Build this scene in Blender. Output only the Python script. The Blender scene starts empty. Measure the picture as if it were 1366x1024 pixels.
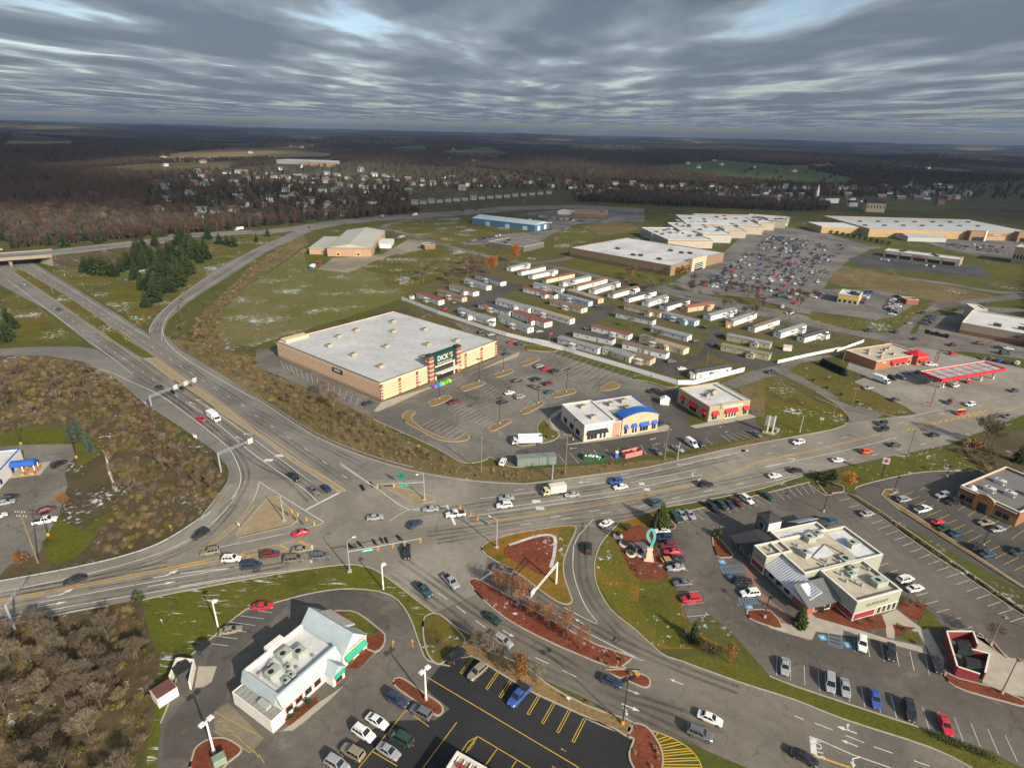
import bpy, bmesh, math, random
import numpy as np
from mathutils import Vector, Matrix, noise
from mathutils.geometry import delaunay_2d_cdt
R = math.radians
random.seed(7)
sc = bpy.context.scene
COL = sc.collection

# ------------------------------------------------------------------ camera
H = 100.0                                   # drone height above the crossroads, metres
F, CX, CY = 788.0, 683.0, 512.0             # focal length and centre in photograph pixels
ROLL = math.atan(33 / 1366.0)
PITCH = math.atan((512 - 179.0) * math.cos(ROLL) / F)
_c, _s, _cp, _sp = math.cos(ROLL), math.sin(ROLL), math.cos(PITCH), math.sin(PITCH)
_right = Vector((1, 0, 0)); _down = Vector((0, -_sp, -_cp)); _fwd = Vector((0, _cp, -_sp))
cu = _c * _right - _s * _down
cv = _s * _right + _c * _down
cam = bpy.data.cameras.new('camera')
cam.sensor_fit = 'HORIZONTAL'; cam.sensor_width = 36.0; cam.lens = 36.0 * F / 1366.0
cam.clip_start = 0.5; cam.clip_end = 300000
camo = bpy.data.objects.new('camera', cam); COL.objects.link(camo)
M = Matrix.Identity(4)
for i in range(3):
    M[i][0], M[i][1], M[i][2] = cu[i], -cv[i], -_fwd[i]
M.translation = (0, 0, H)
camo.matrix_world = M
sc.camera = camo

# ------------------------------------------------------------------ sky, sun, exposure
SUN_AZ, SUN_EL = R(140.5), R(28.3)          # azimuth clockwise from +Y (behind the camera, to the right)
world = bpy.data.worlds.new('World'); sc.world = world; world.use_nodes = True
nt = world.node_tree; nt.nodes.clear()
sky = nt.nodes.new('ShaderNodeTexSky'); sky.sky_type = 'NISHITA'; sky.sun_disc = False
sky.sun_elevation = SUN_EL; sky.sun_rotation = SUN_AZ; sky.air_density = 1.0; sky.dust_density = 2.5
bg = nt.nodes.new('ShaderNodeBackground'); bg.inputs['Strength'].default_value = 0.14
wo = nt.nodes.new('ShaderNodeOutputWorld')
nt.links.new(sky.outputs[0], bg.inputs[0]); nt.links.new(bg.outputs[0], wo.inputs[0])
sun = bpy.data.lights.new('sun', 'SUN'); sun.energy = 4.7; sun.angle = R(0.55); sun.color = (1.0, 0.895, 0.73)
suno = bpy.data.objects.new('sun', sun); COL.objects.link(suno)
_sd = Vector((math.sin(SUN_AZ) * math.cos(SUN_EL), math.cos(SUN_AZ) * math.cos(SUN_EL), math.sin(SUN_EL)))
suno.rotation_euler = (-_sd).to_track_quat('-Z', 'Y').to_euler()
sc.view_settings.view_transform = 'Standard'; sc.view_settings.look = 'None'
sc.view_settings.gamma = 1.0; sc.view_settings.exposure = 0.34; sc.view_settings.use_curve_mapping = False
sc.render.engine = 'CYCLES'
cy = sc.cycles
cy.use_denoising = True
try: cy.denoiser = 'OPENIMAGEDENOISE'; cy.denoising_prefilter = 'ACCURATE'; cy.denoising_input_passes = 'RGB_ALBEDO_NORMAL'
except Exception: pass
cy.max_bounces = 4; cy.diffuse_bounces = 2; cy.glossy_bounces = 2; cy.transmission_bounces = 2
cy.transparent_max_bounces = 8; cy.volume_bounces = 1; cy.caustics_reflective = False; cy.caustics_refractive = False
cy.sample_clamp_indirect = 3.0

# ------------------------------------------------------------------ survey: photograph pixels to ground metres
REG = dict(a=(0,130,460/1365),b=(400,130,460/1365),c=(860,130,506/1366),d=(0,440,340/1365),e=(340,390,360/1365),f=(680,390,360/1365),g=(1020,390,346/1363),h=(0,640,340/1365),i=(180,770,340/1366),j=(240,620,340/1365),k=(520,640,340/1365),l=(480,770,340/1366),m=(780,640,300/1365),n=(1026,600,340/1365),o=(1026,770,340/1366),p=(560,860,220/1366),q=(780,840,280/1366),r=(640,500,220/1366),s=(840,560,220/1365),t=(530,330,220/1365),u=(700,330,220/1365),v=(860,370,260/1365),w=(740,270,320/1366),x=(1040,260,326/1366),y=(0,290,220/1365),z=(960,660,260/1365),A=(300,800,220/1365),B=(780,640,180/1365),C=(0,560,160/745),D=(0,780,320/1343),E=(1100,440,266/1362),F=(400,860,260/1366),G=(1140,600,226/1361),H=(560,440,220/1365),I=(1220,380,146/1359))
REG['X'] = (0, 0, 1)
def at(px, py, z=0.0):
    u, v = px - CX, py - CY
    d = u * cu + v * cv + F * _fwd
    t = (H - z) / -d.z
    return Vector((d.x * t, d.y * t, z))
def P(c, x, y, z=0.0):
    X, Y, S = REG[c]
    return at(X + x * S, Y + y * S, z)
def L(txt, z=0.0):
    """'e 10 20 30 40 f 5 6' -> list of ground points; a letter switches the survey sheet."""
    out = []; c = 'X'; buf = []
    for w in txt.split():
        if w in REG: c = w; continue
        buf.append(float(w))
        if len(buf) == 2: out.append(P(c, buf[0], buf[1], z)); buf = []
    return out
def smooth(pts, n=5, closed=False):
    N = len(pts); out = []
    rng = range(N if closed else N - 1)
    for i in rng:
        if closed: a, b, c, d = pts[i-1], pts[i], pts[(i+1) % N], pts[(i+2) % N]
        else: a, b, c, d = pts[max(i-1, 0)], pts[i], pts[i+1], pts[min(i+2, N-1)]
        for k in range(n):
            t = k / n
            out.append(0.5 * ((2*b) + (c-a)*t + (2*a-5*b+4*c-d)*t*t + (3*b-a-3*c+d)*t*t*t))
    if not closed: out.append(pts[-1].copy())
    return out
def rough(pts, step=4.0, amp=1.0, closed=True):
    out = []; N = len(pts)
    for i in range(N if closed else N - 1):
        a, b = pts[i], pts[(i+1) % N]
        k = max(1, int((b - a).length / step))
        for j in range(k):
            p = a.lerp(b, j / k)
            out.append(p + Vector((random.uniform(-amp, amp), random.uniform(-amp, amp), 0)))
    return out
def proj(x, y, z=0.0):
    d = Vector((x, y, z - H)); f = d.dot(_fwd)
    return (CX + F * d.dot(cu) / f, CY + F * d.dot(cv) / f) if f > 1 else (-9e9, -9e9)
def pxpoly(txt):
    n = [float(t) for t in txt.split()]
    return [Vector((n[i], n[i+1])) for i in range(0, len(n), 2)]
def inside(p, poly):
    x, y = p[0], p[1]; r = False; j = len(poly) - 1
    for i in range(len(poly)):
        a, b = poly[i], poly[j]
        if (a.y > y) != (b.y > y) and x < (b.x - a.x) * (y - a.y) / (b.y - a.y) + a.x: r = not r
        j = i
    return r

# ------------------------------------------------------------------ materials
def N(nt, typ, **kw):
    n = nt.nodes.new('ShaderNode' + typ)
    for k, v in kw.items():
        if k.startswith('i_'): n.inputs[k[2:]].default_value = v
        else: setattr(n, k, v)
    return n
def newmat(name):
    m = bpy.data.materials.new(name); m.use_nodes = True
    nt = m.node_tree; b = nt.nodes['Principled BSDF']
    return m, nt, b
def rgb(c): return (c[0], c[1], c[2], 1.0)
def ntex(nt, vec, scale, detail=4, rough=0.6, dist=0.0):
    n = N(nt, 'TexNoise'); n.inputs['Scale'].default_value = scale; n.inputs['Detail'].default_value = detail
    n.inputs['Roughness'].default_value = rough; n.inputs['Distortion'].default_value = dist
    nt.links.new(vec, n.inputs['Vector']); return n.outputs['Fac']
def ramp(nt, fac, lo, hi, a=0.0, b=1.0, smooth=True):
    n = N(nt, 'MapRange'); n.interpolation_type = 'SMOOTHSTEP' if smooth else 'LINEAR'; n.clamp = True
    for k, v in (('From Min', lo), ('From Max', hi), ('To Min', a), ('To Max', b)): n.inputs[k].default_value = v
    nt.links.new(fac, n.inputs['Value']); return n.outputs['Result']
def mixc(nt, fac, a, b, mode='MIX'):
    n = N(nt, 'Mix', data_type='RGBA', blend_type=mode)
    for s, v in ((0, fac), (6, a), (7, b)):
        if isinstance(v, (int, float)): n.inputs[s].default_value = v
        elif isinstance(v, tuple): n.inputs[s].default_value = rgb(v)
        else: nt.links.new(v, n.inputs[s])
    return n.outputs[2]
def math_(nt, op, a, b=0.0):
    n = N(nt, 'Math', operation=op)
    for s, v in ((0, a), (1, b)):
        if isinstance(v, (int, float)): n.inputs[s].default_value = v
        else: nt.links.new(v, n.inputs[s])
    return n.outputs[0]
def mapped(nt, scale=(1, 1, 1), rot=0.0):
    g = N(nt, 'NewGeometry'); mp = N(nt, 'Mapping'); mp.inputs['Scale'].default_value = scale
    mp.inputs['Rotation'].default_value = (0, 0, rot)
    nt.links.new(g.outputs['Position'], mp.inputs['Vector']); return mp.outputs[0]
MATS = {}
def mat(name, c=None, rough=0.75, var=0.18, scale=0.6, spec=0.3, metal=0.0, bump=0.0):
    """plain surface with a little uneven wear"""
    if name in MATS: return MATS[name]
    m, nt, b = newmat(name)
    o = N(nt, 'TexCoord').outputs['Object'] if False else N(nt, 'NewGeometry').outputs['Position']
    f = ntex(nt, o, scale, 5, 0.65); f2 = ntex(nt, o, scale * 7, 3, 0.6)
    s = math_(nt, 'ADD', math_(nt, 'MULTIPLY', f, 0.65), math_(nt, 'MULTIPLY', f2, 0.35))
    v = ramp(nt, s, 0.3, 0.7, 1 - var, 1 + var * 0.6, False)
    col = mixc(nt, 1.0, c, v, 'MULTIPLY')
    nt.links.new(col, b.inputs['Base Color'])
    b.inputs['Roughness'].default_value = rough; b.inputs['Specular IOR Level'].default_value = spec
    b.inputs['Metallic'].default_value = metal
    if bump:
        bp = N(nt, 'Bump'); bp.inputs['Strength'].default_value = bump; bp.inputs['Distance'].default_value = 0.1
        nt.links.new(f2, bp.inputs['Height']); nt.links.new(bp.outputs[0], b.inputs['Normal'])
    MATS[name] = m; return m
def land(name, c1, c2, c3, snow=0.0, big=0.02, fine=0.9, snow_dir=None, far=1.0):
    """grass or soil: two scales of patches, a third colour and optional thin snow left in streaks"""
    if name in MATS: return MATS[name]
    m, nt, b = newmat(name); g = mapped(nt)
    a = ntex(nt, g, big, 6, 0.62, 0.4); f = ntex(nt, g, fine, 5, 0.7); h = ntex(nt, g, big * 4.3, 5, 0.6)
    col = mixc(nt, ramp(nt, a, 0.38, 0.62), c1, c2)
    col = mixc(nt, ramp(nt, h, 0.5, 0.68), col, c3)
    col = mixc(nt, 1.0, col, ramp(nt, f, 0.25, 0.75, 0.62, 1.3, False), 'MULTIPLY')
    if snow > 0:
        sv = mapped(nt, snow_dir[0], snow_dir[1]) if snow_dir else g
        s1 = ntex(nt, sv, 0.55, 5, 0.75); s2 = ntex(nt, g, 0.045, 3, 0.55)
        s = math_(nt, 'ADD', math_(nt, 'MULTIPLY', s1, 0.6), math_(nt, 'MULTIPLY', s2, 0.4))
        k = ramp(nt, s, 0.64 - snow, 0.70 - snow, 0, 0.85)
        col = mixc(nt, k, col, (0.62, 0.64, 0.67))
    nt.links.new(col, b.inputs['Base Color']); b.inputs['Roughness'].default_value = 0.95
    b.inputs['Specular IOR Level'].default_value = 0.1
    bp = N(nt, 'Bump'); bp.inputs['Strength'].default_value = 0.6; bp.inputs['Distance'].default_value = 0.25 * far
    nt.links.new(f, bp.inputs['Height']); nt.links.new(bp.outputs[0], b.inputs['Normal'])
    MATS[name] = m; return m
def asphalt(name, c, worn=0.25, crack=0.5, stain=0.35, scale=1.0, salt=0.0):
    if name in MATS: return MATS[name]
    m, nt, b = newmat(name); g = mapped(nt)
    a = ntex(nt, g, 0.035 * scale, 6, 0.6, 0.6); f = ntex(nt, g, 0.5, 5, 0.7); fine = ntex(nt, g, 4.0, 3, 0.7)
    col = mixc(nt, ramp(nt, a, 0.35, 0.65), tuple(x * (1 - worn) for x in c), tuple(min(1, x * (1 + worn)) for x in c))
    col = mixc(nt, 1.0, col, ramp(nt, f, 0.3, 0.7, 1 - stain * 0.45, 1 + stain * 0.35, False), 'MULTIPLY')
    col = mixc(nt, 1.0, col, ramp(nt, fine, 0.3, 0.7, 0.86, 1.13, False), 'MULTIPLY')
    # oil drips and darker blots
    o = ntex(nt, g, 0.22, 2, 0.5)
    col = mixc(nt, ramp(nt, o, 0.66, 0.78, 0, stain), col, tuple(x * 0.45 for x in c))
    if salt > 0:
        sl = ntex(nt, g, 0.12, 6, 0.75, 1.0)
        col = mixc(nt, ramp(nt, sl, 0.58, 0.72, 0, salt), col, (0.42, 0.41, 0.39))
    if crack > 0:
        nz = N(nt, 'TexNoise'); nz.inputs['Scale'].default_value = 0.25; nt.links.new(g, nz.inputs['Vector'])
        va = N(nt, 'VectorMath', operation='MULTIPLY_ADD'); va.inputs[1].default_value = (5, 5, 0)
        nt.links.new(nz.outputs['Color'], va.inputs[0]); nt.links.new(g, va.inputs[2])
        vo = N(nt, 'TexVoronoi', feature='DISTANCE_TO_EDGE'); vo.inputs['Scale'].default_value = 0.10
        nt.links.new(va.outputs[0], vo.inputs['Vector'])
        k = ramp(nt, vo.outputs['Distance'], 0.004, 0.011, crack, 0.0)
        gate = ramp(nt, ntex(nt, g, 0.03, 2), 0.42, 0.56)
        col = mixc(nt, math_(nt, 'MULTIPLY', k, gate), col, tuple(x * 0.3 for x in c))
    nt.links.new(col, b.inputs['Base Color']); b.inputs['Roughness'].default_value = 0.88
    b.inputs['Specular IOR Level'].default_value = 0.25
    MATS[name] = m; return m
def paint(name, c, wear=0.45):
    """worn road paint: patches rubbed down to the tarmac"""
    if name in MATS: return MATS[name]
    m, nt, b = newmat(name); g = mapped(nt)
    f = ntex(nt, g, 1.6, 5, 0.75); a = ntex(nt, g, 0.11, 3, 0.6)
    s = math_(nt, 'ADD', math_(nt, 'MULTIPLY', f, 0.6), math_(nt, 'MULTIPLY', a, 0.4))
    col = mixc(nt, ramp(nt, s, 0.47, 0.62, 0, wear), c, (0.16, 0.15, 0.135))
    nt.links.new(col, b.inputs['Base Color']); b.inputs['Roughness'].default_value = 0.8
    MATS[name] = m; return m
def carpaint(name, c, metal=0.0):
    if name in MATS: return MATS[name]
    m, nt, b = newmat(name)
    g = N(nt, 'NewGeometry').outputs['Position']; f = ntex(nt, g, 1.3, 4)
    nt.links.new(mixc(nt, ramp(nt, f, 0.4, 0.75, 0, 0.22), c, (0.2, 0.19, 0.17)), b.inputs['Base Color'])
    b.inputs['Roughness'].default_value = 0.32; b.inputs['Metallic'].default_value = metal
    b.inputs['Coat Weight'].default_value = 0.35; b.inputs['Coat Roughness'].default_value = 0.12
    MATS[name] = m; return m
def glass(name='window_glass', c=(0.02, 0.025, 0.03), rough=0.08):
    if name in MATS: return MATS[name]
    m, nt, b = newmat(name); b.inputs['Base Color'].default_value = rgb(c); b.inputs['Roughness'].default_value = rough
    b.inputs['Specular IOR Level'].default_value = 0.7; MATS[name] = m; return m
def leafmat(name, c, var=0.5):
    if name in MATS: return MATS[name]
    m, nt, b = newmat(name)
    o = N(nt, 'ObjectInfo'); g = N(nt, 'NewGeometry'); f = ntex(nt, g.outputs['Position'], 0.8, 3)
    w = N(nt, 'MapRange'); w.inputs['To Min'].default_value = 1 - var * 0.5; w.inputs['To Max'].default_value = 1 + var * 0.5
    nt.links.new(o.outputs['Random'], w.inputs['Value'])
    col = mixc(nt, 1.0, c, w.outputs['Result'], 'MULTIPLY')
    col = mixc(nt, 1.0, col, ramp(nt, f, 0.3, 0.7, 0.65, 1.35, False), 'MULTIPLY')
    nt.links.new(col, b.inputs['Base Color']); b.inputs['Roughness'].default_value = 0.85; b.inputs['Specular IOR Level'].default_value = 0.15
    MATS[name] = m; return m

# ------------------------------------------------------------------ mesh collecting
class MB:
    def __init__(s): s.v = []; s.f = []
    def quadstrip(s, a, b):
        n = len(s.v); s.v += [tuple(p) for p in a] + [tuple(p) for p in b]; k = len(a)
        for i in range(k - 1): s.f.append((n+i, n+i+1, n+k+i+1, n+k+i))
    def face(s, pts):
        n = len(s.v); s.v += [tuple(p) for p in pts]; s.f.append(tuple(range(n, n + len(pts))))
    def box(s, x0, x1, y0, y1, z0, z1):
        n = len(s.v)
        s.v += [(x0,y0,z0),(x1,y0,z0),(x1,y1,z0),(x0,y1,z0),(x0,y0,z1),(x1,y0,z1),(x1,y1,z1),(x0,y1,z1)]
        for q in ((3,2,1,0),(4,5,6,7),(0,1,5,4),(1,2,6,5),(2,3,7,6),(3,0,4,7)): s.f.append(tuple(n+i for i in q))
        return s
    def frustum(s, b, t, z0, z1):
        """b, t = (x0,x1,y0,y1) rectangles at z0 and z1"""
        n = len(s.v)
        for r, z in ((b, z0), (t, z1)): s.v += [(r[0],r[2],z),(r[1],r[2],z),(r[1],r[3],z),(r[0],r[3],z)]
        for q in ((3,2,1,0),(4,5,6,7),(0,1,5,4),(1,2,6,5),(2,3,7,6),(3,0,4,7)): s.f.append(tuple(n+i for i in q))
        return s
    def prism(s, poly, z0, z1):
        """vertical prism over a ccw xy outline"""
        n = len(s.v); k = len(poly)
        s.v += [(p[0], p[1], z0) for p in poly] + [(p[0], p[1], z1) for p in poly]
        for i in range(k):
            j = (i + 1) % k; s.f.append((n+i, n+j, n+k+j, n+k+i))
        s.f.append(tuple(n+k+i for i in range(k))); s.f.append(tuple(n+k-1-i for i in range(k)))
        return s
    def extr(s, prof, axis, a, b):
        """profile [(u,w)] swept along axis 'x' (u=y) or 'y' (u=x), w=z"""
        n = len(s.v); k = len(prof)
        for t in (a, b): s.v += [((t, u, w) if axis == 'x' else (u, t, w)) for u, w in prof]
        for i in range(k):
            j = (i+1) % k; s.f.append((n+i, n+j, n+k+j, n+k+i))
        s.f.append(tuple(n+k-1-i for i in range(k))); s.f.append(tuple(n+k+i for i in range(k)))
        return s
    def tube(s, a, b, r0, r1=None, k=6):
        a, b = Vector(a), Vector(b); r1 = r0 if r1 is None else r1
        d = (b - a); 
        if d.length < 1e-6: return s
        d.normalize(); u = d.orthogonal().normalized(); w = d.cross(u); n = len(s.v)
        for p, r in ((a, r0), (b, r1)):
            for i in range(k):
                t = 2 * math.pi * i / k; s.v.append(tuple(p + r * (math.cos(t) * u + math.sin(t) * w)))
        for i in range(k):
            j = (i+1) % k; s.f.append((n+i, n+j, n+k+j, n+k+i))
        if k > 3: s.f.append(tuple(n+k-1-i for i in range(k))); s.f.append(tuple(n+k+i for i in range(k)))
        return s
    def ribbon(s, pts, w, z):
        """flat painted strip along a ground polyline"""
        n = len(pts)
        if n < 2: return
        A, B = [], []
        for i, p in enumerate(pts):
            d = (pts[min(i+1, n-1)] - pts[max(i-1, 0)]); d.z = 0; d.normalize(); q = Vector((-d.y, d.x, 0)) * w / 2
            A.append((p.x - q.x, p.y - q.y, z)); B.append((p.x + q.x, p.y + q.y, z))
        s.quadstrip(A, B)
    def mesh(s, name):
        me = bpy.data.meshes.new(name); me.from_pydata(s.v, [], s.f); me.update()
        return me
    def fix(s, me):
        bm = bmesh.new(); bm.from_mesh(me); bmesh.ops.recalc_face_normals(bm, faces=bm.faces); bm.to_mesh(me); bm.free(); return me
    def build(s, name, m, parent=None, fix=True):
        me = s.mesh(name)
        if fix: s.fix(me)
        return link(name, me, m, parent)
def link(name, me, m, parent=None, kind=None):
    o = bpy.data.objects.new(name, me); COL.objects.link(o)
    if m is not None and not me.materials: me.materials.append(m)
    if parent: o.parent = parent
    if kind: o['kind'] = kind
    return o
def tag(o, label, cat, group=None):
    o['label'] = label; o['category'] = cat
    if group: o['group'] = group
    return o
def empty(name, loc=(0, 0, 0), rz=0.0, label=None, cat=None, group=None):
    o = bpy.data.objects.new(name, None); COL.objects.link(o); o.location = loc; o.rotation_euler = (0, 0, rz)
    o.empty_display_size = 0.5
    if label: tag(o, label, cat, group)
    return o
def copy_tree(o, parent=None):
    c = o.copy(); COL.objects.link(c); c.parent = parent
    if parent is not None: c.matrix_parent_inverse = o.matrix_parent_inverse.copy()
    for ch in list(o.children): copy_tree(ch, c)
    return c
NSH = 0
def sheet(name, pts, m, z, parent=None, kind='structure'):
    """flat ground sheet from an outline"""
    global NSH; NSH += 1; z += (NSH % 50) * 0.00008     # no two sheets share a plane
    n = len(pts)
    r = delaunay_2d_cdt([Vector((p.x, p.y)) for p in pts], [], [list(range(n))], 1, 1e-4)
    me = bpy.data.meshes.new(name)
    fs = []
    for t in r[2]:
        q = [r[0][i] for i in t]; ar = sum(q[i-1].x * q[i].y - q[i].x * q[i-1].y for i in range(len(q)))
        fs.append(tuple(t) if ar > 0 else tuple(reversed(t)))
    me.from_pydata([(v.x, v.y, z) for v in r[0]], [], fs); me.update()
    o = link(name, me, m, parent)
    if kind and not parent: o['kind'] = kind
    return o
def kerb(name, pts, parent=None, w=0.28, h=0.13, m=None, closed=False, z=0.0):
    q = list(pts) + ([pts[0], pts[1]] if closed else [])
    mb = MB(); n = len(q); A, B = [], []
    for i, p in enumerate(q):
        d = (q[min(i+1, n-1)] - q[max(i-1, 0)]); d.z = 0; d.normalize(); t = Vector((-d.y, d.x, 0)) * w / 2
        A.append(p - t); B.append(p + t)
    up = lambda l, zz: [(p.x, p.y, zz) for p in l]
    mb.quadstrip(up(A, z), up(A, z + h)); mb.quadstrip(up(A, z + h), up(B, z + h)); mb.quadstrip(up(B, z + h), up(B, z))
    o = mb.build(name, m or mat('kerb_concrete', (0.36, 0.32, 0.25), 0.9, 0.25, 0.8), parent)
    if not parent: o['kind'] = 'structure'
    return o
def area(pts):
    return sum(pts[i-1].x * pts[i].y - pts[i].x * pts[i-1].y for i in range(len(pts))) / 2
def ccw(pts): return pts if area(pts) > 0 else pts[::-1]
def island(name, pts, top, h=0.14):
    """raised traffic or planting island with its kerb"""
    pts = ccw(pts); mb = MB(); mb.prism(pts, 0.0, h)
    me = mb.mesh(name); bm = bmesh.new(); bm.from_mesh(me)
    bmesh.ops.triangulate(bm, faces=[f for f in bm.faces if len(f.verts) > 4]); bm.to_mesh(me); bm.free()
    o = link(name, me, top); o['kind'] = 'structure'
    kerb('kerb', pts, o, 0.32, h + 0.03, closed=True)
    return o
ORD = ['first', 'second', 'third', 'fourth', 'fifth', 'sixth', 'seventh', 'eighth', 'ninth', 'tenth', 'eleventh', 'twelfth', 'thirteenth', 'fourteenth', 'fifteenth', 'sixteenth', 'seventeenth', 'eighteenth', 'nineteenth', 'twentieth', 'twenty-first', 'twenty-second', 'twenty-third', 'twenty-fourth', 'twenty-fifth', 'twenty-sixth', 'twenty-seventh', 'twenty-eighth', 'twenty-ninth', 'thirtieth']
# ------------------------------------------------------------------ cloud deck: breaks up on the sunny side, closed over the far country
def cloud_mat():
    m = bpy.data.materials.new('cloud'); m.use_nodes = True; nt = m.node_tree; nt.nodes.clear()
    g = mapped(nt); sep = N(nt, 'SeparateXYZ'); nt.links.new(g, sep.inputs[0])
    gs = mapped(nt, (1.0, 0.42, 0.0), R(8))
    n1 = ntex(nt, gs, 1 / 1500.0, 5, 0.5, 0.2); n2 = ntex(nt, g, 1 / 5200.0, 2, 0.5); n3 = ntex(nt, gs, 1 / 620.0, 3, 0.5)
    d = math_(nt, 'ADD', math_(nt, 'MULTIPLY', n1, 0.58), math_(nt, 'ADD', math_(nt, 'MULTIPLY', n2, 0.2), math_(nt, 'MULTIPLY', n3, 0.22)))
    yy = math_(nt, 'ADD', sep.outputs['Y'], math_(nt, 'MULTIPLY', math_(nt, 'SUBTRACT', n2, 0.5), 1400.0))
    bias = ramp(nt, yy, -1120.0, -350.0, -0.4, 0.0)
    dens = math_(nt, 'ADD', d, bias)
    alpha = ramp(nt, dens, 0.39, 0.475, 0.0, 0.93)
    lum = ramp(nt, dens, 0.43, 0.56, 1.0, 0.0)
    col = mixc(nt, lum, (0.125, 0.165, 0.22), (0.275, 0.33, 0.39))
    tl = N(nt, 'BsdfTranslucent'); nt.links.new(col, tl.inputs['Color'])
    df = N(nt, 'BsdfDiffuse'); df.inputs['Color'].default_value = (0.5, 0.5, 0.52, 1)
    mx0 = N(nt, 'MixShader'); mx0.inputs[0].default_value = 0.25
    nt.links.new(tl.outputs[0], mx0.inputs[1]); nt.links.new(df.outputs[0], mx0.inputs[2])
    tr = N(nt, 'BsdfTransparent'); mx = N(nt, 'MixShader'); out = N(nt, 'OutputMaterial')
    nt.links.new(alpha, mx.inputs[0]); nt.links.new(tr.outputs[0], mx.inputs[1]); nt.links.new(mx0.outputs[0], mx.inputs[2])
    nt.links.new(mx.outputs[0], out.inputs['Surface'])
    return m
def build_clouds():
    n, S, Z = 180, 50000.0, 900.0
    ax = np.linspace(-1, 1, n); ax = np.sign(ax) * np.abs(ax) ** 1.7 * S
    v = [(x, y, Z + 45 * noise.noise((x / 1500, y / 1500, 3.1)) + 25 * noise.noise((x / 600, y / 600, 8.0))) for y in ax for x in ax]
    f = [(j*n+i, j*n+i+1, (j+1)*n+i+1, (j+1)*n+i) for j in range(n-1) for i in range(n-1)]
    me = bpy.data.meshes.new('sky'); me.from_pydata(v, [], f); me.polygons.foreach_set('use_smooth', [True] * len(f))
    o = link('sky', me, cloud_mat()); o['kind'] = 'structure'
build_clouds()

# ------------------------------------------------------------------ ground out to the horizon
def sstep(a, b, x):
    t = min(1, max(0, (x - a) / (b - a))); return t * t * (3 - 2 * t)
def terrain(x, y):
    r = math.hypot(x, y)
    if r < 2600: return 0.0
    k = sstep(2600, 8000, r); k2 = sstep(5000, 24000, r)
    h = k * 70 * noise.noise((x / 1500, y / 900, 1.7)) + k * 16 * noise.noise((x / 520, y / 420, 4.2))
    h += k2 * (82 + 75 * noise.noise((x / 7000, y / 3600, 9.3)))
    h += 42 * sstep(7000, 14000, r) * sstep(-0.25, -0.75, x / max(r, 1))
    return h
def ground_mat():
    m, nt, b = newmat('ground'); g = mapped(nt)
    a = ntex(nt, g, 0.012, 6, 0.6, 0.4); f = ntex(nt, g, 0.8, 5, 0.7); h = ntex(nt, g, 0.06, 5, 0.62)
    near = mixc(nt, ramp(nt, a, 0.38, 0.62), (0.07, 0.085, 0.016), (0.095, 0.085, 0.026))
    near = mixc(nt, ramp(nt, h, 0.5, 0.68), near, (0.07, 0.055, 0.032))
    near = mixc(nt, 1.0, near, ramp(nt, f, 0.25, 0.75, 0.65, 1.3, False), 'MULTIPLY')
    sn = math_(nt, 'ADD', math_(nt, 'MULTIPLY', ntex(nt, g, 0.5, 5, 0.75), 0.5), math_(nt, 'MULTIPLY', ntex(nt, g, 0.03, 3), 0.5))
    near = mixc(nt, ramp(nt, sn, 0.585, 0.65, 0, 0.7), near, (0.6, 0.62, 0.65))
    gf = mapped(nt, (1.0, 1.7, 0.0), R(8))
    w1 = ntex(nt, gf, 1 / 1500.0, 5, 0.55, 0.6); w2 = ntex(nt, gf, 1 / 420.0, 5, 0.65); w3 = ntex(nt, g, 1 / 55.0, 5, 0.7)
    far = mixc(nt, ramp(nt, w2, 0.4, 0.65), (0.046, 0.036, 0.03), (0.082, 0.05, 0.036))
    far = mixc(nt, 1.0, far, ramp(nt, w3, 0.3, 0.7, 0.45, 1.5, False), 'MULTIPLY')
    fld = mixc(nt, ramp(nt, w2, 0.42, 0.55), (0.24, 0.165, 0.075), (0.085, 0.095, 0.035))
    ww = math_(nt, 'ADD', math_(nt, 'MULTIPLY', w1, 0.7), math_(nt, 'MULTIPLY', w2, 0.3))
    far = mixc(nt, ramp(nt, ww, 0.525, 0.54), far, fld)
    ln = N(nt, 'VectorMath', operation='LENGTH'); nt.links.new(g, ln.inputs[0])
    col = mixc(nt, ramp(nt, ln.outputs['Value'], 900.0, 1500.0), near, far)
    nt.links.new(col, b.inputs['Base Color']); b.inputs['Roughness'].default_value = 0.95; b.inputs['Specular IOR Level'].default_value = 0.08
    return m
def build_ground():
    rings = [0] + list(np.geomspace(60, 2600, 12)) + list(np.geomspace(2750, 32000, 90)); na = 420
    v = [(0, 0, 0)]; f = []
    for r in rings[1:]:
        for k in range(na):
            t = 2 * math.pi * k / na; x, y = r * math.sin(t), r * math.cos(t); v.append((x, y, terrain(x, y)))
    for k in range(na): f.append((0, 1 + (k+1) % na, 1 + k))
    for i in range(len(rings) - 2):
        o, q = 1 + i * na, 1 + (i+1) * na
        for k in range(na): f.append((o+k, o+(k+1) % na, q+(k+1) % na, q+k))
    me = bpy.data.meshes.new('ground'); me.from_pydata(v, [], f); MB().fix(me)
    me.polygons.foreach_set('use_smooth', [True] * len(f))
    o = link('ground', me, ground_mat()); o['kind'] = 'structure'
build_ground()

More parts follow.
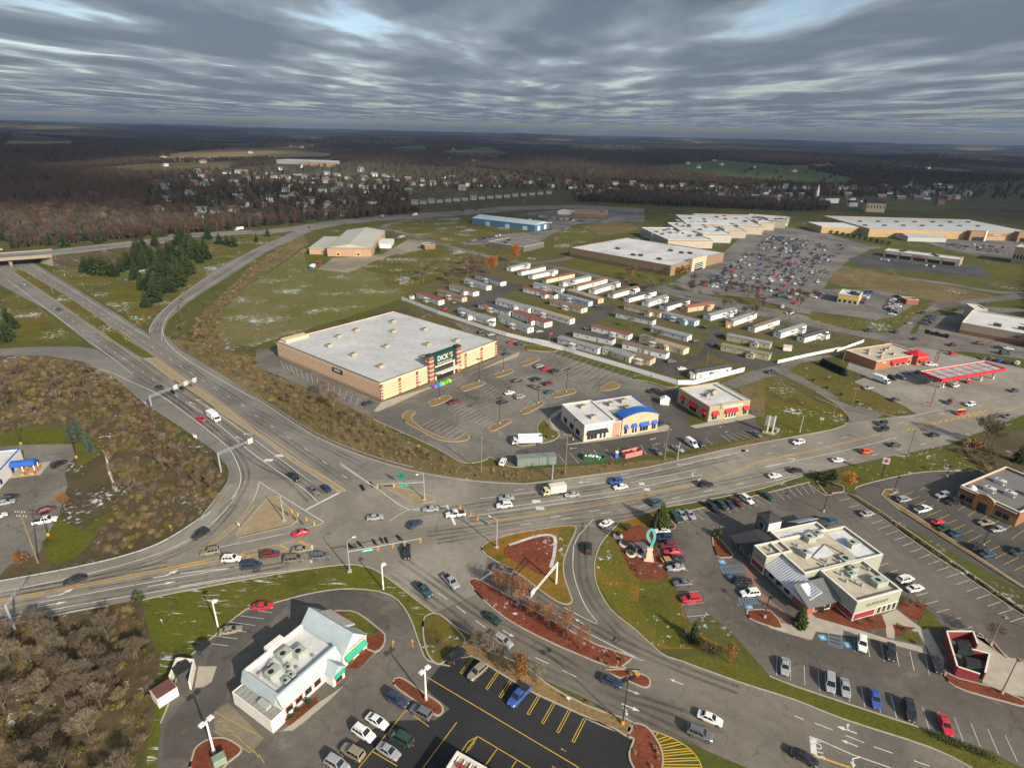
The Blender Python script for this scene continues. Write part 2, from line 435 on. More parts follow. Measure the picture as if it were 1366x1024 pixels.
# ------------------------------------------------------------------ natural patches of ground
G_lawn = land('lawn_grass', (0.085, 0.095, 0.012), (0.11, 0.10, 0.018), (0.072, 0.07, 0.014), 0.0, 0.03, 1.2)
G_lawn_snow = land('lawn_with_snow_streaks', (0.085, 0.098, 0.012), (0.105, 0.10, 0.016), (0.075, 0.072, 0.014), 0.105, 0.03, 1.2, ((0.22, 1.7, 1), R(-18)))
G_snowy = land('grass_with_snow', (0.085, 0.092, 0.013), (0.12, 0.095, 0.022), (0.08, 0.065, 0.02), 0.085, 0.02, 0.9)
G_scrub = land('scrub_ground', (0.075, 0.055, 0.03), (0.105, 0.082, 0.042), (0.062, 0.066, 0.022), 0.07, 0.025, 0.7)
G_tan = land('dry_grass', (0.17, 0.125, 0.058), (0.13, 0.10, 0.045), (0.095, 0.085, 0.035), 0.05, 0.03, 0.9)
G_field = land('bare_field', (0.115, 0.115, 0.032), (0.15, 0.125, 0.055), (0.10, 0.115, 0.024), 0.075, 0.012, 0.5, ((0.5, 2.2, 1), R(20)))
G_mulch = land('red_mulch', (0.15, 0.045, 0.022), (0.19, 0.06, 0.03), (0.11, 0.036, 0.022), 0.0, 0.2, 2.0)
G_mulch_snow = land('red_mulch_with_snow', (0.15, 0.045, 0.022), (0.19, 0.06, 0.03), (0.11, 0.036, 0.022), 0.085, 0.2, 2.0)
G_gold = land('straw_mulch', (0.25, 0.17, 0.075), (0.21, 0.14, 0.06), (0.16, 0.11, 0.055), 0.0, 0.2, 2.5)
G_orange = land('lawn_with_orange_leaves', (0.12, 0.11, 0.018), (0.23, 0.115, 0.022), (0.09, 0.095, 0.013), 0.06, 0.06, 1.4)
G_wood = land('woodland_floor', (0.05, 0.036, 0.024), (0.07, 0.046, 0.028), (0.04, 0.034, 0.018), 0.02, 0.02, 0.4)
G_farm = land('stubble_field', (0.30, 0.215, 0.10), (0.26, 0.18, 0.085), (0.22, 0.16, 0.08), 0.0, 0.004, 0.05)
G_green = land('green_pasture', (0.085, 0.12, 0.035), (0.10, 0.115, 0.04), (0.07, 0.09, 0.03), 0.0, 0.004, 0.05)
def patch(name, txt, m, z, jag=1.2, step=5.0):
    return sheet(name, rough(L(txt), step, jag), m, z)
patch('woodland_floor', 'X -60 640 0 560 0 470 60 472 140 490 196 540 238 568 288 604 305 630 300 655 282 684 225 722 172 743 100 760 0 779 -60 792', G_scrub, 0.004)
patch('lawn', 'C 0 80 120 50 430 40 520 60 640 160 560 260 480 290 460 170 300 150 0 165', G_lawn, 0.008, 0.6)
patch('lawn', 'C 350 590 400 640 520 680 640 600 700 560 560 760 480 850 330 900 260 830 270 760', G_lawn, 0.008, 0.6)
patch('snow_path', 'C 640 190 660 200 690 330 735 440 715 450 670 330', land('old_snow', (0.6, 0.6, 0.62), (0.45, 0.44, 0.43), (0.3, 0.26, 0.2), 0.0, 0.3, 2.0), 0.012, 0.3, 2)
patch('woodland_floor', 'X -80 850 0 838 100 816 180 802 195 830 212 880 207 960 190 1040 180 1120 -80 1120', G_scrub, 0.004)
patch('lawn', 'X 186 800 315 775 389 762 457 754 484 756 509 766 580 818 628 846 596 886 560 860 545 820 520 793 470 785 420 790 364 804 329 812 289 845 254 874 240 890 228 930 214 965 207 1024 190 1060 205 960 213 880', G_lawn_snow, 0.008, 0.2, 3)
patch('roadside_bank', 'X 222 448 256 455 262 425 300 390 340 350 404 312 412 325 330 380 300 420 300 470 350 478 352 520 420 560 500 590 600 630 700 641 640 643 551 628 488 610 419 581 340 530 299 503 239 468', G_tan, 0.004, 0.8)
patch('bare_field', 'X 302 458 285 440 290 420 330 382 408 330 412 352 470 352 520 338 600 335 690 345 640 375 560 395 545 402 530 400 490 415 380 448 340 462', G_field, 0.005)
patch('field', 'X 470 352 500 338 522 326 600 330 700 342 640 372 560 392 520 385 500 365', G_snowy, 0.009)
patch('roadside_bank', 'e 100 250 760 60 800 100 640 170 300 210 130 270', G_scrub, 0.009)
patch('roadside_bank', 'e 0 390 120 430 300 500 480 580 600 640 760 740 900 800 1060 870 1180 880 1365 890 1365 955 1060 940 800 895 560 825 300 715 0 525', G_tan, 0.008, 0.4)
patch('roadside_bank', 'f 0 900 300 880 600 860 860 830 1100 770 1365 715 1365 738 1100 788 700 878 350 928 0 962', G_tan, 0.010, 0.3)
patch('vacant_lot', 'v 650 770 840 700 930 700 1060 790 1290 920 1365 990 1365 1024 1230 1024 900 1010 760 960', G_tan, 0.008, 0.4)
patch('vacant_lot', 'g 0 440 30 450 270 580 400 640 435 690 350 715 0 780', G_snowy, 0.009, 0.4)
patch('verge', 'g 110 410 215 390 480 480 740 610 760 635 660 640 560 615 430 570 200 460', G_snowy, 0.009, 0.4)
patch('lawn', 'v 880 520 1040 430 1280 400 1365 380 1365 500 1180 545 930 600 850 590', G_lawn, 0.009, 0.4)
patch('lawn', 'X 1140 625 1190 612 1264 596 1280 600 1310 632 1290 637 1240 628 1196 632 1155 642 1146 652 1120 660 1110 648', G_snowy, 0.009, 0.3)
patch('verge', 'X 1264 596 1300 585 1366 570 1420 560 1420 690 1366 668 1310 640 1290 612', G_scrub, 0.008, 0.5)
patch('lawn', 'm 60 560 70 470 120 340 240 230 330 200 420 190 540 260 500 300 440 290 420 400 480 540 540 640 590 760 620 870 740 960 900 1024 440 1024 300 930 160 760 90 640', G_orange, 0.012, 0.1, 3)
patch('lawn', 'm 330 600 520 600 560 700 630 880 640 1024 500 1010 380 850 330 740', G_snowy, 0.016, 0.5, 3)
patch('verge', 'q 640 170 800 170 960 215 1120 260 1340 345 1366 360 1366 440 1000 325 760 235 640 200', G_lawn, 0.012, 0.1)
patch('verge', 'o 0 530 140 590 400 680 800 800 860 850 1240 970 1366 1020 1366 1060 1090 1020 860 905 400 755 0 605', G_lawn, 0.013, 0.1)
patch('lawn', 'X 545 245 600 240 640 250 610 262 560 262', G_lawn, 0.006)
patch('field', 'X 500 300 560 290 612 290 630 300 720 308 700 325 640 330 600 330 540 318', G_snowy, 0.008)
patch('field', 'w 0 170 60 145 130 140 250 185 200 215 60 260 0 270', G_snowy, 0.008)
patch('field', 'w 140 135 300 110 440 120 480 150 400 175 300 185 220 165', G_tan, 0.010)
patch('lawn', 'w 60 325 100 310 640 410 680 445 640 470 400 430 150 380', G_lawn, 0.008, 0.5)
patch('field', 'x 262 480 340 405 480 415 700 465 1000 520 1190 560 1160 580 900 600 700 560 470 520 340 510', G_tan, 0.010, 0.5)
patch('field', 'X 430 318 520 295 560 290 500 305 520 330 420 352 410 352 404 340', G_lawn, 0.007)
patch('verge', 'a 170 690 560 640 840 580 1160 520 1020 600 860 690 720 790 620 850 560 910 400 800', G_snowy, 0.006)
patch('verge', 'y 0 690 110 630 220 670 700 1024 0 1024', G_snowy, 0.006)
patch('lawn', 'x 1130 400 1366 390 1366 460 1200 465', G_lawn, 0.009, 0.4)
patch('lawn', 'c 560 760 700 800 830 790 930 740 1040 745 900 840 760 840 600 800', G_snowy, 0.008, 0.4)
patch('mobile_home_park_lawn', 'X 537 393 600 365 660 345 740 355 860 385 1000 420 1180 455 1186 462 1010 486 990 490 962 498 880 505 740 470 560 415', land('park_grass', (0.085, 0.095, 0.028), (0.115, 0.09, 0.042), (0.09, 0.065, 0.04), 0.03, 0.03, 0.9), 0.011, 0.3)
for t in ('X 190 285 200 240 330 222 480 215 640 225 760 240 860 260 760 268 560 280 420 295 250 305', 'X 860 262 1000 258 1140 262 1240 258 1400 262 1400 280 1100 276', 'X 760 240 980 250 1140 250 1400 240 1400 262 1000 258 860 260'): patch('suburb_lawn', t, land('suburb_grass', (0.062, 0.075, 0.026), (0.085, 0.072, 0.042), (0.06, 0.05, 0.04), 0.06, 0.03, 0.3), 0.02, 5, 40)
# far fields and pastures
for nm, tx, m in (('stubble_field', 'X 205 213 240 203 330 197 400 196 460 199 482 204 440 208 330 212 250 216', G_farm), ('stubble_field', 'X 0 195 20 181 60 184 100 189 92 194 40 196', G_farm),
                  ('pasture', 'X 505 200 540 195 566 194 572 202 540 206 515 205', G_green), ('pasture', 'X 590 202 650 196 680 205 660 212 600 210', G_green),
                  ('memorial_park_lawn', 'X 860 222 960 214 1060 222 1140 238 1130 247 1060 246 980 240 900 228', G_green), ('pasture', 'X 120 225 200 218 330 215 300 226 180 232', G_tan),
                  ('stubble_field', 'X 250 187 300 184 345 185 320 189', G_farm), ('stubble_field', 'X 1050 222 1100 219 1130 222 1090 226', G_tan)):
    patch(nm, tx, m, 0.35, 12, 60)

# ------------------------------------------------------------------ roads
A_road = asphalt('road_asphalt', (0.215, 0.196, 0.16), 0.2, 0.35, 0.3)
A_hwy = asphalt('highway_asphalt', (0.165, 0.155, 0.138), 0.16, 0.3, 0.22)
A_dark = asphalt('dark_asphalt', (0.085, 0.078, 0.070), 0.2, 0.5, 0.35)
A_new = asphalt('fresh_asphalt', (0.027, 0.027, 0.029), 0.18, 0.15, 0.3)
A_lot = asphalt('lot_asphalt', (0.15, 0.138, 0.118), 0.25, 0.7, 0.4, 1.0, 0.25)
A_lot2 = asphalt('brown_lot_asphalt', (0.115, 0.102, 0.086), 0.22, 0.5, 0.35, 1.0, 0.18)
A_far = asphalt('far_lot_asphalt', (0.135, 0.125, 0.115), 0.3, 0.4, 0.3)
C_walk = mat('pavement_concrete', (0.38, 0.34, 0.27), 0.9, 0.25, 0.5)
C_tan = mat('island_concrete', (0.29, 0.225, 0.13), 0.9, 0.3, 0.4)
W_paint = paint('white_road_paint', (0.62, 0.61, 0.58), 0.6); Y_paint = paint('yellow_road_paint', (0.55, 0.32, 0.045), 0.45)
Y_lot = paint('yellow_lot_paint', (0.62, 0.40, 0.02), 0.25); B_paint = paint('blue_lot_paint', (0.12, 0.33, 0.55), 0.4)
Wl = smooth
def road(name, txt, m, z, sm=0): 
    p = L(txt); return sheet(name, smooth(p, sm, True) if sm else p, m, z)
highway = road('highway', 'X -260 262 -140 300 -60 330 0 352 12 344 30 342 44 350 100 384 160 421 199 446 199 436 209 420 236 397 286 360 337 333 404 303 450 296 460 299 418 307 356 336 298 373 251 403 224 427 218 444 239 466 299 501 340 528 419 580 488 609 551 627 619 638 640 642 600 700 430 700 390 690 322 742 266 694 303 647 304 624 286 602 237 567 192 537 154 505 110 482 60 474 0 474 -80 476 -80 466 0 465 60 462 100 462 130 466 60 412 0 380 -30 364 -150 322 -280 280', A_hwy, 0.016)
west_road = road('west_road', 'X -120 800 0 776 100 757 172 740 224 719 281 681 303 647 330 640 430 640 560 640 640 640 660 700 640 790 580 817 509 764 484 754 457 752 389 761 315 774 240 788 189 799 100 816 0 837 -120 862', A_road, 0.020)
main_road = road('main_road', 'X 560 640 619 639 700 644 772 635 864 622 970 598 1040 585 1110 572 1129 565 1160 560 1198 555 1224 552 1254 545 1366 524 1480 502 1480 525 1366 553 1264 593 1172 612 1071 633 1017 650 940 666 888 676 850 690 826 697 790 703 764 702 715 707 669 715 640 722 560 722', A_road, 0.024)
A_south = asphalt('south_road_asphalt', (0.145, 0.13, 0.105), 0.2, 0.35, 0.3)
south_road = road('south_road', 'X 540 700 680 700 764 702 826 697 808 716 799 730 793 752 796 779 814 812 848 840 882 871 911 882 985 909 1060 933 1126 959 1240 996 1297 1024 1400 1066 1330 1110 1200 1090 1080 1058 993 1022 932 996 868 973 841 961 780 930 729 908 680 880 627 845 580 817 509 764 500 740', A_south, 0.0186)
side_road = road('side_road', 'v 540 740 760 650 930 610 1180 545 1365 500 1365 540 1240 575 1090 600 1010 650 1100 700 1290 800 1365 850 g 370 560 470 600 560 622 620 640 560 690 440 690 435 650 400 600 270 520 110 440 0 400 v 1000 720 900 690 850 700 640 775', A_lot, 0.012)
back_road = road('back_road', 'c 0 690 130 690 300 730 560 780 700 820 840 850 960 850 1366 905 1366 931 1000 905 880 890 760 860 600 825 400 790 200 740 0 720', A_lot, 0.010)
def strip(name, txt, w, m, z):
    mb = MB(); mb.ribbon(smooth(L(txt), 4), w, z); o = mb.build(name, m, None, False); o['kind'] = 'structure'; return o
back_road2 = strip('mall_avenue', 'c 905 860 930 820 980 775 1060 748 1160 735 1260 725 1400 712', 11, A_far, 0.0082)
strip('mall_avenue', 'c 700 608 900 645 1100 672 1260 700 1400 705', 9, A_far, 0.0092)
strip('mall_avenue', 'c 560 775 600 700 650 640 700 590 790 545 850 540', 12, A_lot, 0.0112)
ramp_road = road('overpass_approach', 'a 1365 488 1200 505 1000 530 1000 546 1200 525 1365 502 b 0 520 300 490 600 470 900 445 1100 440 1365 452 1365 440 1100 425 800 432 600 452 320 465 0 505', A_hwy, 0.013)
lane_to_yard = strip('service_lane', 'b 600 462 450 485 330 510 420 540 650 605 820 645 960 660 1100 690 1365 755 w 300 460 680 490', 8, A_far, 0.0142)
strip('service_lane', 'b 930 655 1050 640 1110 612 1250 578 1400 545', 9, A_far, 0.0182)
# ------------------------------------------------------------------ parking areas
lot_sport = road('sports_store_car_park', 'e 10 290 110 280 130 330 640 555 1230 325 1060 200 1010 155 980 140 1040 130 1365 245 f 90 270 230 310 640 440 780 480 880 490 870 520 700 640 810 690 800 730 f 250 870 20 885 e 1365 885 1280 880 1190 830 1170 845 1050 862 900 780 600 640 480 580 120 420 0 375', A_lot, 0.012)
lot_strip = road('strip_car_park', 'f 30 800 180 760 240 730 260 740 700 700 790 700 820 660 745 650 700 500 880 480 900 680 1250 600 1240 650 1290 710 900 790 600 840 250 872 40 882', A_dark, 0.016)
lot_rest = road('restaurant_car_park', 'm 450 280 550 260 530 215 700 170 1050 90 1365 10 n 200 170 300 240 400 225 560 330 1365 900 1365 930 o 1366 1024 1240 960 860 820 500 700 140 580 0 525 m 900 930 740 800 640 870 620 830 590 760 540 640 480 540 420 400 440 300', A_lot2, 0.012)
lot_brick = road('brick_restaurant_car_park', 'n 460 210 500 185 760 125 950 110 1130 120 1160 140 1365 280 1365 690 1366 760 560 310 480 270', A_dark, 0.014)
lot_wg = road('fast_food_car_park', 'X 207 1040 214 965 228 930 240 890 254 874 289 845 329 812 364 804 420 790 470 785 520 793 545 820 560 860 570 880 600 886 594 905 480 1040 470 1060 300 1060', A_lot2, 0.014)
road('fast_food_car_park_edge', 'X 480 900 600 880 640 1000 520 1060', A_lot2, 0.009)
lot_new = road('fresh_car_park', 'X 585 890 596 880 640 868 700 905 760 940 830 980 866 1000 880 1060 400 1100 430 1040 480 985 512 962 540 960 580 960 600 945 575 925 566 915', A_new, 0.018)
lot_left = road('hall_car_park', 'C 0 165 130 155 300 150 445 150 480 230 430 260 400 330 420 400 370 580 290 720 240 830 60 900 0 960 0 400', A_lot, 0.012)
road('hall_car_park_edge', 'X -80 640 0 600 0 780 -80 800', A_lot, 0.011)
lot_gas = road('fuel_station_forecourt', 'g 470 470 540 440 430 400 450 350 800 285 1000 320 1363 400 1363 540 1280 545 920 610 800 640 740 600', asphalt('forecourt_concrete', (0.24, 0.22, 0.185), 0.18, 0.4, 0.4), 0.013)
road('fuel_station_lane', 'g 430 230 600 250 860 280 1363 350 1363 310 1000 265 760 225 560 205', A_lot, 0.011)
lot_mall = road('mall_car_park', 'w 690 470 900 330 980 270 1120 190 1250 150 1366 140 1366 555 1300 555 1000 530 820 520 740 490', A_far, 0.007)
road('mall_car_park_east', 'c 380 470 500 470 620 480 830 540 720 590 640 680 560 730 530 760 380 720 180 680 130 680 300 560 200 640', A_far, 0.009)
road('mall_front_drive', 'w 690 470 640 470 780 390 830 350 920 310 1060 220 1240 150 1320 145 1200 180 990 270 900 330 760 450', asphalt('drive', (0.14, 0.13, 0.115)), 0.0105)
road('superstore_car_park', 'x 300 150 420 190 640 235 860 250 960 270 1100 285 1366 300 1366 270 1100 265 860 265 x 880 250 1366 255 1366 345 1260 350 1100 340 920 300 800 260', A_far, 0.007)
road('shop_row_car_park', 'x 380 355 480 330 560 320 580 345 1000 400 1050 385 1190 400 1220 430 1150 465 800 430 560 410 440 400', asphalt('shop_row_tarmac', (0.06, 0.06, 0.06)), 0.010)
road('burger_car_park', 'c 590 740 640 690 700 690 820 690 940 715 990 735 900 790 830 800 760 790 600 770', A_far, 0.012)
road('store_car_park', 'I 0 640 90 450 280 390 690 360 700 470 580 580 960 680 1359 760 1359 840 1000 800 540 720 200 660 40 600', A_lot, 0.0115)
road('store_rear_car_park', 'I 480 330 850 270 1359 300 1359 330 720 370 560 380', A_lot, 0.0118)
road('warehouse_yard', 'b 70 680 100 660 130 635 330 620 430 560 540 575 500 600 380 620 290 650 190 695', asphalt('yard_gravel', (0.22, 0.19, 0.14), 0.2, 0.0, 0.3), 0.012)
road('storage_yard', 'b 720 560 820 540 1000 525 980 480 860 460 1020 445 1365 450 1365 490 1100 500 1000 540 950 570 800 590 640 580', A_far, 0.012)
for tx in ('t 440 490 700 380 900 300 1000 300 1080 320 860 400 620 520 480 530', 'u 60 700 300 640 480 600 620 500 720 460 760 500 700 560 560 640 500 680 400 720 220 760 80 760',
           'v 120 660 300 590 400 520 470 340 530 350 500 480 460 540 240 680 180 690', 'v 480 510 740 570 960 610 780 650 640 600 500 555', 'u 1040 940 1140 920 1240 880 1300 980 1180 1024 1060 1010'):
    road('park_lane', tx, asphalt('park_lane_tarmac', (0.07, 0.064, 0.056), 0.2, 0.3, 0.3), 0.0145)
# ------------------------------------------------------------------ islands, kerbs
island('median_island', smooth(L('k 425 555 440 532 490 540 700 660 900 770 1100 880 1300 950 q 240 235 400 300 425 340 415 368 380 372 300 340 130 260 k 1340 1020 1180 1000 1000 930 800 840 620 740 500 640'), 2, True), G_mulch_snow)
island('corner_island', smooth(L('k 500 350 620 300 800 265 960 245 998 262 960 350 930 440 935 520 965 610 975 650 940 665 860 630 700 510 560 430 505 390'), 3, True), G_orange)
sheet('mulch_bed', smooth(L('k 610 375 640 350 760 315 840 300 880 320 870 420 850 510 800 505 700 450 620 410'), 3, True), G_mulch_snow, 0.148)
sn = smooth(L('k 640 350 760 310 840 295 885 315 880 400 862 470'), 4); mb = MB(); mb.ribbon(sn, 0.9, 0.153)
mb.build('snow_edge', MATS['old_snow'])['kind'] = 'stuff'
island('concrete_island', L('j 300 370 470 175 520 165 620 270 630 300 600 320 310 390'), C_tan)
island('concrete_island', L('j 1080 110 1120 100 1365 175 1365 195 1300 205 1250 205'), C_tan)
island('paved_median', L('d 770 150 830 150 1000 270 1200 410 1365 540 e 200 840 460 1000 430 1010 180 850 0 710 d 1365 560 1150 420 930 270'), C_tan, 0.10)
island('straw_strip', smooth(L('l 470 440 600 330 700 400 880 470 1000 570 1200 680 1366 740 q 0 460 210 560 310 600 280 690 210 650 0 570 l 1366 820 1200 740 1000 650 880 590 700 480 590 420'), 2, True), G_gold)
island('mulch_island', smooth(L('q 310 610 400 630 470 720 505 800 505 890 470 960 380 960 310 880 290 800 320 710 280 690'), 3, True), G_mulch)
island('mulch_island', smooth(L('F 655 250 680 232 730 240 860 330 980 410 1002 460 980 490 940 485 820 400 680 300'), 3, True), G_mulch)
island('mulch_island', smooth(L('i 310 960 330 910 390 870 470 860 540 890 570 930 500 990 440 1040 300 1040'), 3, True), G_mulch)
island('grass_corner', smooth(L('l 350 210 430 200 540 300 560 350 480 420 440 460 400 455 360 400 340 300'), 3, True), G_snowy)
for t in ('H 70 610 85 590 200 545 250 550 255 570 140 622 90 628', 'H 345 490 360 470 500 430 540 435 520 455 400 500 360 505', 'H 615 375 640 360 740 325 772 335 760 355 660 390 630 392', 'H 840 280 860 265 950 230 988 240 960 262 880 296 850 296',
          'H 1095 540 1110 520 1240 490 1292 505 1270 525 1150 555 1110 558', 'H 835 680 850 660 990 600 1028 600 1010 625 890 690 850 696', 'H 565 820 580 800 700 745 752 745 740 770 620 832 580 836', 'f 458 485 510 455 545 460 555 480 500 495 462 495'):
    island('parking_island', smooth(L(t), 3, True), G_gold)
island('parking_island', smooth(L('e 745 630 760 605 800 598 812 610 790 630 800 650 850 690 950 735 1010 745 1060 720 1085 725 1075 745 1020 755 930 745 820 690 760 655'), 2, True), G_gold)
island('planted_island', smooth(L('f 140 680 160 650 185 650 210 690 250 710 235 740 180 760 60 775 10 765 5 745 60 735 140 740'), 2, True), G_snowy)
island('planted_island', smooth(L('f 70 270 110 268 200 275 240 290 220 300 90 292'), 2, True), G_lawn)
island('planted_island', smooth(L('f 640 420 700 425 800 455 850 475 800 480 700 450 630 440'), 2, True), G_lawn)
island('mulch_island', smooth(L('m 985 800 1010 790 1130 795 1200 900 1100 880 1000 840'), 2, True), G_mulch)
island('mulch_island', smooth(L('m 775 350 830 370 900 460 850 470 800 460'), 2, True), G_mulch)
island('mulch_island', L('m 440 290 480 240 520 240 550 280 545 295 450 295'), G_mulch)
island('mulch_island', L('n 255 170 290 160 400 195 400 225 330 232 300 230'), G_scrub)
island('parking_island', smooth(L('n 600 240 620 212 680 208 690 225 650 240 640 262 720 310 1365 735 1365 750 700 325'), 1, True), G_gold)
island('divider_hedge_bed', L('n 420 235 560 330 800 510 1365 890 1365 860 800 470 590 325 470 250'), G_scrub)
island('mulch_island', L('n 960 965 1090 990 1200 1024 o 1270 430 1210 390 1130 300 1100 310'), G_mulch)
island('mulch_island', smooth(L('o 945 510 1010 540 1200 590 1366 660 1360 690 1280 670 1060 610 960 560'), 2, True), G_mulch)
sheet('median_grass', rough(L('y 70 395 150 405 240 470 560 655 1080 1010 d 660 40 830 145 760 148 540 15 y 1010 1024 900 985 400 640 150 470'), 6, .2), G_snowy, .0225)
# pavements by the buildings
sheet('pavement', L('e 600 600 640 555 880 480 900 470 1100 410 1340 300 1330 325 1010 440 850 500 700 570 620 605'), C_walk, 0.10)
sheet('pavement', L('f 280 770 370 755 740 690 760 645 810 680 800 700 480 750 300 772'), C_walk, 0.10)
sheet('pavement', smooth(L('f 195 640 230 605 260 590 262 600 230 630 205 650 250 700 250 730 232 742 230 710'), 2, True), C_walk, 0.11)
sheet('pavement', L('f 910 675 990 660 1210 615 1250 630 1160 650 940 688'), C_walk, 0.10)
sheet('pavement', L('m 940 480 1010 560 1080 690 1200 790 1280 880 1365 950 1365 980 1200 905 1100 780 1040 690 990 600'), mat('brick_walk', (0.25, 0.13, 0.10)), 0.05)
sheet('pavement', L('o 210 180 250 215 480 280 640 330 820 370 825 405 560 330 250 290 230 335 130 310 0 270 0 240 120 250 190 270'), C_walk, 0.06)
sheet('pavement', L('o 600 200 680 170 760 230 830 280 850 270 940 440 930 500 860 400 800 300 680 240 670 330 630 320 620 240'), C_walk, 0.055)
sheet('mulch_bed', L('o 440 230 600 190 630 270 500 285 300 225 220 185 330 120'), G_mulch, 0.06)
sheet('mulch_bed', L('o 660 250 790 270 680 310'), G_mulch, 0.062); sheet('lawn', L('o 690 300 800 290 810 355 690 325'), G_lawn, 0.061)
sheet('mulch_bed', L('o 720 110 850 150 800 230 760 220 690 160'), G_mulch, 0.058); sheet('lawn', L('o 850 170 940 270 930 290 800 260 800 230'), G_lawn, 0.057)
sheet('enclosure_pad', L('o 960 290 1130 310 1290 430 1366 440 1366 640 1230 610 1140 570 1170 440 1100 400'), C_walk, 0.05)
island('planted_bed', smooth(L('A 880 110 980 90 1100 110 1260 230 1325 290 1310 380 1240 430 1150 380 1170 290 1060 230'), 2, True), G_mulch)
sheet('lawn', smooth(L('A 980 110 1060 100 1240 220 1280 270 1170 300 1050 220'), 2, True), G_lawn_snow, 0.147)
sheet('pavement', L('A 480 1080 760 860 1000 700 1280 400 1290 420 1240 450 880 820 640 1024 560 1080 400 1090'), C_walk, 0.09)
sheet('mulch_bed', L('A 480 1010 760 790 770 850 640 960 540 1040'), G_mulch, 0.095)
sheet('mulch_bed', L('A 940 540 1150 390 1240 430 1100 570 1000 560'), G_mulch, 0.096)
sheet('mulch_bed', L('m 180 350 240 300 330 270 400 300 430 400 510 580 500 600 320 605 270 530 220 440'), G_mulch_snow, 0.03)
sheet('forecourt_strip', L('i 420 720 500 670 690 860 620 940 430 820'), asphalt('old_pad', (0.2, 0.17, 0.12), 0.2, 0.6, 0.4), 0.018)
sheet('tarmac_or_shadow_patch', L('A 1110 120 1220 60 1365 150 1365 250 1290 240 1180 130'), A_dark, 0.022)
sheet('fresh_tarmac_lane', smooth(L('i 145 970 160 800 230 700 330 590 370 480 440 300 520 220 620 180 760 140 900 80 1080 60 1250 90 1366 130 1280 200 1120 180 960 150 820 150 520 430 500 600 480 660 400 740 380 860 300 920 290 970'), 1, True), A_dark, 0.021)
sheet('concrete_apron', L('i 340 475 440 475 410 560 370 585 320 590'), C_walk, 0.026)
# kerbs along the roads and lots
for t in ('X 340 530 419 581 488 610 551 628 619 640 700 645 772 636 864 623 970 599 1040 586 1105 574 1128 566 1131 556 1120 544 1088 530', 'X 1142 542 1162 547 1198 556 1224 553 1254 546', 'X 189 800 240 789 315 775 389 762 457 753 484 755 509 765 580 818 627 846',
          'X 764 702 715 707 669 715', 'X 826 697 808 716 799 730 793 752 796 779 814 812 848 840 882 871 911 882 985 909 1060 933 1126 959 1240 996 1297 1024', 'X 888 676 940 667 1017 651 1071 634', 'X 214 965 228 930 240 890',
          'X 254 874 289 845 329 812 364 804 420 790 470 785 520 793 545 820 560 860 570 880 600 888', 'm 550 262 530 217 700 172 1050 92 1365 12', 'o 0 527 140 582 500 702 800 800', 'n 200 172 300 242 400 226 560 332 800 505 1365 890', 'e 1365 883 1280 878 1190 832 1165 848 1050 860 900 778 600 642',
          'n 460 212 500 187 760 127 950 112 1040 118', 'g 435 690 438 655 400 602 270 522'):
    kerb('kerb', smooth(L(t), 3))
# ------------------------------------------------------------------ painted markings
ZM = 0.034
wl, yl = MB(), MB()
def dashes(mb, pts, on, off, w, z=ZM):
    d = 0.0
    for i in range(len(pts) - 1):
        a, b = pts[i], pts[i+1]; ln = (b - a).length; t = 0
        while t < ln:
            ph = d % (on + off); stepl = (on - ph) if ph < on else (on + off - ph); e = min(ln, t + stepl)
            if ph < on and e - t > 0.05: mb.ribbon([a.lerp(b, t / ln), a.lerp(b, e / ln)], w, z)
            d += e - t; t = e + 1e-6
def line(mb, txt, w=0.16, sm=0, z=ZM):
    p = L(txt); mb.ribbon(smooth(p, sm) if sm else p, w, z)
# highway lines
for t in ('y 60 515 740 1020 d 400 0 710 235', 'y 250 385 740 690 1240 1000', 'd 470 190 600 230 720 285 850 345 1000 450 1180 590 1250 670 1290 780 1265 870 1150 1000 h 1270 70 1200 170 1060 290 860 390 480 500 0 600', 'd 995 385 1150 490 1365 670 j 640 110 740 200', 'd 1050 370 1200 470 1365 590 j 700 90',
          'd 870 0 890 60 960 130 1100 220 1365 370', 'a 590 930 600 900 640 850 720 780 860 690 1020 600 1190 525', 'a 640 960 650 890 700 830 850 730 1040 610 1220 520', 'j 425 90 560 175 770 305', 'j 860 0 1060 130 1225 238 1365 225', 'j 425 90 410 150 390 190', 'e 430 860 660 1020'): line(wl, t, 0.2, 3)
for t in ('y 40 420 240 540 920 1024', 'y 160 415 560 650 1080 1024', 'd 540 20 770 180 1000 320 1200 470 1365 590 j 400 100 640 0', ): 
    if 'j' not in t: line(yl, t, 0.18, 3)
for t in ('d 545 10 760 175 1000 340 1365 590', 'd 640 0 830 140 1040 280 1365 525', 'e 0 680 220 830 460 1005', 'e 0 715 200 850 430 1015', 'j 640 0 780 90 885 140', 'j 390 190 330 280 200 390 110 460', 'h 1365 130 1300 210 1200 300 1065 388'): line(yl, t, 0.2, 3)
for t in ('y 0 430 100 500 790 990', 'y 370 510 640 670 1130 990', 'd 440 0 830 270 965 365', 'd 680 0 1000 215 1365 445', 'e 0 620 240 780 480 950', 'b 340 512 600 478 1000 440'): dashes(wl, L(t), 3.0, 9.0, 0.18)
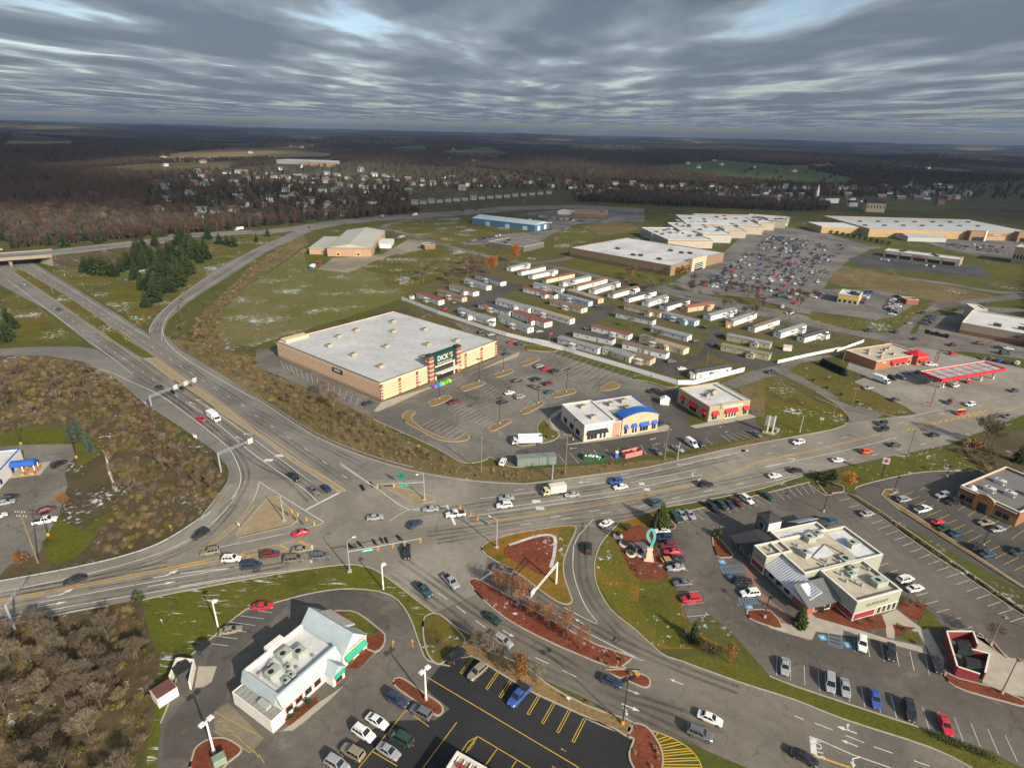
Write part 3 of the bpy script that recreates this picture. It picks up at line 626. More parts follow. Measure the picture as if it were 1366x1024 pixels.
# west road
for t in ('h 0 750 400 670 760 610 1365 510', 'h 160 665 700 565 1290 462', 'j 0 580 330 545', 'j 0 650 300 600 840 535', 'j 210 440 600 360 770 310'): line(wl, t, 0.2, 2)
for t in ('h 0 640 400 565 900 470 1100 435', 'h 0 650 400 578 900 482 1110 446', 'j 0 535 330 470 440 445 640 405 705 430', 'j 0 548 330 490 540 462 700 432'): line(yl, t, 0.24, 2)
for t in ('j 320 470 370 495', 'j 420 448 480 478', 'j 530 425 590 455', 'j 625 405 690 432'): line(yl, t, 0.5)
line(wl, 'j 708 430 702 525', 0.6); line(wl, 'j 675 240 850 150', 0.6)
# main road east
for t in ('k 0 220 100 160 300 140', 'k 480 100 800 60 1100 20 s 0 470 400 385 560 340 900 270', 'k 420 195 800 140 1365 60 s 0 520 300 460 560 410', 'k 520 160 s 0 575 300 510 600 455', 's 300 690 640 620 1000 545 1365 465', 's 1130 390 1365 340', 'g 0 915 420 830 700 760'): line(wl, t, 0.18, 2)
for t in ('k 420 235 700 190 1365 88 s 0 628 260 580 520 530 560 515', 'k 425 242 700 198 1365 96 s 0 640 260 590 530 537', 's 680 490 860 430 1060 345 1365 275', 's 690 497 870 437 1065 352 1365 283', 'g 0 882 300 815 605 742', 'g 0 890 300 822 605 748', 'g 715 722 1000 655 1363 590', 'g 720 735 1000 668 1363 603'): line(yl, t, 0.17, 2)
for i in range(13):
    a, b = P('g', 740 + i * 33, 733 - i * 8, 0), P('g', 775 + i * 33, 703 - i * 7.5, 0); yl.ribbon([a, b], 0.4, ZM)
for t in ('k 700 240 s 0 740 400 640 860 540 1365 430', 'f 20 1000 500 930 900 870 1365 770', 'g 0 850 500 745', 'g 430 885 860 790 1300 690', 'g 700 690 1100 600 1363 545', 'k 860 200 1200 150'): dashes(wl, L(t), 3.0, 9.0, 0.17)
line(wl, 'k 330 195 350 240', 0.7); line(wl, 'k 305 135 318 165', 0.6)
# south road
for t in ('k 545 500 760 640 1000 785 1200 890 1360 970 q 200 125 380 198', 'k 985 350 980 460 1000 560 1050 680 1110 770 930 680', 'k 990 345 1010 300 1090 210'): line(wl, t, 0.17, 3)
line(wl, 'k 480 540 550 490', 0.6)
for t in ('k 260 605 520 795', 'k 780 950 940 1024 q 0 335 160 405 320 465 370 485', 'o 135 740 185 760', 'o 245 780 380 830', 'o 410 845 510 885', 'o 560 905 690 950 860 1010'): dashes(wl, L(t), 3.0, 3.2, 0.16)
line(wl, 'o 232 853 440 945 655 1020', 0.2); line(wl, 'o 232 853 240 945', 1.0); line(yl, 'o 240 950 440 1020', 0.4)
# lane arrows, drawn as real outlines on the road
ARROW = [(-2.0, -.11), (.5, -.11), (.5, -.42), (1.9, 0), (.5, .42), (.5, .11), (-2.0, .11)]
TURN = [(-1.6, -.12), (.2, -.12), (.9, .55), (1.15, .3), (1.5, 1.5), (.4, 1.05), (.62, .8), (-.05, .12), (-1.6, .12)]
def arrow(rear, front, shape='s', col=None, s=1.0):
    a, b = rear, front; d = (b - a); ang = math.atan2(d.y, d.x); k = d.length / 3.9 * s; c = (a + b) / 2; wk = min(1.2, 4.2 / d.length)
    mb = col or wl; q = []
    src = ARROW if shape == 's' else ([(x, y) for x, y in TURN] if shape == 'l' else [(x, -y) for x, y in TURN][::-1])
    for x, y in src: q.append((c.x + k * (x * math.cos(ang) - y * wk * math.sin(ang)), c.y + k * (x * math.sin(ang) + y * wk * math.cos(ang)), ZM + 0.002))
    mb.face(q)
for r, a, b, sh in (('h', (235, 628), (400, 602), 'l'), ('h', (205, 678), (365, 650), 's'), ('h', (805, 525), (965, 500), 'l'), ('h', (790, 570), (945, 543), 's'), ('q', (270, 385), (362, 420), 's'), ('q', (240, 478), (360, 528), 's'), ('q', (240, 500), (300, 545), 'r'), ('q', (640, 355), (550, 316), 's'),
                    ('k', (1045, 775), (990, 742), 's'), ('k', (605, 805), (668, 840), 's'), ('o', (470, 835), (360, 795), 's'), ('o', (440, 830), (400, 780), 'r'), ('o', (475, 905), (385, 870), 's'), ('o', (490, 960), (410, 980), 'l'), ('d', (1045, 398), (1010, 385), 's'), ('d', (1095, 382), (1060, 367), 'l'), ('d', (1300, 585), (1255, 570), 's'), ('d', (1355, 562), (1312, 548), 'l'),
                    ('s', (460, 362), (385, 370), 's'), ('s', (545, 430), (490, 452), 'l'), ('s', (610, 480), (545, 495), 'l'), ('f', (410, 955), (340, 962), 's'), ('s', (1290, 330), (1355, 308), 'r'), ('f', (340, 785), (300, 790), 's'), ('f', (740, 738), (705, 745), 's'), ('s', (215, 150), (170, 160), 's'), ('s', (255, 195), (205, 200), 's'), ('s', (820, 95), (785, 102), 's'), ('s', (780, 52), (740, 60), 's')):
    arrow(P(r, *a), P(r, *b), sh)
for r, a, b in (('l', (175, 385), (180, 330)), ('l', (285, 375), (280, 325)), ('p', (1215, 880), (1165, 855)), ('p', (1130, 1015), (1090, 1000))): arrow(P(r, *a), P(r, *b), 's', yl)
for r, x, y in (('k', 785, 115), ('k', 805, 152), ('s', 100, 528), ('s', 145, 575), ('s', 940, 255), ('f', 1185, 800), ('e', 70, 848), ('e', 125, 825)):   # ONLY blocks on the lanes
    a, b = P(r, x - 22, y), P(r, x + 22, y); wl.ribbon([a, b], 1.5, ZM)
wl.build('white_lines', W_paint, main_road, False); yl.build('yellow_lines', Y_paint, main_road, False)
# tyre-darkened wheel paths and cast shadows of signals and signs laid as dark quads
def wear_mat():
    m, nt, b = newmat('tyre_wear'); g = mapped(nt); b.inputs['Base Color'].default_value = (0.045, 0.04, 0.035, 1); b.inputs['Roughness'].default_value = 0.9
    k = math_(nt, 'MULTIPLY', ramp(nt, ntex(nt, g, 0.09, 4, 0.6), 0.3, 0.7, 0.06, 0.42), ramp(nt, ntex(nt, g, 1.5, 3), 0.3, 0.7, 0.6, 1.0)); nt.links.new(k, b.inputs['Alpha']); return m
tw_ = MB()
for t in ('d 440 40 830 300 1100 500 1365 700 j 560 60 700 190', 'd 500 20 880 270 1150 450 1365 610 j 640 70 760 160', 'd 700 40 1000 240 1365 470 e 240 800 480 965', 'd 760 40 1050 230 1365 430 e 300 750 560 880', 'd 700 255 900 350 1100 500 1250 640 1320 780 1250 930 h 1240 150 1100 300 860 425 480 530 0 615', 'h 0 690 400 610 900 520 1365 430', 'h 0 730 400 650 900 560 1365 480 j 400 560 700 510', 'h 0 620 400 545 900 450',
          'k 100 190 500 130 800 85 1100 45 s 0 500 560 375 900 300', 'k 420 215 800 165 1365 75 s 0 600 600 480', 'k 200 290 700 225 s 0 690 500 580 1000 470 1365 390', 'k 250 330 720 255 s 0 790 500 660 1000 560 1365 480', 'k 60 420 260 560 520 740 900 950 q 150 380 500 500 900 640', 'k 20 500 300 700 560 900 q 0 380 300 520 760 740', 'k 600 480 900 680 1200 850 q 200 70 600 240 1000 390', 'k 1050 230 1030 420 1060 600 1200 780 q 300 60 640 230', 'a 620 930 640 880 700 810 860 710 1030 600'):
    p = smooth(L(t), 4)
    for s_ in (-.85, .85):
        q = []
        for i_, a_ in enumerate(p): d_ = (p[min(i_+1, len(p)-1)] - p[max(i_-1, 0)]).normalized(); q.append(a_ + Vector((-d_.y, d_.x, 0)) * s_)
        tw_.ribbon(q, .8, .0315)
tw_.build('tyre_wear', wear_mat(), main_road, False)
for r_, x_, y_, w_ in (('j', 905, 430, 18), ('j', 955, 420, 14), ('j', 1035, 410, 12), ('j', 1075, 403, 12), ('j', 1100, 400, 10), ('j', 1165, 388, 14), ('d', 920, 330, 14), ('d', 970, 318, 14), ('d', 1018, 303, 14), ('e', 540, 985, 12), ('e', 585, 970, 12), ('j', 970, 123, 14)):
    o = sheet('tarmac_or_shadow_patch', [P(r_, x_ - w_, y_ - 14), P(r_, x_ - w_ + 14, y_ - 16), P(r_, x_ + w_ + 8, y_ + 14), P(r_, x_ + w_ - 8, y_ + 16)], A_new, .0322)
# STOP word on the south road
def text_flat(body, loc, ang, size, m, name='lettering', parent=None, z=None, ext=0.0, rot=None, sx=1.0):
    cu_ = bpy.data.curves.new(name, 'FONT'); cu_.body = body; cu_.size = size; cu_.align_x = 'CENTER'; cu_.align_y = 'CENTER'; cu_.extrude = ext
    cu_.resolution_u = 2
    t = bpy.data.objects.new(name, cu_); dg = None
    COL.objects.link(t); bpy.context.view_layer.update()
    me = bpy.data.meshes.new_from_object(t.evaluated_get(bpy.context.evaluated_depsgraph_get())); bpy.data.objects.remove(t)
    o = link(name, me, m, parent); o.location = loc; o.scale = (sx, 1, 1)
    o.rotation_euler = rot if rot else (0, 0, ang)
    return o
ps, pe = P('o', 270, 940), P('o', 255, 880); dd = pe - ps
text_flat('STOP', P('o', 268, 915, ZM + 0.004), math.atan2(dd.y, dd.x), 1.9, W_paint, 'stop_lettering', south_road, sx=0.9)
# parking bays
def bays(lot, m, txt0, txt1, n, w=0.1, ends=True, z=ZM, double=False, base=False):
    """n+1 bay lines between two kerb points; txt1 gives the other ends of the first and last line"""
    a, b = L(txt0); c, d = L(txt1); mb = MB()
    for i in range(n + 1):
        p, q = a.lerp(b, i / n), c.lerp(d, i / n)
        if double:
            t = (b - a).normalized() * 0.22
            mb.ribbon([p - t, q - t], w, z); mb.ribbon([p + t, q + t], w, z); mb.ribbon([q - t * 1.2, q + t * 1.2], w, z)
        else: mb.ribbon([p, q], w, z)
    if base: mb.ribbon([a, b], w, z)
    mb.build('bay_lines', m, lot, False)
bays(lot_rest, W_paint, 'o 40 525 1330 985', 'o 42 420 1265 845', 15)
bays(lot_rest, W_paint, 'o 540 425 860 525', 'o 520 330 835 420', 4)
bays(lot_rest, W_paint, 'n 575 345 1365 895', 'n 505 368 1290 920', 16)
bays(lot_rest, W_paint, 'n 435 258 480 293', 'n 375 272 425 308', 1)
bays(lot_rest, W_paint, 'm 560 205 1040 90', 'm 635 262 1130 140', 12)
bays(lot_rest, W_paint, 'n 20 210 200 170', 'n 80 265 245 230', 5)
bays(lot_rest, W_paint, 'm 425 330 620 830', 'm 520 325 760 815', 8)
bays(lot_rest, W_paint, 'n 640 605 1090 945', 'n 590 620 1010 965', 8)
bays(lot_brick, Y_lot, 'n 690 255 1365 680', 'n 770 225 1440 640', 15)
bays(lot_brick, Y_lot, 'n 860 185 1365 430', 'n 800 220 1300 475', 9)
bays(lot_wg, W_paint, 'i 610 170 330 345', 'i 735 188 500 365', 5)
bays(lot_new, Y_lot, 'p 340 40 1366 610', 'p 240 170 1270 800', 9, 0.12, True, ZM, True)
bays(lot_new, Y_lot, 'F 745 455 375 905', 'F 905 570 560 1000', 3, 0.13, True, ZM, False, True)
line_mb = MB()
for t in ('p 60 265 1320 1015', 'F 1100 540 860 862', 'p 480 755 920 1018', 'p 640 860 540 1000', 'p 800 955 760 1018', 'p 480 755 400 800 345 880', 'p 480 755 380 890'): line(line_mb, t, 0.13)
for i in range(5): line_mb.ribbon([P('p', 400 + i * 14 - 10, 800 + 18 * (3 - i)), P('p', 425 + i * 10 - 10, 840 + 14 * (2 - i))], 0.13, ZM)
hat = smooth(L('q 430 650 540 690 640 740 710 800 750 860 770 920'), 4); line_mb.ribbon(hat, 0.16, ZM + .002)
for i in range(15):
    t = i / 14; q = hat[int(t * (len(hat) - 1))]; p = P('q', 430 + 80 * min(1, t * 2.2), 660 + 250 * t); line_mb.ribbon([p, q], 0.16, ZM)
line_mb.build('yellow_lines', Y_lot, lot_new, False)
mb = MB()
for i in range(9): mb.ribbon([P('i', 440 + i * 28, 770 + i * 22), P('i', 410 + i * 28 + 60, 700 + 70 + i * 28)], 0.12, ZM)
for t in ('i 430 720 690 860', 'i 420 820 620 940'): line(mb, t, 0.12)
mb.build('yellow_lines', paint('faded_yellow_paint', (0.42, 0.28, 0.06), 0.7), lot_wg, False)
# sports store bays
for a, b, n in (('e 130 345 560 545', 'e 150 385 540 585', 15), ('H 20 790 280 910', 'H 130 730 390 840', 7), ('H 230 660 520 800', 'H 340 600 640 740', 9), ('H 470 490 640 580', 'H 570 440 720 520', 6), ('H 700 540 900 640', 'H 780 500 960 600', 7), ('H 720 370 1010 480', 'H 820 330 1090 430', 9), ('H 960 300 1260 420', 'H 1050 260 1365 370', 10), ('H 640 60 880 130', 'H 690 30 930 100', 8), ('f 210 320 600 440', 'f 240 295 640 410', 12), ('f 260 395 460 460', 'f 350 350 520 410', 7)):
    bays(lot_sport, W_paint, a, b, n)
bays(lot_strip, W_paint, 'f 290 872 800 805', 'f 240 815 780 760', 9); bays(lot_strip, W_paint, 's 370 265 690 210', 's 270 215 620 150', 5); bays(lot_strip, W_paint, 's 840 185 1060 140', 's 760 125 930 100', 4)
# blue accessible bays
mb = MB()
for t in ('m 820 525 960 515', 'm 840 565 980 555', 'm 820 525 845 570', 'm 895 650 960 645', 'm 930 720 1060 715', 'm 950 755 1085 745', 'm 930 720 955 758', 'o 316 270 322 360', 'o 384 285 392 380', 'o 316 270 384 287', 'o 320 360 392 382', 'o 455 305 460 400'): line(mb, t, 0.12)
for i in range(8):
    mb.ribbon([P('m', 830 + i * 17, 523), P('m', 850 + i * 17, 565)], 0.12, ZM); mb.ribbon([P('m', 940 + i * 17, 719), P('m', 955 + i * 17, 755)], 0.12, ZM)
for i in range(4): mb.ribbon([P('o', 318, 295 + i * 18), P('o', 386, 310 + i * 20)], 0.12, ZM)
for r, x, y, w in (('m', 835, 497, 20), ('m', 885, 585, 20), ('m', 1000, 773, 22), ('o', 287, 321, 18), ('o', 423, 361, 18)):
    mb.ribbon([P(r, x - w, y), P(r, x + w, y)], 1.5, ZM + .001)
mb.build('blue_bays', B_paint, lot_rest, False)
mb = MB()
for r, x, y, w in (('m', 835, 497, 9), ('m', 885, 585, 9), ('m', 1000, 773, 9), ('o', 287, 321, 7), ('o', 423, 361, 7)): mb.ribbon([P(r, x - w, y), P(r, x + w, y)], 0.5, ZM + .004)
mb.build('wheelchair_symbols', W_paint, lot_rest, False)
# mall car park lines
mb = MB(); M0, MU, MV = None, None, None
# ------------------------------------------------------------------ vehicles
CARC = {'white': (0.72, 0.72, 0.70), 'silver': (0.42, 0.43, 0.44), 'grey': (0.17, 0.18, 0.19), 'black': (0.012, 0.013, 0.015), 'dark': (0.03, 0.035, 0.042), 'navy blue': (0.018, 0.03, 0.075), 'blue': (0.03, 0.08, 0.32), 'teal': (0.02, 0.07, 0.10), 'red': (0.50, 0.015, 0.03), 'maroon': (0.13, 0.015, 0.02), 'orange': (0.62, 0.10, 0.02), 'tan': (0.34, 0.29, 0.21), 'gold': (0.36, 0.31, 0.21), 'dark green': (0.012, 0.045, 0.03), 'brown': (0.16, 0.13, 0.10), 'cream': (0.62, 0.55, 0.34)}
TYRE = mat('tyre_rubber', (0.015, 0.015, 0.016), 0.85); RIM = mat('wheel_rim', (0.45, 0.45, 0.46), 0.35, 0.1, 2, 0.5, 0.8)
LAMP_W = mat('headlight_glass', (0.75, 0.76, 0.78), 0.15, 0.05); LAMP_R = mat('taillight_glass', (0.45, 0.01, 0.01), 0.2, 0.05)
GL = glass('car_glass', (0.012, 0.016, 0.02), 0.06); BEDM = mat('truck_bed', (0.03, 0.03, 0.032), 0.8)
TYPES = {  # length, stations (x, half width, belt height), cabin bottom x0,x1 top x0,x1, belt z, roof z, half widths
    'sedan': (4.75, [(-2.36, .66, .70), (-2.22, .84, .86), (-1.5, .90, .93), (0, .92, .93), (0.95, .91, .91), (1.85, .86, .79), (2.28, .72, .64)], (-1.75, 1.05, -1.02, .22), .90, 1.44, .82, .62),
    'coupe': (4.5, [(-2.2, .68, .72), (-2.05, .86, .86), (-1.2, .91, .91), (0, .92, .90), (0.9, .91, .86), (1.75, .86, .74), (2.2, .68, .6)], (-1.85, .85, -.85, .05), .87, 1.32, .80, .58),
    'SUV': (4.75, [(-2.34, .80, .9), (-2.2, .90, 1.02), (-1.2, .94, 1.06), (0, .95, 1.06), (1.0, .94, 1.03), (1.9, .89, .95), (2.3, .76, .78)], (-2.15, 1.1, -1.9, .38), 1.03, 1.74, .87, .70),
    'minivan': (5.0, [(-2.45, .82, .9), (-2.3, .92, 1.02), (-1.2, .97, 1.06), (0.2, .97, 1.05), (1.3, .95, 1.0), (2.1, .88, .85), (2.45, .74, .7)], (-2.3, 1.6, -2.05, .7), 1.02, 1.78, .90, .74),
    'pickup': (5.7, [(-2.85, .90, 1.02), (-2.75, .97, 1.08), (-1.2, .99, 1.08), (0, .99, 1.08), (1.2, .98, 1.08), (2.3, .95, 1.02), (2.75, .85, .88)], (-.75, 1.45, -.55, .72), 1.05, 1.86, .90, .73),
    'van': (5.6, [(-2.75, .93, 1.1), (-2.65, 1.0, 1.2), (-1.2, 1.0, 1.2), (0.2, 1.0, 1.2), (1.3, 1.0, 1.15), (2.2, .95, 1.0), (2.7, .82, .8)], (-2.65, 1.85, -2.6, 1.05), 1.18, 2.35, .96, .86)}
def lerp3(a, b, t): return tuple(a[i] + (b[i] - a[i]) * t for i in range(3))
def car_meshes(ty):
    ln, st, cab, zb, zr, hb, ht = TYPES[ty]
    mb = MB(); rings = []
    for x, w, zt in st:
        z0 = .24 if abs(x) < 2.0 else .32
        rings.append([(x, -w * .9, z0), (x, -w, z0 + .24), (x, -w * .97, zt - .10), (x, -w * .84, zt), (x, w * .84, zt), (x, w * .97, zt - .10), (x, w, z0 + .24), (x, w * .9, z0)])
    n0 = len(mb.v)
    for r in rings: mb.v += r
    k = 8
    for i in range(len(rings) - 1):
        for j in range(k): mb.f.append((n0+i*k+j, n0+i*k+(j+1) % k, n0+(i+1)*k+(j+1) % k, n0+(i+1)*k+j))
    mb.f.append(tuple(n0 + j for j in range(k))); mb.f.append(tuple(n0 + (len(rings)-1)*k + j for j in reversed(range(k))))
    b0, b1, t0, t1 = cab
    mb.frustum((b0, b1, -hb, hb), (t0, t1, -ht, ht), zb, zr - .05)
    mb.frustum((t0 + .02, t1 - .02, -ht + .02, ht - .02), (t0 + .15, t1 - .15, -ht + .14, ht - .14), zr - .05, zr)
    body = mb.fix(mb.mesh(ty + '_body'))
    out = {'body': body}
    # window panes set just proud of the cabin
    def pane(c4, a, b, lo, hi, off):
        (p, q, r, s) = c4                       # bottom a, bottom b, top b, top a
        def pt(u, v): return Vector(lerp3(lerp3(p, q, u), lerp3(s, r, u), v))
        pts = [pt(a, lo), pt(b, lo), pt(b, hi), pt(a, hi)]
        n = (pts[1] - pts[0]).cross(pts[3] - pts[0]).normalized()
        c = sum(pts, Vector()) / 4; ctr = Vector(((b0 + b1) / 2, 0, c.z))
        if n.dot(c - ctr) < 0: n = -n
        m2 = MB(); m2.face([v + n * off for v in pts]); return m2
    zt = zr - .05
    BL, BR, FL, FR = (b0, hb, zb), (b0, -hb, zb), (b1, hb, zb), (b1, -hb, zb)
    TBL, TBR, TFL, TFR = (t0, ht, zt), (t0, -ht, zt), (t1, ht, zt), (t1, -ht, zt)
    out['windshield'] = pane((FR, FL, TFL, TFR), .06, .94, .08, .96, .015).mesh('windshield')
    out['rear_window'] = pane((BL, BR, TBR, TBL), .08, .92, .25, .94, .015).mesh('rear_window')
    for nm, c4 in (('l', (BL, FL, TFL, TBL)), ('r', (BR, FR, TFR, TBR))):
        m2 = MB()
        spans = ((.50, .93), (.08, .46)) if ty not in ('coupe', 'van') else (((.3, .92),) if ty == 'coupe' else ((.66, .93),))
        if ty in ('SUV', 'minivan'): spans = ((.60, .92), (.32, .57), (.06, .29))
        for a, b in spans:
            q = pane(c4, a, b, .12, .92, .015); n = len(m2.v); m2.v += q.v; m2.f += [tuple(n + i for i in f) for f in q.f]
        out['side_window_' + nm] = m2.mesh('side_window')
    rad = .33 if ty in ('sedan', 'coupe') else .37
    wm = MB(); wm.tube((0, -.11, 0), (0, .11, 0), rad, rad, 12); out['wheel'] = wm.fix(wm.mesh('wheel'))
    hm = MB(); hm.tube((0, -.125, 0), (0, .125, 0), rad * .6, rad * .6, 8); out['rim'] = hm.fix(hm.mesh('rim'))
    fx, fw, fz = st[-1]; ex, ew, ez = st[0]
    def lamp(x, y0, y1, z0, z1): m = MB(); m.box(x - .05, x + .03, y0, y1, z0, z1); return m.mesh('lamp')
    out['head'] = [lamp(st[-1][0] - .02, s * .42 * 1.0 - .16, s * .42 + .16, fz - .22, fz - .07) for s in (-1, 1)]
    out['tail'] = [lamp(st[0][0] - .02, s * .5 - .14, s * .5 + .14, ez - .22, ez - .06) for s in (-1, 1)]
    out['bump'] = [lamp(x, -w * .8, w * .8, .30, .50) for x, w in ((fx + .03, fw), (ex - .02, ew))]
    out['wx'] = (ln * .5 - .92, -(ln * .5 - .98)); out['wy'] = st[3][1] - .10; out['rad'] = rad
    # one-piece version for far copies
    bm = bmesh.new(); bm.from_mesh(body); 
    for f in bm.faces: f.material_index = 0
    me = bpy.data.meshes.new(ty + '_far'); 
    v = [tuple(x.co) for x in bm.verts]; fcs = [tuple(q.index for q in f.verts) for f in bm.faces]; mi = [0] * len(fcs); bm.free()
    for key in ('windshield', 'rear_window', 'side_window_l', 'side_window_r'):
        n = len(v); v += [tuple(x.co) for x in out[key].vertices]
        for pl in out[key].polygons: fcs.append(tuple(n + i for i in pl.vertices)); mi.append(1)
    wb = MB()
    for x in out['wx']:
        for s in (-1, 1): wb.tube((x, s * out['wy'] - .12, rad), (x, s * out['wy'] + .12, rad), rad, rad, 8)
    n = len(v); v += wb.v; fcs += [tuple(n + i for i in f) for f in wb.f]; mi += [2] * len(wb.f)
    me.from_pydata(v, [], fcs); me.polygons.foreach_set('material_index', mi); me.materials.append(None); me.materials.append(GL); me.materials.append(TYRE)
    out['far'] = MB().fix(me)
    body.materials.append(None)
    for key in ('windshield', 'rear_window', 'side_window_l', 'side_window_r'): out[key].materials.append(GL)
    out['wheel'].materials.append(TYRE); out['rim'].materials.append(RIM)
    for m in out['head']: m.materials.append(LAMP_W)
    for m in out['tail']: m.materials.append(LAMP_R)
    for m in out['bump']: m.materials.append(BEDM)
    return out
CM = {t: car_meshes(t) for t in TYPES}
bedm = MB(); bedm.box(-2.68, -.85, -.78, .78, 1.0, 1.092); BED = bedm.mesh('bed'); BED.materials.append(BEDM)
RACK = MB().box(-1.6, .2, -.03, .03, 1.76, 1.81).mesh('roof_rail'); RACK.materials.append(TYRE)
def setpaint(o, color):
    o.material_slots[0].link = 'OBJECT'; o.material_slots[0].material = carpaint('car_paint_' + color.replace(' ', '_'), CARC[color], 0.35 if color in ('silver', 'grey', 'gold', 'tan') else 0.0)
def child(name, me, parent, loc=(0, 0, 0)):
    o = bpy.data.objects.new(name, me); COL.objects.link(o); o.parent = parent; o.location = loc; return o
NAMES = {'sedan': 'sedan_car', 'coupe': 'coupe_car', 'SUV': 'suv_car', 'minivan': 'minivan', 'pickup': 'pickup_truck', 'van': 'van'}
def car(ty, color, loc, ang, label, group=None, far=False):
    c = CM[ty]
    cat = {'pickup': 'pickup truck', 'van': 'van', 'minivan': 'van'}.get(ty, 'car')
    if far:
        o = bpy.data.objects.new(NAMES[ty], c['far']); COL.objects.link(o); o.location = loc; o.rotation_euler = (0, 0, ang); setpaint(o, color)
        return tag(o, label, cat, group)
    r = empty(NAMES[ty], loc, ang, label, cat, group)
    b = child('body', c['body'], r); setpaint(b, color)
    child('windshield', c['windshield'], r); child('rear_window', c['rear_window'], r); child('side_window', c['side_window_l'], r); child('side_window', c['side_window_r'], r)
    for x in c['wx']:
        for s in (-1, 1):
            w = child('wheel', c['wheel'], r, (x, s * c['wy'], c['rad'])); child('rim', c['rim'], w)
    for m in c['head']: child('headlight', m, r)
    for m in c['tail']: child('taillight', m, r)
    for m in c['bump']: child('bumper', m, r)
    if ty == 'pickup': child('bed', BED, r)
    if ty == 'SUV' and random.random() < .5: [child('roof_rail', RACK, r, (0, s * .6, 0)) for s in (-1, 1)]
    return r
def fit(r, a, b, zc=0.7, zg=0.04):
    p, q = P(r, *a, zc), P(r, *b, zc); d = q - p; c = (p + q) / 2
    return Vector((c.x, c.y, zg)), math.atan2(d.y, d.x)
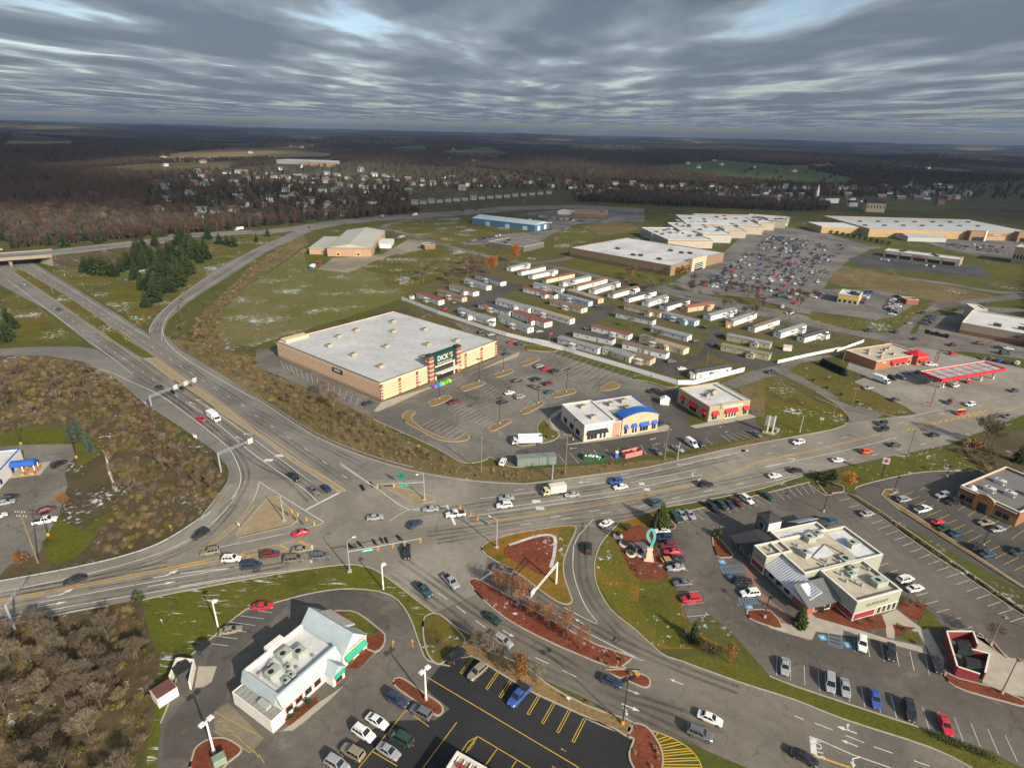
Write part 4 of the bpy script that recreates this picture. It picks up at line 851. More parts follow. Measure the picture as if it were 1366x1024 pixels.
# sheet, rear x y, front x y, type, colour, where it is
CARS = '''
j 755 100 815 150|sedan|navy blue|waiting at the stop line beside the paved median
j 685 110 745 160|sedan|grey|waiting left of the navy sedan at the highway stop line
j 578 40 642 88|pickup|black|coming down the highway behind the waiting sedans
j 1002 283 1090 274|sedan|silver|crossing the middle of the crossroads
j 1218 335 1300 292|sedan|navy blue|turning through the middle of the crossroads
k 262 150 172 157|sedan|silver|waiting at the crossroads in front of the white pickup
j 690 350 600 372|coupe|red|passing the concrete triangle island
j 600 457 700 445|sedan|gold|first in the turn lane beside yellow hatching
j 428 485 537 470|SUV|maroon|in the turn lane behind the gold sedan
j 215 503 338 498|SUV|white|in the turn lane behind the maroon SUV
j 208 455 115 472|SUV|tan|heading west beside the yellow hatching
j 150 345 70 392|SUV|black|leaving the slip road beside the guardrail
j 322 545 445 530|minivan|navy blue|third in the through lane on the west road
j 552 508 668 496|minivan|brown|second in the through lane on the west road
j 710 492 806 483|SUV|grey|first over the stop line on the west road
j 1214 425 1216 505|pickup|black|driving south out of the crossroads
j 1255 625 1358 712|pickup|teal|on the south road beside the lawn corner
k 285 500 368 585|pickup|silver|on the south road beside the teal pickup
k 500 702 610 778|sedan|dark green|beside the long mulch median
k 555 828 660 895|SUV|silver|passing the bare street trees on the south road
k 642 490 565 468|pickup|grey|waiting at the south road stop line
k 1065 395 1062 330|SUV|black|on the slip lane beside the corner island
k 1130 245 1190 215|sedan|white|joining the main road from the slip lane
k 665 92 582 97|sedan|silver|westbound beside a white SUV behind the white pickup
k 655 130 570 138|SUV|white|westbound beside a silver sedan behind the white pickup
k 405 175 298 188|pickup|white|waiting at the crossroads behind the silver sedan
k 1018 73 935 82|sedan|silver|westbound just behind the cream lorry
k 1248 0 1175 14|SUV|blue|westbound in front of the shop row
k 1275 28 1195 42|sedan|white|westbound alongside the bright blue SUV
s 570 537 690 525|SUV|black|eastbound alone near the bend in the yellow line
s 1143 467 1260 450|sedan|white|eastbound beside the empty bays of the grey restaurant
g 215 778 140 793|SUV|white|westbound beside the vacant lot
g 650 680 585 693|SUV|dark|westbound at the side road mouth, upper of two
g 655 711 590 724|SUV|black|westbound at the side road mouth, lower of two
g 505 838 567 828|SUV|orange|eastbound above the small lawn
g 650 803 716 793|sedan|dark|eastbound ahead of the orange SUV
g 350 883 425 874|sedan|white|eastbound behind the orange SUV
g 130 937 200 927|sedan|black|eastbound in the shade beside the orange-leaved tree
g 862 750 918 742|sedan|black|eastbound in the tree shadow near the hatched median
g 1065 624 990 638|SUV|red|with a yellow canoe on its roof
g 1115 580 1045 594|SUV|white|westbound behind the red car with the canoe
g 985 560 955 590|SUV|maroon|leaving the fuel station forecourt
g 1340 508 1280 518|sedan|navy blue|westbound at the far right of the main road
g 1310 645 1250 652|sedan|grey|eastbound behind the tall bare tree
g 575 497 515 503|sedan|silver|parked on the forecourt edge beside the white step van
g 660 565 712 555|sedan|dark|parked by the snowy verge of the forecourt
g 650 440 692 458|SUV|black|parked at the brick store, beside the grey van
g 690 435 742 455|minivan|grey|parked at the brick store, beside the black SUV
g 730 420 782 427|sedan|blue|parked in front of the brick store awning
g 785 420 832 412|sedan|dark|parked by the brick store door
g 907 380 838 376|pickup|white|parked at the red corner roof of the brick store
g 982 493 1022 484|SUV|white|refuelling under the red canopy
g 1062 470 1092 464|sedan|red|refuelling under the red canopy
g 1010 272 960 276|SUV|black|on the lane behind the brick store
g 975 322 1000 318|SUV|red|turning behind the fuel station
g 1150 268 1105 265|minivan|maroon|on the lane in front of the grey retail store
g 1215 285 1256 290|sedan|black|parked nose to tail with a white car by the green awning
g 1256 290 1306 297|sedan|white|parked beside a black car by the green awning
g 1230 318 1292 319|van|dark green|on the lane below the green awning
g 1140 348 1165 340|sedan|grey|first in the row along the forecourt edge
g 1180 350 1205 343|SUV|brown|second in the row along the forecourt edge
g 1220 362 1246 352|SUV|blue|third in the row along the forecourt edge
g 1268 370 1294 360|sedan|dark|fourth in the row along the forecourt edge
g 1318 378 1338 362|SUV|white|last in the row along the forecourt edge
g 570 197 525 202|SUV|dark|on the back road by the lawn
g 672 210 702 200|SUV|dark|at the back road junction
g 765 246 815 238|sedan|dark|turning at the back road junction
g 775 156 745 164|sedan|silver|climbing the bend beside the burger restaurant
g 842 104 810 110|SUV|dark|at the top of the bend beside the burger restaurant
g 155 107 115 105|SUV|white|on the back road above the mobile homes
v 838 662 950 660|pickup|dark|on the side road below the end of the white fence
H 228 606 345 580|pickup|maroon|alone beside a parking island near the sports store
H 940 312 1040 285|SUV|silver|left of a red car in the sports store car park
H 1005 328 1076 305|sedan|red|between two dark cars in the sports store car park
H 1070 352 1155 325|SUV|black|right of the red car in the sports store car park
H 755 425 855 410|sedan|black|nearest the accessible bays at the sports store
H 920 418 1003 395|SUV|dark|behind the grey car in the sports store car park
H 905 452 965 478|sedan|brown|left of the grey car in the sports store car park
H 958 488 1040 460|sedan|grey|in the middle of the cluster at the sports store
H 1020 455 1110 428|SUV|maroon|beside the grey car in the sports store car park
H 1033 520 1117 498|sedan|teal|front of the cluster by the last parking island
H 703 528 785 508|sedan|white|beside the concrete walkway of the sports store
H 783 565 880 538|SUV|silver|beside the white sedan along the concrete walkway
H 643 604 735 580|sedan|black|across the walkway from the white sedan
H 480 22 545 14|SUV|black|parked along the white fence behind the sports store
H 560 42 620 32|sedan|silver|parked along the white fence behind the sports store
H 720 103 790 88|sedan|red|parked along the white fence, left of a dark SUV
H 785 122 865 105|SUV|dark|parked along the white fence, right of a red sedan
H 690 200 745 188|sedan|dark|parked at the right end wall of the sports store
e 548 570 600 548|SUV|dark|parked at the near corner of the sports store
f 765 492 690 502|pickup|black|behind the shop row beside the red-awning restaurant
f 745 668 788 655|SUV|navy blue|at the blue-trimmed end of the shop row
s 185 232 265 285|sedan|grey|parked right of the pink skip
s 372 222 432 252|sedan|silver|parked behind the grey traffic signal post
s 460 160 567 232|van|white|parked along the roadside bays
s 530 160 615 218|SUV|navy blue|parked right of the white van
s 1003 95 1090 135|sedan|grey|parked under the restaurant pylon sign
r 178 745 205 690|SUV|white|parked left of the long grey container
t 425 500 358 515|sedan|red|parked behind the fence corner of the mobile home park
t 430 480 370 490|sedan|teal|parked behind the red sedan in the mobile home park
t 440 462 510 455|sedan|dark|parked beside the tan mobile home
t 745 458 802 450|SUV|black|parked in the middle of the mobile home park
u 580 488 637 488|SUV|black|parked at the end of a lane in the mobile home park
u 500 672 546 672|SUV|dark green|parked beside the brown-roofed mobile home
u 1152 945 1275 938|SUV|grey|parked beside the pale mobile home near the fence
u 1270 1003 1330 998|sedan|white|parked on the wide lane near the fence
u 92 697 152 688|sedan|silver|parked near the flagpole
v 385 343 437 352|sedan|black|parked beside the light blue mobile home
v 330 447 392 445|SUV|dark|parked beside the grassy plot in the mobile home park
v 505 400 572 405|SUV|black|parked above the olive mobile homes
v 455 470 520 472|SUV|navy blue|parked left of the olive mobile homes
v 545 668 612 655|sedan|maroon|parked inside the white fence corner
m 515 300 420 310|sedan|white|top of the row beside the ribbon sculpture
m 545 345 430 352|SUV|navy blue|second in the row beside the ribbon sculpture
m 560 388 450 398|SUV|maroon|third in the row beside the ribbon sculpture
m 590 430 470 437|coupe|red|fourth in the row beside the ribbon sculpture
m 478 487 600 476|pickup|black|with an open orange tailgate and tan load
m 610 525 495 535|sedan|silver|last in the row beside the ribbon sculpture
m 655 618 535 628|sedan|grey|alone between white bay lines below the mulch bed
m 705 713 585 726|SUV|red|alone beside the snowy lawn
m 515 190 585 260|minivan|dark green|beside the pine at the restaurant entrance
m 560 180 620 240|sedan|silver|between the dark green van and another silver car
m 610 180 667 236|sedan|silver|third from the pine in the roadside bays
m 735 140 815 190|SUV|black|first of five beside the road kerb
m 790 128 870 176|SUV|dark green|second of five beside the road kerb
m 840 117 915 172|sedan|navy blue|third of five beside the road kerb
m 890 107 966 160|sedan|maroon|fourth of five beside the road kerb
m 940 85 1030 150|SUV|white|last of five beside the road kerb
m 1068 70 1150 122|sedan|dark green|alone between empty roadside bays
m 905 610 1010 612|SUV|black|in the accessible bay beside a white SUV
m 1065 678 940 690|SUV|white|in the accessible bay by the red kerb
m 405 148 465 122|SUV|teal|eastbound behind the big pine
n 480 350 572 328|sedan|silver|against the hedge bed of the grey restaurant
n 303 388 360 368|sedan|teal|beside the lamp behind the grey restaurant
n 690 700 770 678|SUV|white|behind the red-walled end of the grey restaurant
n 735 750 832 725|sedan|white|near the bare shrubs behind the grey restaurant
G 335 408 455 382|SUV|silver|first by the kidney-shaped island at the brick restaurant
G 475 492 625 455|pickup|white|beside the brick restaurant drive
G 610 588 735 558|coupe|red|beside the white pickup at the brick restaurant
G 670 637 775 605|sedan|dark green|right of the red coupe
G 768 683 882 655|sedan|teal|two right of the red coupe
G 920 785 1050 770|SUV|black|beside the lamp post at the brick restaurant
G 1015 845 1135 822|sedan|teal|beside the black SUV and lamp post
G 760 350 650 372|SUV|silver|at the brick restaurant end wall
G 855 402 730 425|SUV|black|in front of the brick restaurant arch
G 1120 572 990 590|sedan|gold|right of the arch at the brick restaurant
G 1210 620 1085 645|sedan|silver|beside the gold sedan at the brick restaurant
G 1365 805 1270 822|SUV|dark|at the right edge beyond the brick restaurant bays
o 498 312 500 395|SUV|white|with two roof hatches in the bay below the grey restaurant
o 650 362 655 440|SUV|black|two bays right of the white SUV
o 885 422 912 505|sedan|black|beside the red bin enclosure
o 86 425 84 525|sedan|silver|first in the long row of bays by the verge
o 325 500 330 622|minivan|silver|left of two silver cars by the verge
o 402 538 415 640|sedan|silver|right of two silver cars by the verge
o 558 590 582 706|sedan|blue|in the long row of bays by the verge
o 738 650 768 772|minivan|black|in the long row of bays by the verge
o 922 735 965 838|sedan|red|near the clipped hedge
o 112 920 265 998|sedan|black|passing the painted stop word
q 105 302 245 356|sedan|navy blue|beside the tip of the mulch median
q 740 538 895 603|sedan|white|driving alone in the middle of the south road
q 670 638 835 705|SUV|grey|beside the white sedan on the south road
F 612 340 755 420|SUV|navy blue|left of the long mulch island
F 930 510 770 425|SUV|grey|at the end of the long mulch island
F 460 480 625 580|sedan|white|in the middle of the fast food car park
F 365 560 530 668|SUV|white|with a sunroof, in the fast food car park
F 460 800 280 695|SUV|tan|in the fast food car park
F 175 780 350 885|SUV|silver|lowest in the fast food car park
F 790 690 625 605|minivan|dark green|between the yellow bay lines
F 535 685 712 795|sedan|silver|with a sunroof, across the yellow bay line
F 1042 112 1150 35|SUV|black|at the top of the fresh tarmac
F 1305 130 1182 240|SUV|tan|on the fresh tarmac below the bare trees
p 885 345 755 490|pickup|blue|on the fresh tarmac with a dark cover
i 630 155 742 148|sedan|red|on the white bays beside the snowy lawn
i 452 292 575 268|sedan|tan|beside the white lamp post and snowy lawn
h 465 515 335 548|sedan|black|westbound alone on the west road
d 835 298 880 312|sedan|dark|coming down the highway under the sign gantry
d 1055 468 1097 485|sedan|red|beside the white step van on the highway
d 290 728 342 702|SUV|black|alone in the hall car park by the blue canopy
C 0 485 105 465|sedan|black|at the hall car park edge above a silver car
C -20 520 85 500|sedan|silver|at the hall car park edge below a black car
C -60 610 20 585|sedan|white|cut off at the left edge of the hall car park
C 258 562 308 545|sedan|maroon|beside the russet bush
C 225 632 335 614|pickup|white|parked at the hall car park exit
y 165 545 215 557|sedan|silver|on the highway near the bridge
y 460 752 515 767|sedan|teal|on the highway by the snowy verge
y -30 258 30 268|sedan|white|on the highway beyond the bridge
a 1130 543 1113 550|SUV|maroon|on the curved ramp
a 1232 510 1213 516|sedan|dark|at the top of the curved ramp
a 1080 509 1100 506|SUV|dark|on the far highway behind the white coach
c 395 720 440 715|sedan|white|beside the mall entrance trees
c 507 777 537 774|pickup|white|on the mall avenue corner
c 535 745 550 733|SUV|red|on the mall avenue
c 490 760 505 745|SUV|white|on the mall avenue behind a red SUV
c 540 712 556 703|SUV|white|on the upper mall avenue
'''
for ln in CARS.strip().split('\n'):
    w, ty, colr, where = ln.split('|'); t = w.split(); x = [float(v) for v in t[1:]]
    loc, ang = fit(t[0], (x[0], x[1]), (x[2], x[3]))
    far = loc.length > 330
    o = car(ty, colr, loc, ang, f'{colr} {ty} {where}', None, far)
    if where.startswith('with a yellow canoe'):
        cb = MB(); prof = [(-2.3, .05), (-1.6, .32), (0, .42), (1.6, .32), (2.3, .05)]
        for i in range(4):
            (xa, wa), (xb, wb) = prof[i], prof[i+1]
            cb.face([(xa, -wa, 2.0), (xb, -wb, 2.0), (xb, 0, 2.3), (xa, 0, 2.3)]); cb.face([(xa, wa, 2.0), (xb, wb, 2.0), (xb, 0, 2.3), (xa, 0, 2.3)])
            cb.face([(xa, -wa, 2.0), (xb, -wb, 2.0), (xb, wb, 1.95), (xa, wa, 1.95)])
        k = cb.build('canoe', mat('yellow_canoe', (0.65, 0.38, 0.03), 0.4)); k.location = loc; k.rotation_euler = (0, 0, ang); tag(k, 'yellow canoe strapped upside down on the red car roof', 'canoe')
    if 'tailgate' in where:
        cb = MB(); cb.box(-2.6, -.9, -.75, .75, 1.1, 1.3); k = cb.build('cargo', mat('tan_cargo', (0.35, 0.22, 0.10)), o); 
        cb = MB(); cb.box(-3.3, -2.88, -.85, .85, .8, .9); cb.build('tailgate', mat('orange_tailgate', (0.6, .2, .03)), o)

# trucks
def wheels(r, xs, wy, rad, c=CM['van']):
    for x in xs:
        for s in (-1, 1):
            w = child('wheel', c['wheel'], r, (x, s * wy, rad)); w.scale = (rad / c['rad'],) * 3; child('rim', c['rim'], w)
def truck(name, label, reg, a, b, cabc, boxc, ln=7.5, w=2.3, h=3.1, open_top=False, cab=True):
    loc, ang = fit(reg, a, b, 1.4); r = empty(name, loc, ang, label, 'truck'); hw = w / 2
    x0, x1 = -ln / 2, ln / 2
    m = MB(); m.box(x0, x1 - .3, -.5, .5, .5, .75); m.build('chassis', TYRE, r)
    bx = x1 - 2.0 if cab else x1
    m = MB()
    if open_top:
        m.box(x0, bx - .1, -hw, hw, .95, 1.1); m.box(x0, x0 + .1, -hw, hw, 1.1, h); m.box(bx - .2, bx - .1, -hw, hw, 1.1, h)
        m.box(x0 + .1, bx - .2, -hw, -hw + .1, 1.1, h); m.box(x0 + .1, bx - .2, hw - .1, hw, 1.1, h)
        for i in range(7):
            x = x0 + .6 + i * (bx - x0 - 1.2) / 6
            for s in (-1, 1): m.box(x - .05, x + .05, s * (hw + .04) - .04, s * (hw + .04) + .04, 1.0, h - .05)
    else:
        m.box(x0, bx - .1, -hw, hw, .85, h); m.box(x0 - .03, bx - .07, -hw - .03, hw + .03, h, h + .06)
    m.build('cargo_box', boxc, r)
    if open_top: m = MB(); m.box(x0 + .2, bx - .3, -hw + .15, hw - .15, 1.1, 1.6); m.build('load', mat('plasterboard_load', (0.5, .46, .4)), r)
    if cab:
        m = MB(); m.extr([(x1 - 1.9, .55), (x1, .55), (x1, 1.25), (x1 - .15, 1.35), (x1 - .55, 2.25), (x1 - 1.9, 2.35)], 'y', -hw * .93, hw * .93); m.build('cab', cabc, r)
        m = MB(); m.face([(x1 - .13, -hw * .8, 1.42), (x1 - .13, hw * .8, 1.42), (x1 - .50, hw * .8, 2.2), (x1 - .50, -hw * .8, 2.2)]); g = m.build('windshield', GL, r); g.location.x = .03
        for s in (-1, 1):
            m = MB(); y = s * (hw * .93 + .015); m.face([(x1 - 1.5, y, 1.4), (x1 - .35, y, 1.4), (x1 - .65, y, 2.1), (x1 - 1.5, y, 2.1)]); m.build('side_window', GL, r)
            m = MB(); m.box(x1 - .02, x1 + .05, s * .7 - .15, s * .7 + .15, .8, 1.0); m.build('headlight', LAMP_W, r)
    wheels(r, [x1 - 1.0, x0 + 1.3] if cab else [x0 + 1.0, x0 + 2.0], hw - .15, .48)
    return r
CW = lambda c: carpaint('car_paint_' + c, CARC[c])
truck('box_truck', 'cream and white box lorry heading west on the main road', 'k', (938, 45), (820, 62), CW('cream'), mat('lorry_box', (0.62, 0.60, 0.50)), 7.2, 2.3, 3.1)
truck('step_van', 'white step van parked on the fuel station forecourt', 'g', (568, 440), (660, 472), CW('white'), mat('van_white', (0.7, 0.7, 0.68)), 7.2, 2.2, 2.9)
truck('motorhome', 'white motorhome coming down the highway beside a red car', 'd', (1110, 440), (1178, 485), CW('white'), mat('van_white'), 7.0, 2.3, 3.0)
truck('dump_truck', 'long white open-topped tipper parked by the shop row', 'r', (540, 535), (240, 545), CW('white'), mat('tipper_white', (0.75, 0.75, 0.74)), 10.5, 2.5, 3.3, True)
truck('coach', 'white coach on the far highway above the conifers', 'a', (962, 518), (930, 523), CW('white'), mat('van_white'), 10, 2.5, 3.2)
truck('delivery_truck', 'dark lorry on the far highway above the tan warehouse', 'b', (342, 468), (305, 476), CW('grey'), mat('grey_box', (0.2, .2, .2)), 9, 2.5, 3.4)
truck('delivery_truck', 'white lorry on the far highway beside the lone trees', 'b', (470, 462), (440, 468), CW('white'), mat('van_white'), 9, 2.5, 3.4)
truck('delivery_truck', 'blue-cabbed lorry in the warehouse yard', 'a', (1250, 660), (1222, 682), CW('blue'), mat('van_white'), 9, 2.5, 3.0)
truck('delivery_truck', 'maroon lorry in the warehouse yard', 'a', (1276, 646), (1250, 664), CW('maroon'), mat('red_box', (0.25, .04, .05)), 9, 2.5, 3.0)
truck('dump_truck', 'small white open trailer truck under the superstore wall', 'x', (525, 215), (500, 212), CW('white'), mat('van_white'), 9, 2.5, 3.0)

# far cars: rows in the mall, superstore, burger and storage lots
random.seed(21)
WORDS = ['white', 'silver', 'grey', 'black', 'dark', 'navy blue', 'red', 'maroon', 'teal', 'tan', 'blue', 'dark green']
WT = [16, 18, 15, 14, 12, 7, 6, 4, 3, 3, 3, 3]
def lot_rows(rows, occ, where, group, jitter=0.25, skip=None):
    n = 0
    for (reg, a, b, face) in rows:
        p, q = P(reg, *a), P(reg, *b); d = q - p; ln = d.length; d.normalize(); ang = math.atan2(d.y, d.x) + math.pi / 2
        k = int(ln / 2.75)
        for i in range(k):
            f = occ(i / k) if callable(occ) else occ
            if random.random() > f: continue
            c = p + d * (i + .5) * 2.75; col = random.choices(WORDS, WT)[0]; ty = random.choices(['sedan', 'SUV', 'minivan', 'pickup', 'coupe'], [45, 33, 9, 9, 4])[0]
            car(ty, col, Vector((c.x, c.y, .02)), ang + (math.pi if random.random() < .5 else 0) + random.uniform(-.03, .03), f'{col} {ty} parked {where}', group, True); n += 1
    return n
rows = []; mlines = MB()
for t in np.linspace(0, 1, 9):      # rows run away from the mall shopfronts
    a = (880 + 470 * t * .0 + 300 * (1 - t) * 0, 0)
A0, A1 = P('w', 795, 462), P('w', 1235, 170)     # along the shopfronts, near to far
ud = (A1 - A0).normalized(); vd = Vector((ud.y, -ud.x, 0))
if vd.x < 0: vd = -vd
LEN = (A1 - A0).length
MALLEDGE = [Vector(q) for q in [(p.x, p.y, 0) for p in L('w 700 480 920 330 1260 165 c 480 480 640 490 780 530 690 590 620 690 550 735 400 735 200 690')]]
nm = 0
for i in range(int(LEN / 9.0)):
    base = A0 + ud * (i * 9.0 + (0 if i % 2 else -1.9)); 
    for s in range(96):
        c = base + vd * (6 + s * 2.75)
        if not inside(c, MALLEDGE): continue
        mlines.ribbon([c - ud * 2.6 - vd * 1.37, c + ud * 2.6 - vd * 1.37], 0.12, 0.02)
        dist = s / 96; ph = noise.noise((c.x / 38, c.y / 38, 5.0))
        f = .36 - .46 * dist + .5 * ph + (.08 if i < 7 else 0)
        if s % 14 in (6, 7) and random.random() < .4: continue
        if random.random() < f and nm < 290:
            col = random.choices(WORDS, WT)[0]; ty = random.choices(['sedan', 'SUV', 'minivan', 'pickup', 'coupe'], [45, 33, 9, 9, 4])[0]; nm += 1
            zone = ['near end', 'middle', 'far end'][min(2, int(3 * i * 9.0 / LEN))]
            car(ty, col, Vector((c.x, c.y, .02)), math.atan2(ud.y, ud.x) + (math.pi if random.random() < .5 else 0), f'{col} {ty} in the {ORD[min(29, i // 2)]} double row from near end of the mall car park', 'cars in the mall car park', True)
mlines.build('bay_lines', W_paint, lot_mall, False)
lot_rows([('x', (940, 290), (1330, 335), 0), ('x', (920, 278), (1300, 315), 0), ('x', (960, 270), (1300, 300), 0)], .62, 'in front of the tan superstore', 'cars in the superstore car park')
lot_rows([('c', (872, 770), (905, 715), 0), ('c', (890, 785), (930, 720), 0)], .85, 'right of the burger restaurant', 'cars right of the burger restaurant')
lot_rows([('c', (778, 745), (810, 700), 0)], .8, 'against the burger restaurant', 'cars against the burger restaurant')
lot_rows([('c', (600, 725), (640, 705), 0), ('c', (1010, 820), (1050, 785), 0)], .8, 'in a short roadside row', 'cars in short roadside rows')
lot_rows([('b', (665, 572), (790, 548), 0)], .9, 'beside the low grey building', 'cars beside the low grey building')
lot_rows([('b', (930, 470), (1090, 490), 0), ('b', (880, 480), (1000, 500), 0), ('b', (1040, 480), (1130, 492), 0)], .8, 'in the storage yard', 'vehicles in the storage yard')
lot_rows([('x', (560, 362), (880, 405), 0)], .35, 'in front of the shop row', 'cars in front of the shop row')
lot_rows([('I', (150, 490), (235, 400), 0), ('b', (370, 565), (410, 550), 0)], .8, 'in a small staff row', 'cars in small staff rows')
# ------------------------------------------------------------------ buildings
WHITE_ROOF = mat('white_membrane_roof', (0.56, 0.56, 0.545), 0.7, 0.3, 0.2); SNOWROOF = mat('snow_dusted_roof', (0.62, 0.64, 0.66), 0.8, 0.3, 0.2)
TAN_ROOF = mat('tan_membrane_roof', (0.46, 0.41, 0.31), 0.85, 0.35, 0.35); BEIGE = mat('beige_block', (0.62, 0.46, 0.30), 0.85, 0.12, 0.5); BRICK = mat('red_brick', (0.30, 0.105, 0.06), 0.9, 0.3, 2.5)
BROWN_B = mat('brown_block', (0.20, 0.13, 0.075), 0.9, 0.2, 1.0); WHITE_W = mat('white_stucco', (0.70, 0.67, 0.61), 0.8, 0.1, 0.6); SAGE = mat('sage_siding', (0.31, 0.32, 0.25), 0.8, 0.12, 0.8); RED_P = mat('barn_red_panel', (0.24, 0.035, 0.04), 0.7, 0.15)
TRIM = mat('cream_trim', (0.68, 0.64, 0.55), 0.7, 0.12); DGREY = mat('dark_shingle', (0.045, 0.046, 0.05), 0.9, 0.3, 1.5); METAL_G = mat('grey_metal', (0.28, 0.29, 0.30), 0.5, 0.2); UNIT = mat('rooftop_unit', (0.34, 0.38, 0.33), 0.6, 0.2, 1.0); FANM = mat('fan_dark', (0.02, 0.02, 0.02))
GREEN_S = mat('dark_green_panel', (0.012, 0.05, 0.04), 0.5); LETTER = mat('white_lettering', (0.8, 0.8, 0.78), 0.6, 0.03); BLUE_R = mat('pale_blue_roof', (0.36, 0.43, 0.45), 0.7, 0.15, 0.5); AWN_R = mat('red_awning', (0.55, 0.02, 0.035), 0.6); AWN_B = mat('blue_awning', (0.02, 0.10, 0.42), 0.6)
AWN_K = mat('black_awning', (0.02, 0.02, 0.022), 0.7); AWN_G = mat('green_awning', (0.03, 0.33, 0.20), 0.6); BLUE_T = mat('blue_trim', (0.02, 0.11, 0.45), 0.5); GLW = glass('shop_glass', (0.02, 0.025, 0.028), 0.1)
class Site:
    """local frame of a building: x along its front, y into its depth"""
    def __init__(s, name, label, A, B, W=None, cat='building', group=None):
        a, b = P(*A), P(*B); d = b - a; s.W = W or d.length; s.ang = math.atan2(d.y, d.x)
        s.root = empty(name, (a.x, a.y, 0), s.ang, label, cat, group)
    def box(s, name, m, x0, x1, y0, y1, z0, z1, parent=None): return MB().box(x0, x1, y0, y1, z0, z1).build(name, m, parent or s.root)
    def put(s, name, mb, m, parent=None): return mb.build(name, m, parent or s.root)
    def shell(s, wall, roofm, x0, x1, y0, y1, h, drop=0.5, t=0.3, cap=None, z0=0.0):
        m = MB(); m.box(x0, x1, y0, y0 + t, z0, h); m.box(x0, x1, y1 - t, y1, z0, h); m.box(x0, x0 + t, y0 + t, y1 - t, z0, h); m.box(x1 - t, x1, y0 + t, y1 - t, z0, h)
        w = s.put('wall', m, wall); r = s.box('roof', roofm, x0 + t, x1 - t, y0 + t, y1 - t, h - drop - .1, h - drop)
        if cap:
            c = MB(); e = .06; c.box(x0 - e, x1 + e, y0 - e, y0 + t + e, h, h + .12); c.box(x0 - e, x1 + e, y1 - t - e, y1 + e, h, h + .12); c.box(x0 - e, x0 + t + e, y0 + t + e, y1 - t - e, h, h + .12); c.box(x1 - t - e, x1 + e, y0 + t + e, y1 - t - e, h, h + .12)
            s.put('parapet_cap', c, cap)
        return w, r
    def on(s, side, u0, u1, z0, z1, t, W=0, D=0, off=0.0):
        """box standing out t from a face: f front y=0, b back y=D, l left x=0, r right x=W"""
        m = MB()
        if side == 'f': m.box(u0, u1, D - off - t, D - off, z0, z1)
        elif side == 'b': m.box(u0, u1, D + off, D + off + t, z0, z1)
        elif side == 'l': m.box(W - off - t, W - off, u0, u1, z0, z1)
        else: m.box(W + off, W + off + t, u0, u1, z0, z1)
        return m
    def window(s, side, u0, u1, z0, z1, W=0, D=0, fr=TRIM, gl=None, mull=0):
        f = s.put('window', s.on(side, u0 - .1, u1 + .1, z0 - .1, z1 + .1, .05, W, D), fr)
        n = mull + 1; w = (u1 - u0) / n
        for i in range(n): s.put('pane', s.on(side, u0 + i * w + .04, u0 + (i+1) * w - .04, z0, z1, .03, W, D, .05), gl or GLW, f)
    def door(s, side, u0, u1, z1, W=0, D=0, m=None):
        d = s.put('door', s.on(side, u0, u1, 0.05, z1, .06, W, D), m or TRIM); s.put('pane', s.on(side, u0 + .15, u1 - .15, .5, z1 - .2, .03, W, D, .06), GLW, d)
    def awning(s, side, u0, u1, z0, z1, out, m, W=0, D=0):
        b = MB(); prof = [(0, z0), (0, z1), (-out, z0 + .15), (-out, z0)]
        if side == 'f': b.extr([(D + y, z) for y, z in prof], 'x', u0, u1)
        elif side == 'l': b.extr([(W + y, z) for y, z in prof], 'y', u0, u1)
        elif side == 'r': b.extr([(W - y, z) for y, z in prof], 'y', u0, u1)
        s.put('awning', b, m)
    def unit(s, x, y, z, w=2.2, d=1.6, h=1.3, m=None):
        u = s.box('rooftop_unit', m or UNIT, x - w/2, x + w/2, y - d/2, y + d/2, z, z + h)
        s.put('fan', MB().tube((x - w * .15, y, z + h), (x - w * .15, y, z + h + .06), min(w, d) * .28, None, 10), FANM, u)
        s.box('vent', FANM, x + w/2, x + w/2 + .03, y - d * .35, y + d * .35, z + .25, z + h - .2, u)
    def vent(s, x, y, z, r=.2, h=.6): s.put('roof_vent', MB().tube((x, y, z), (x, y, z + h), r, r, 6).tube((x, y, z + h), (x, y, z + h + .15), r * 1.6, r * 1.2, 6), METAL_G)
    def text(s, body, side, u, z, size, m, W=0, D=0, parent=None, sx=1.0, name='lettering'):
        if side == 'f': loc, rot = (u, D - .05, z), (R(90), 0, 0)
        elif side == 'l': loc, rot = (W - .05, u, z), (R(90), 0, R(-90))
        elif side == 'r': loc, rot = (W + .05, u, z), (R(90), 0, R(90))
        else: loc, rot = (u, D + .05, z), (R(90), 0, R(180))
        return text_flat(body, loc, 0, size, m, name, parent or s.root, None, 0.02, rot, sx)
    def strokes(s, side, u0, u1, z, hgt, m, W=0, D=0):
        """far-off lettering: a row of small unequal strokes"""
        random.seed(int(u0 * 31 + z * 7)); b = MB(); u = u0
        while u < u1:
            w = random.uniform(.35, .75) * hgt; q = s.on('f', u, u + w * .22, z, z + hgt, .04, W, D) if side == 'f' else s.on(side, u, u + w * .22, z, z + hgt, .04, W, D)
            for k in (0, 1):
                zz = z + (hgt * random.choice((0, .4, .8))); q2 = s.on(side, u + w * .22, u + w * .75, zz, zz + hgt * .2, .04, W, D); n = len(q.v); q.v += q2.v; q.f += [tuple(n + i for i in f) for f in q2.f]
            n = len(b.v); b.v += q.v; b.f += [tuple(n + i for i in f) for f in q.f]; u += w
        s.put('lettering', b, m)
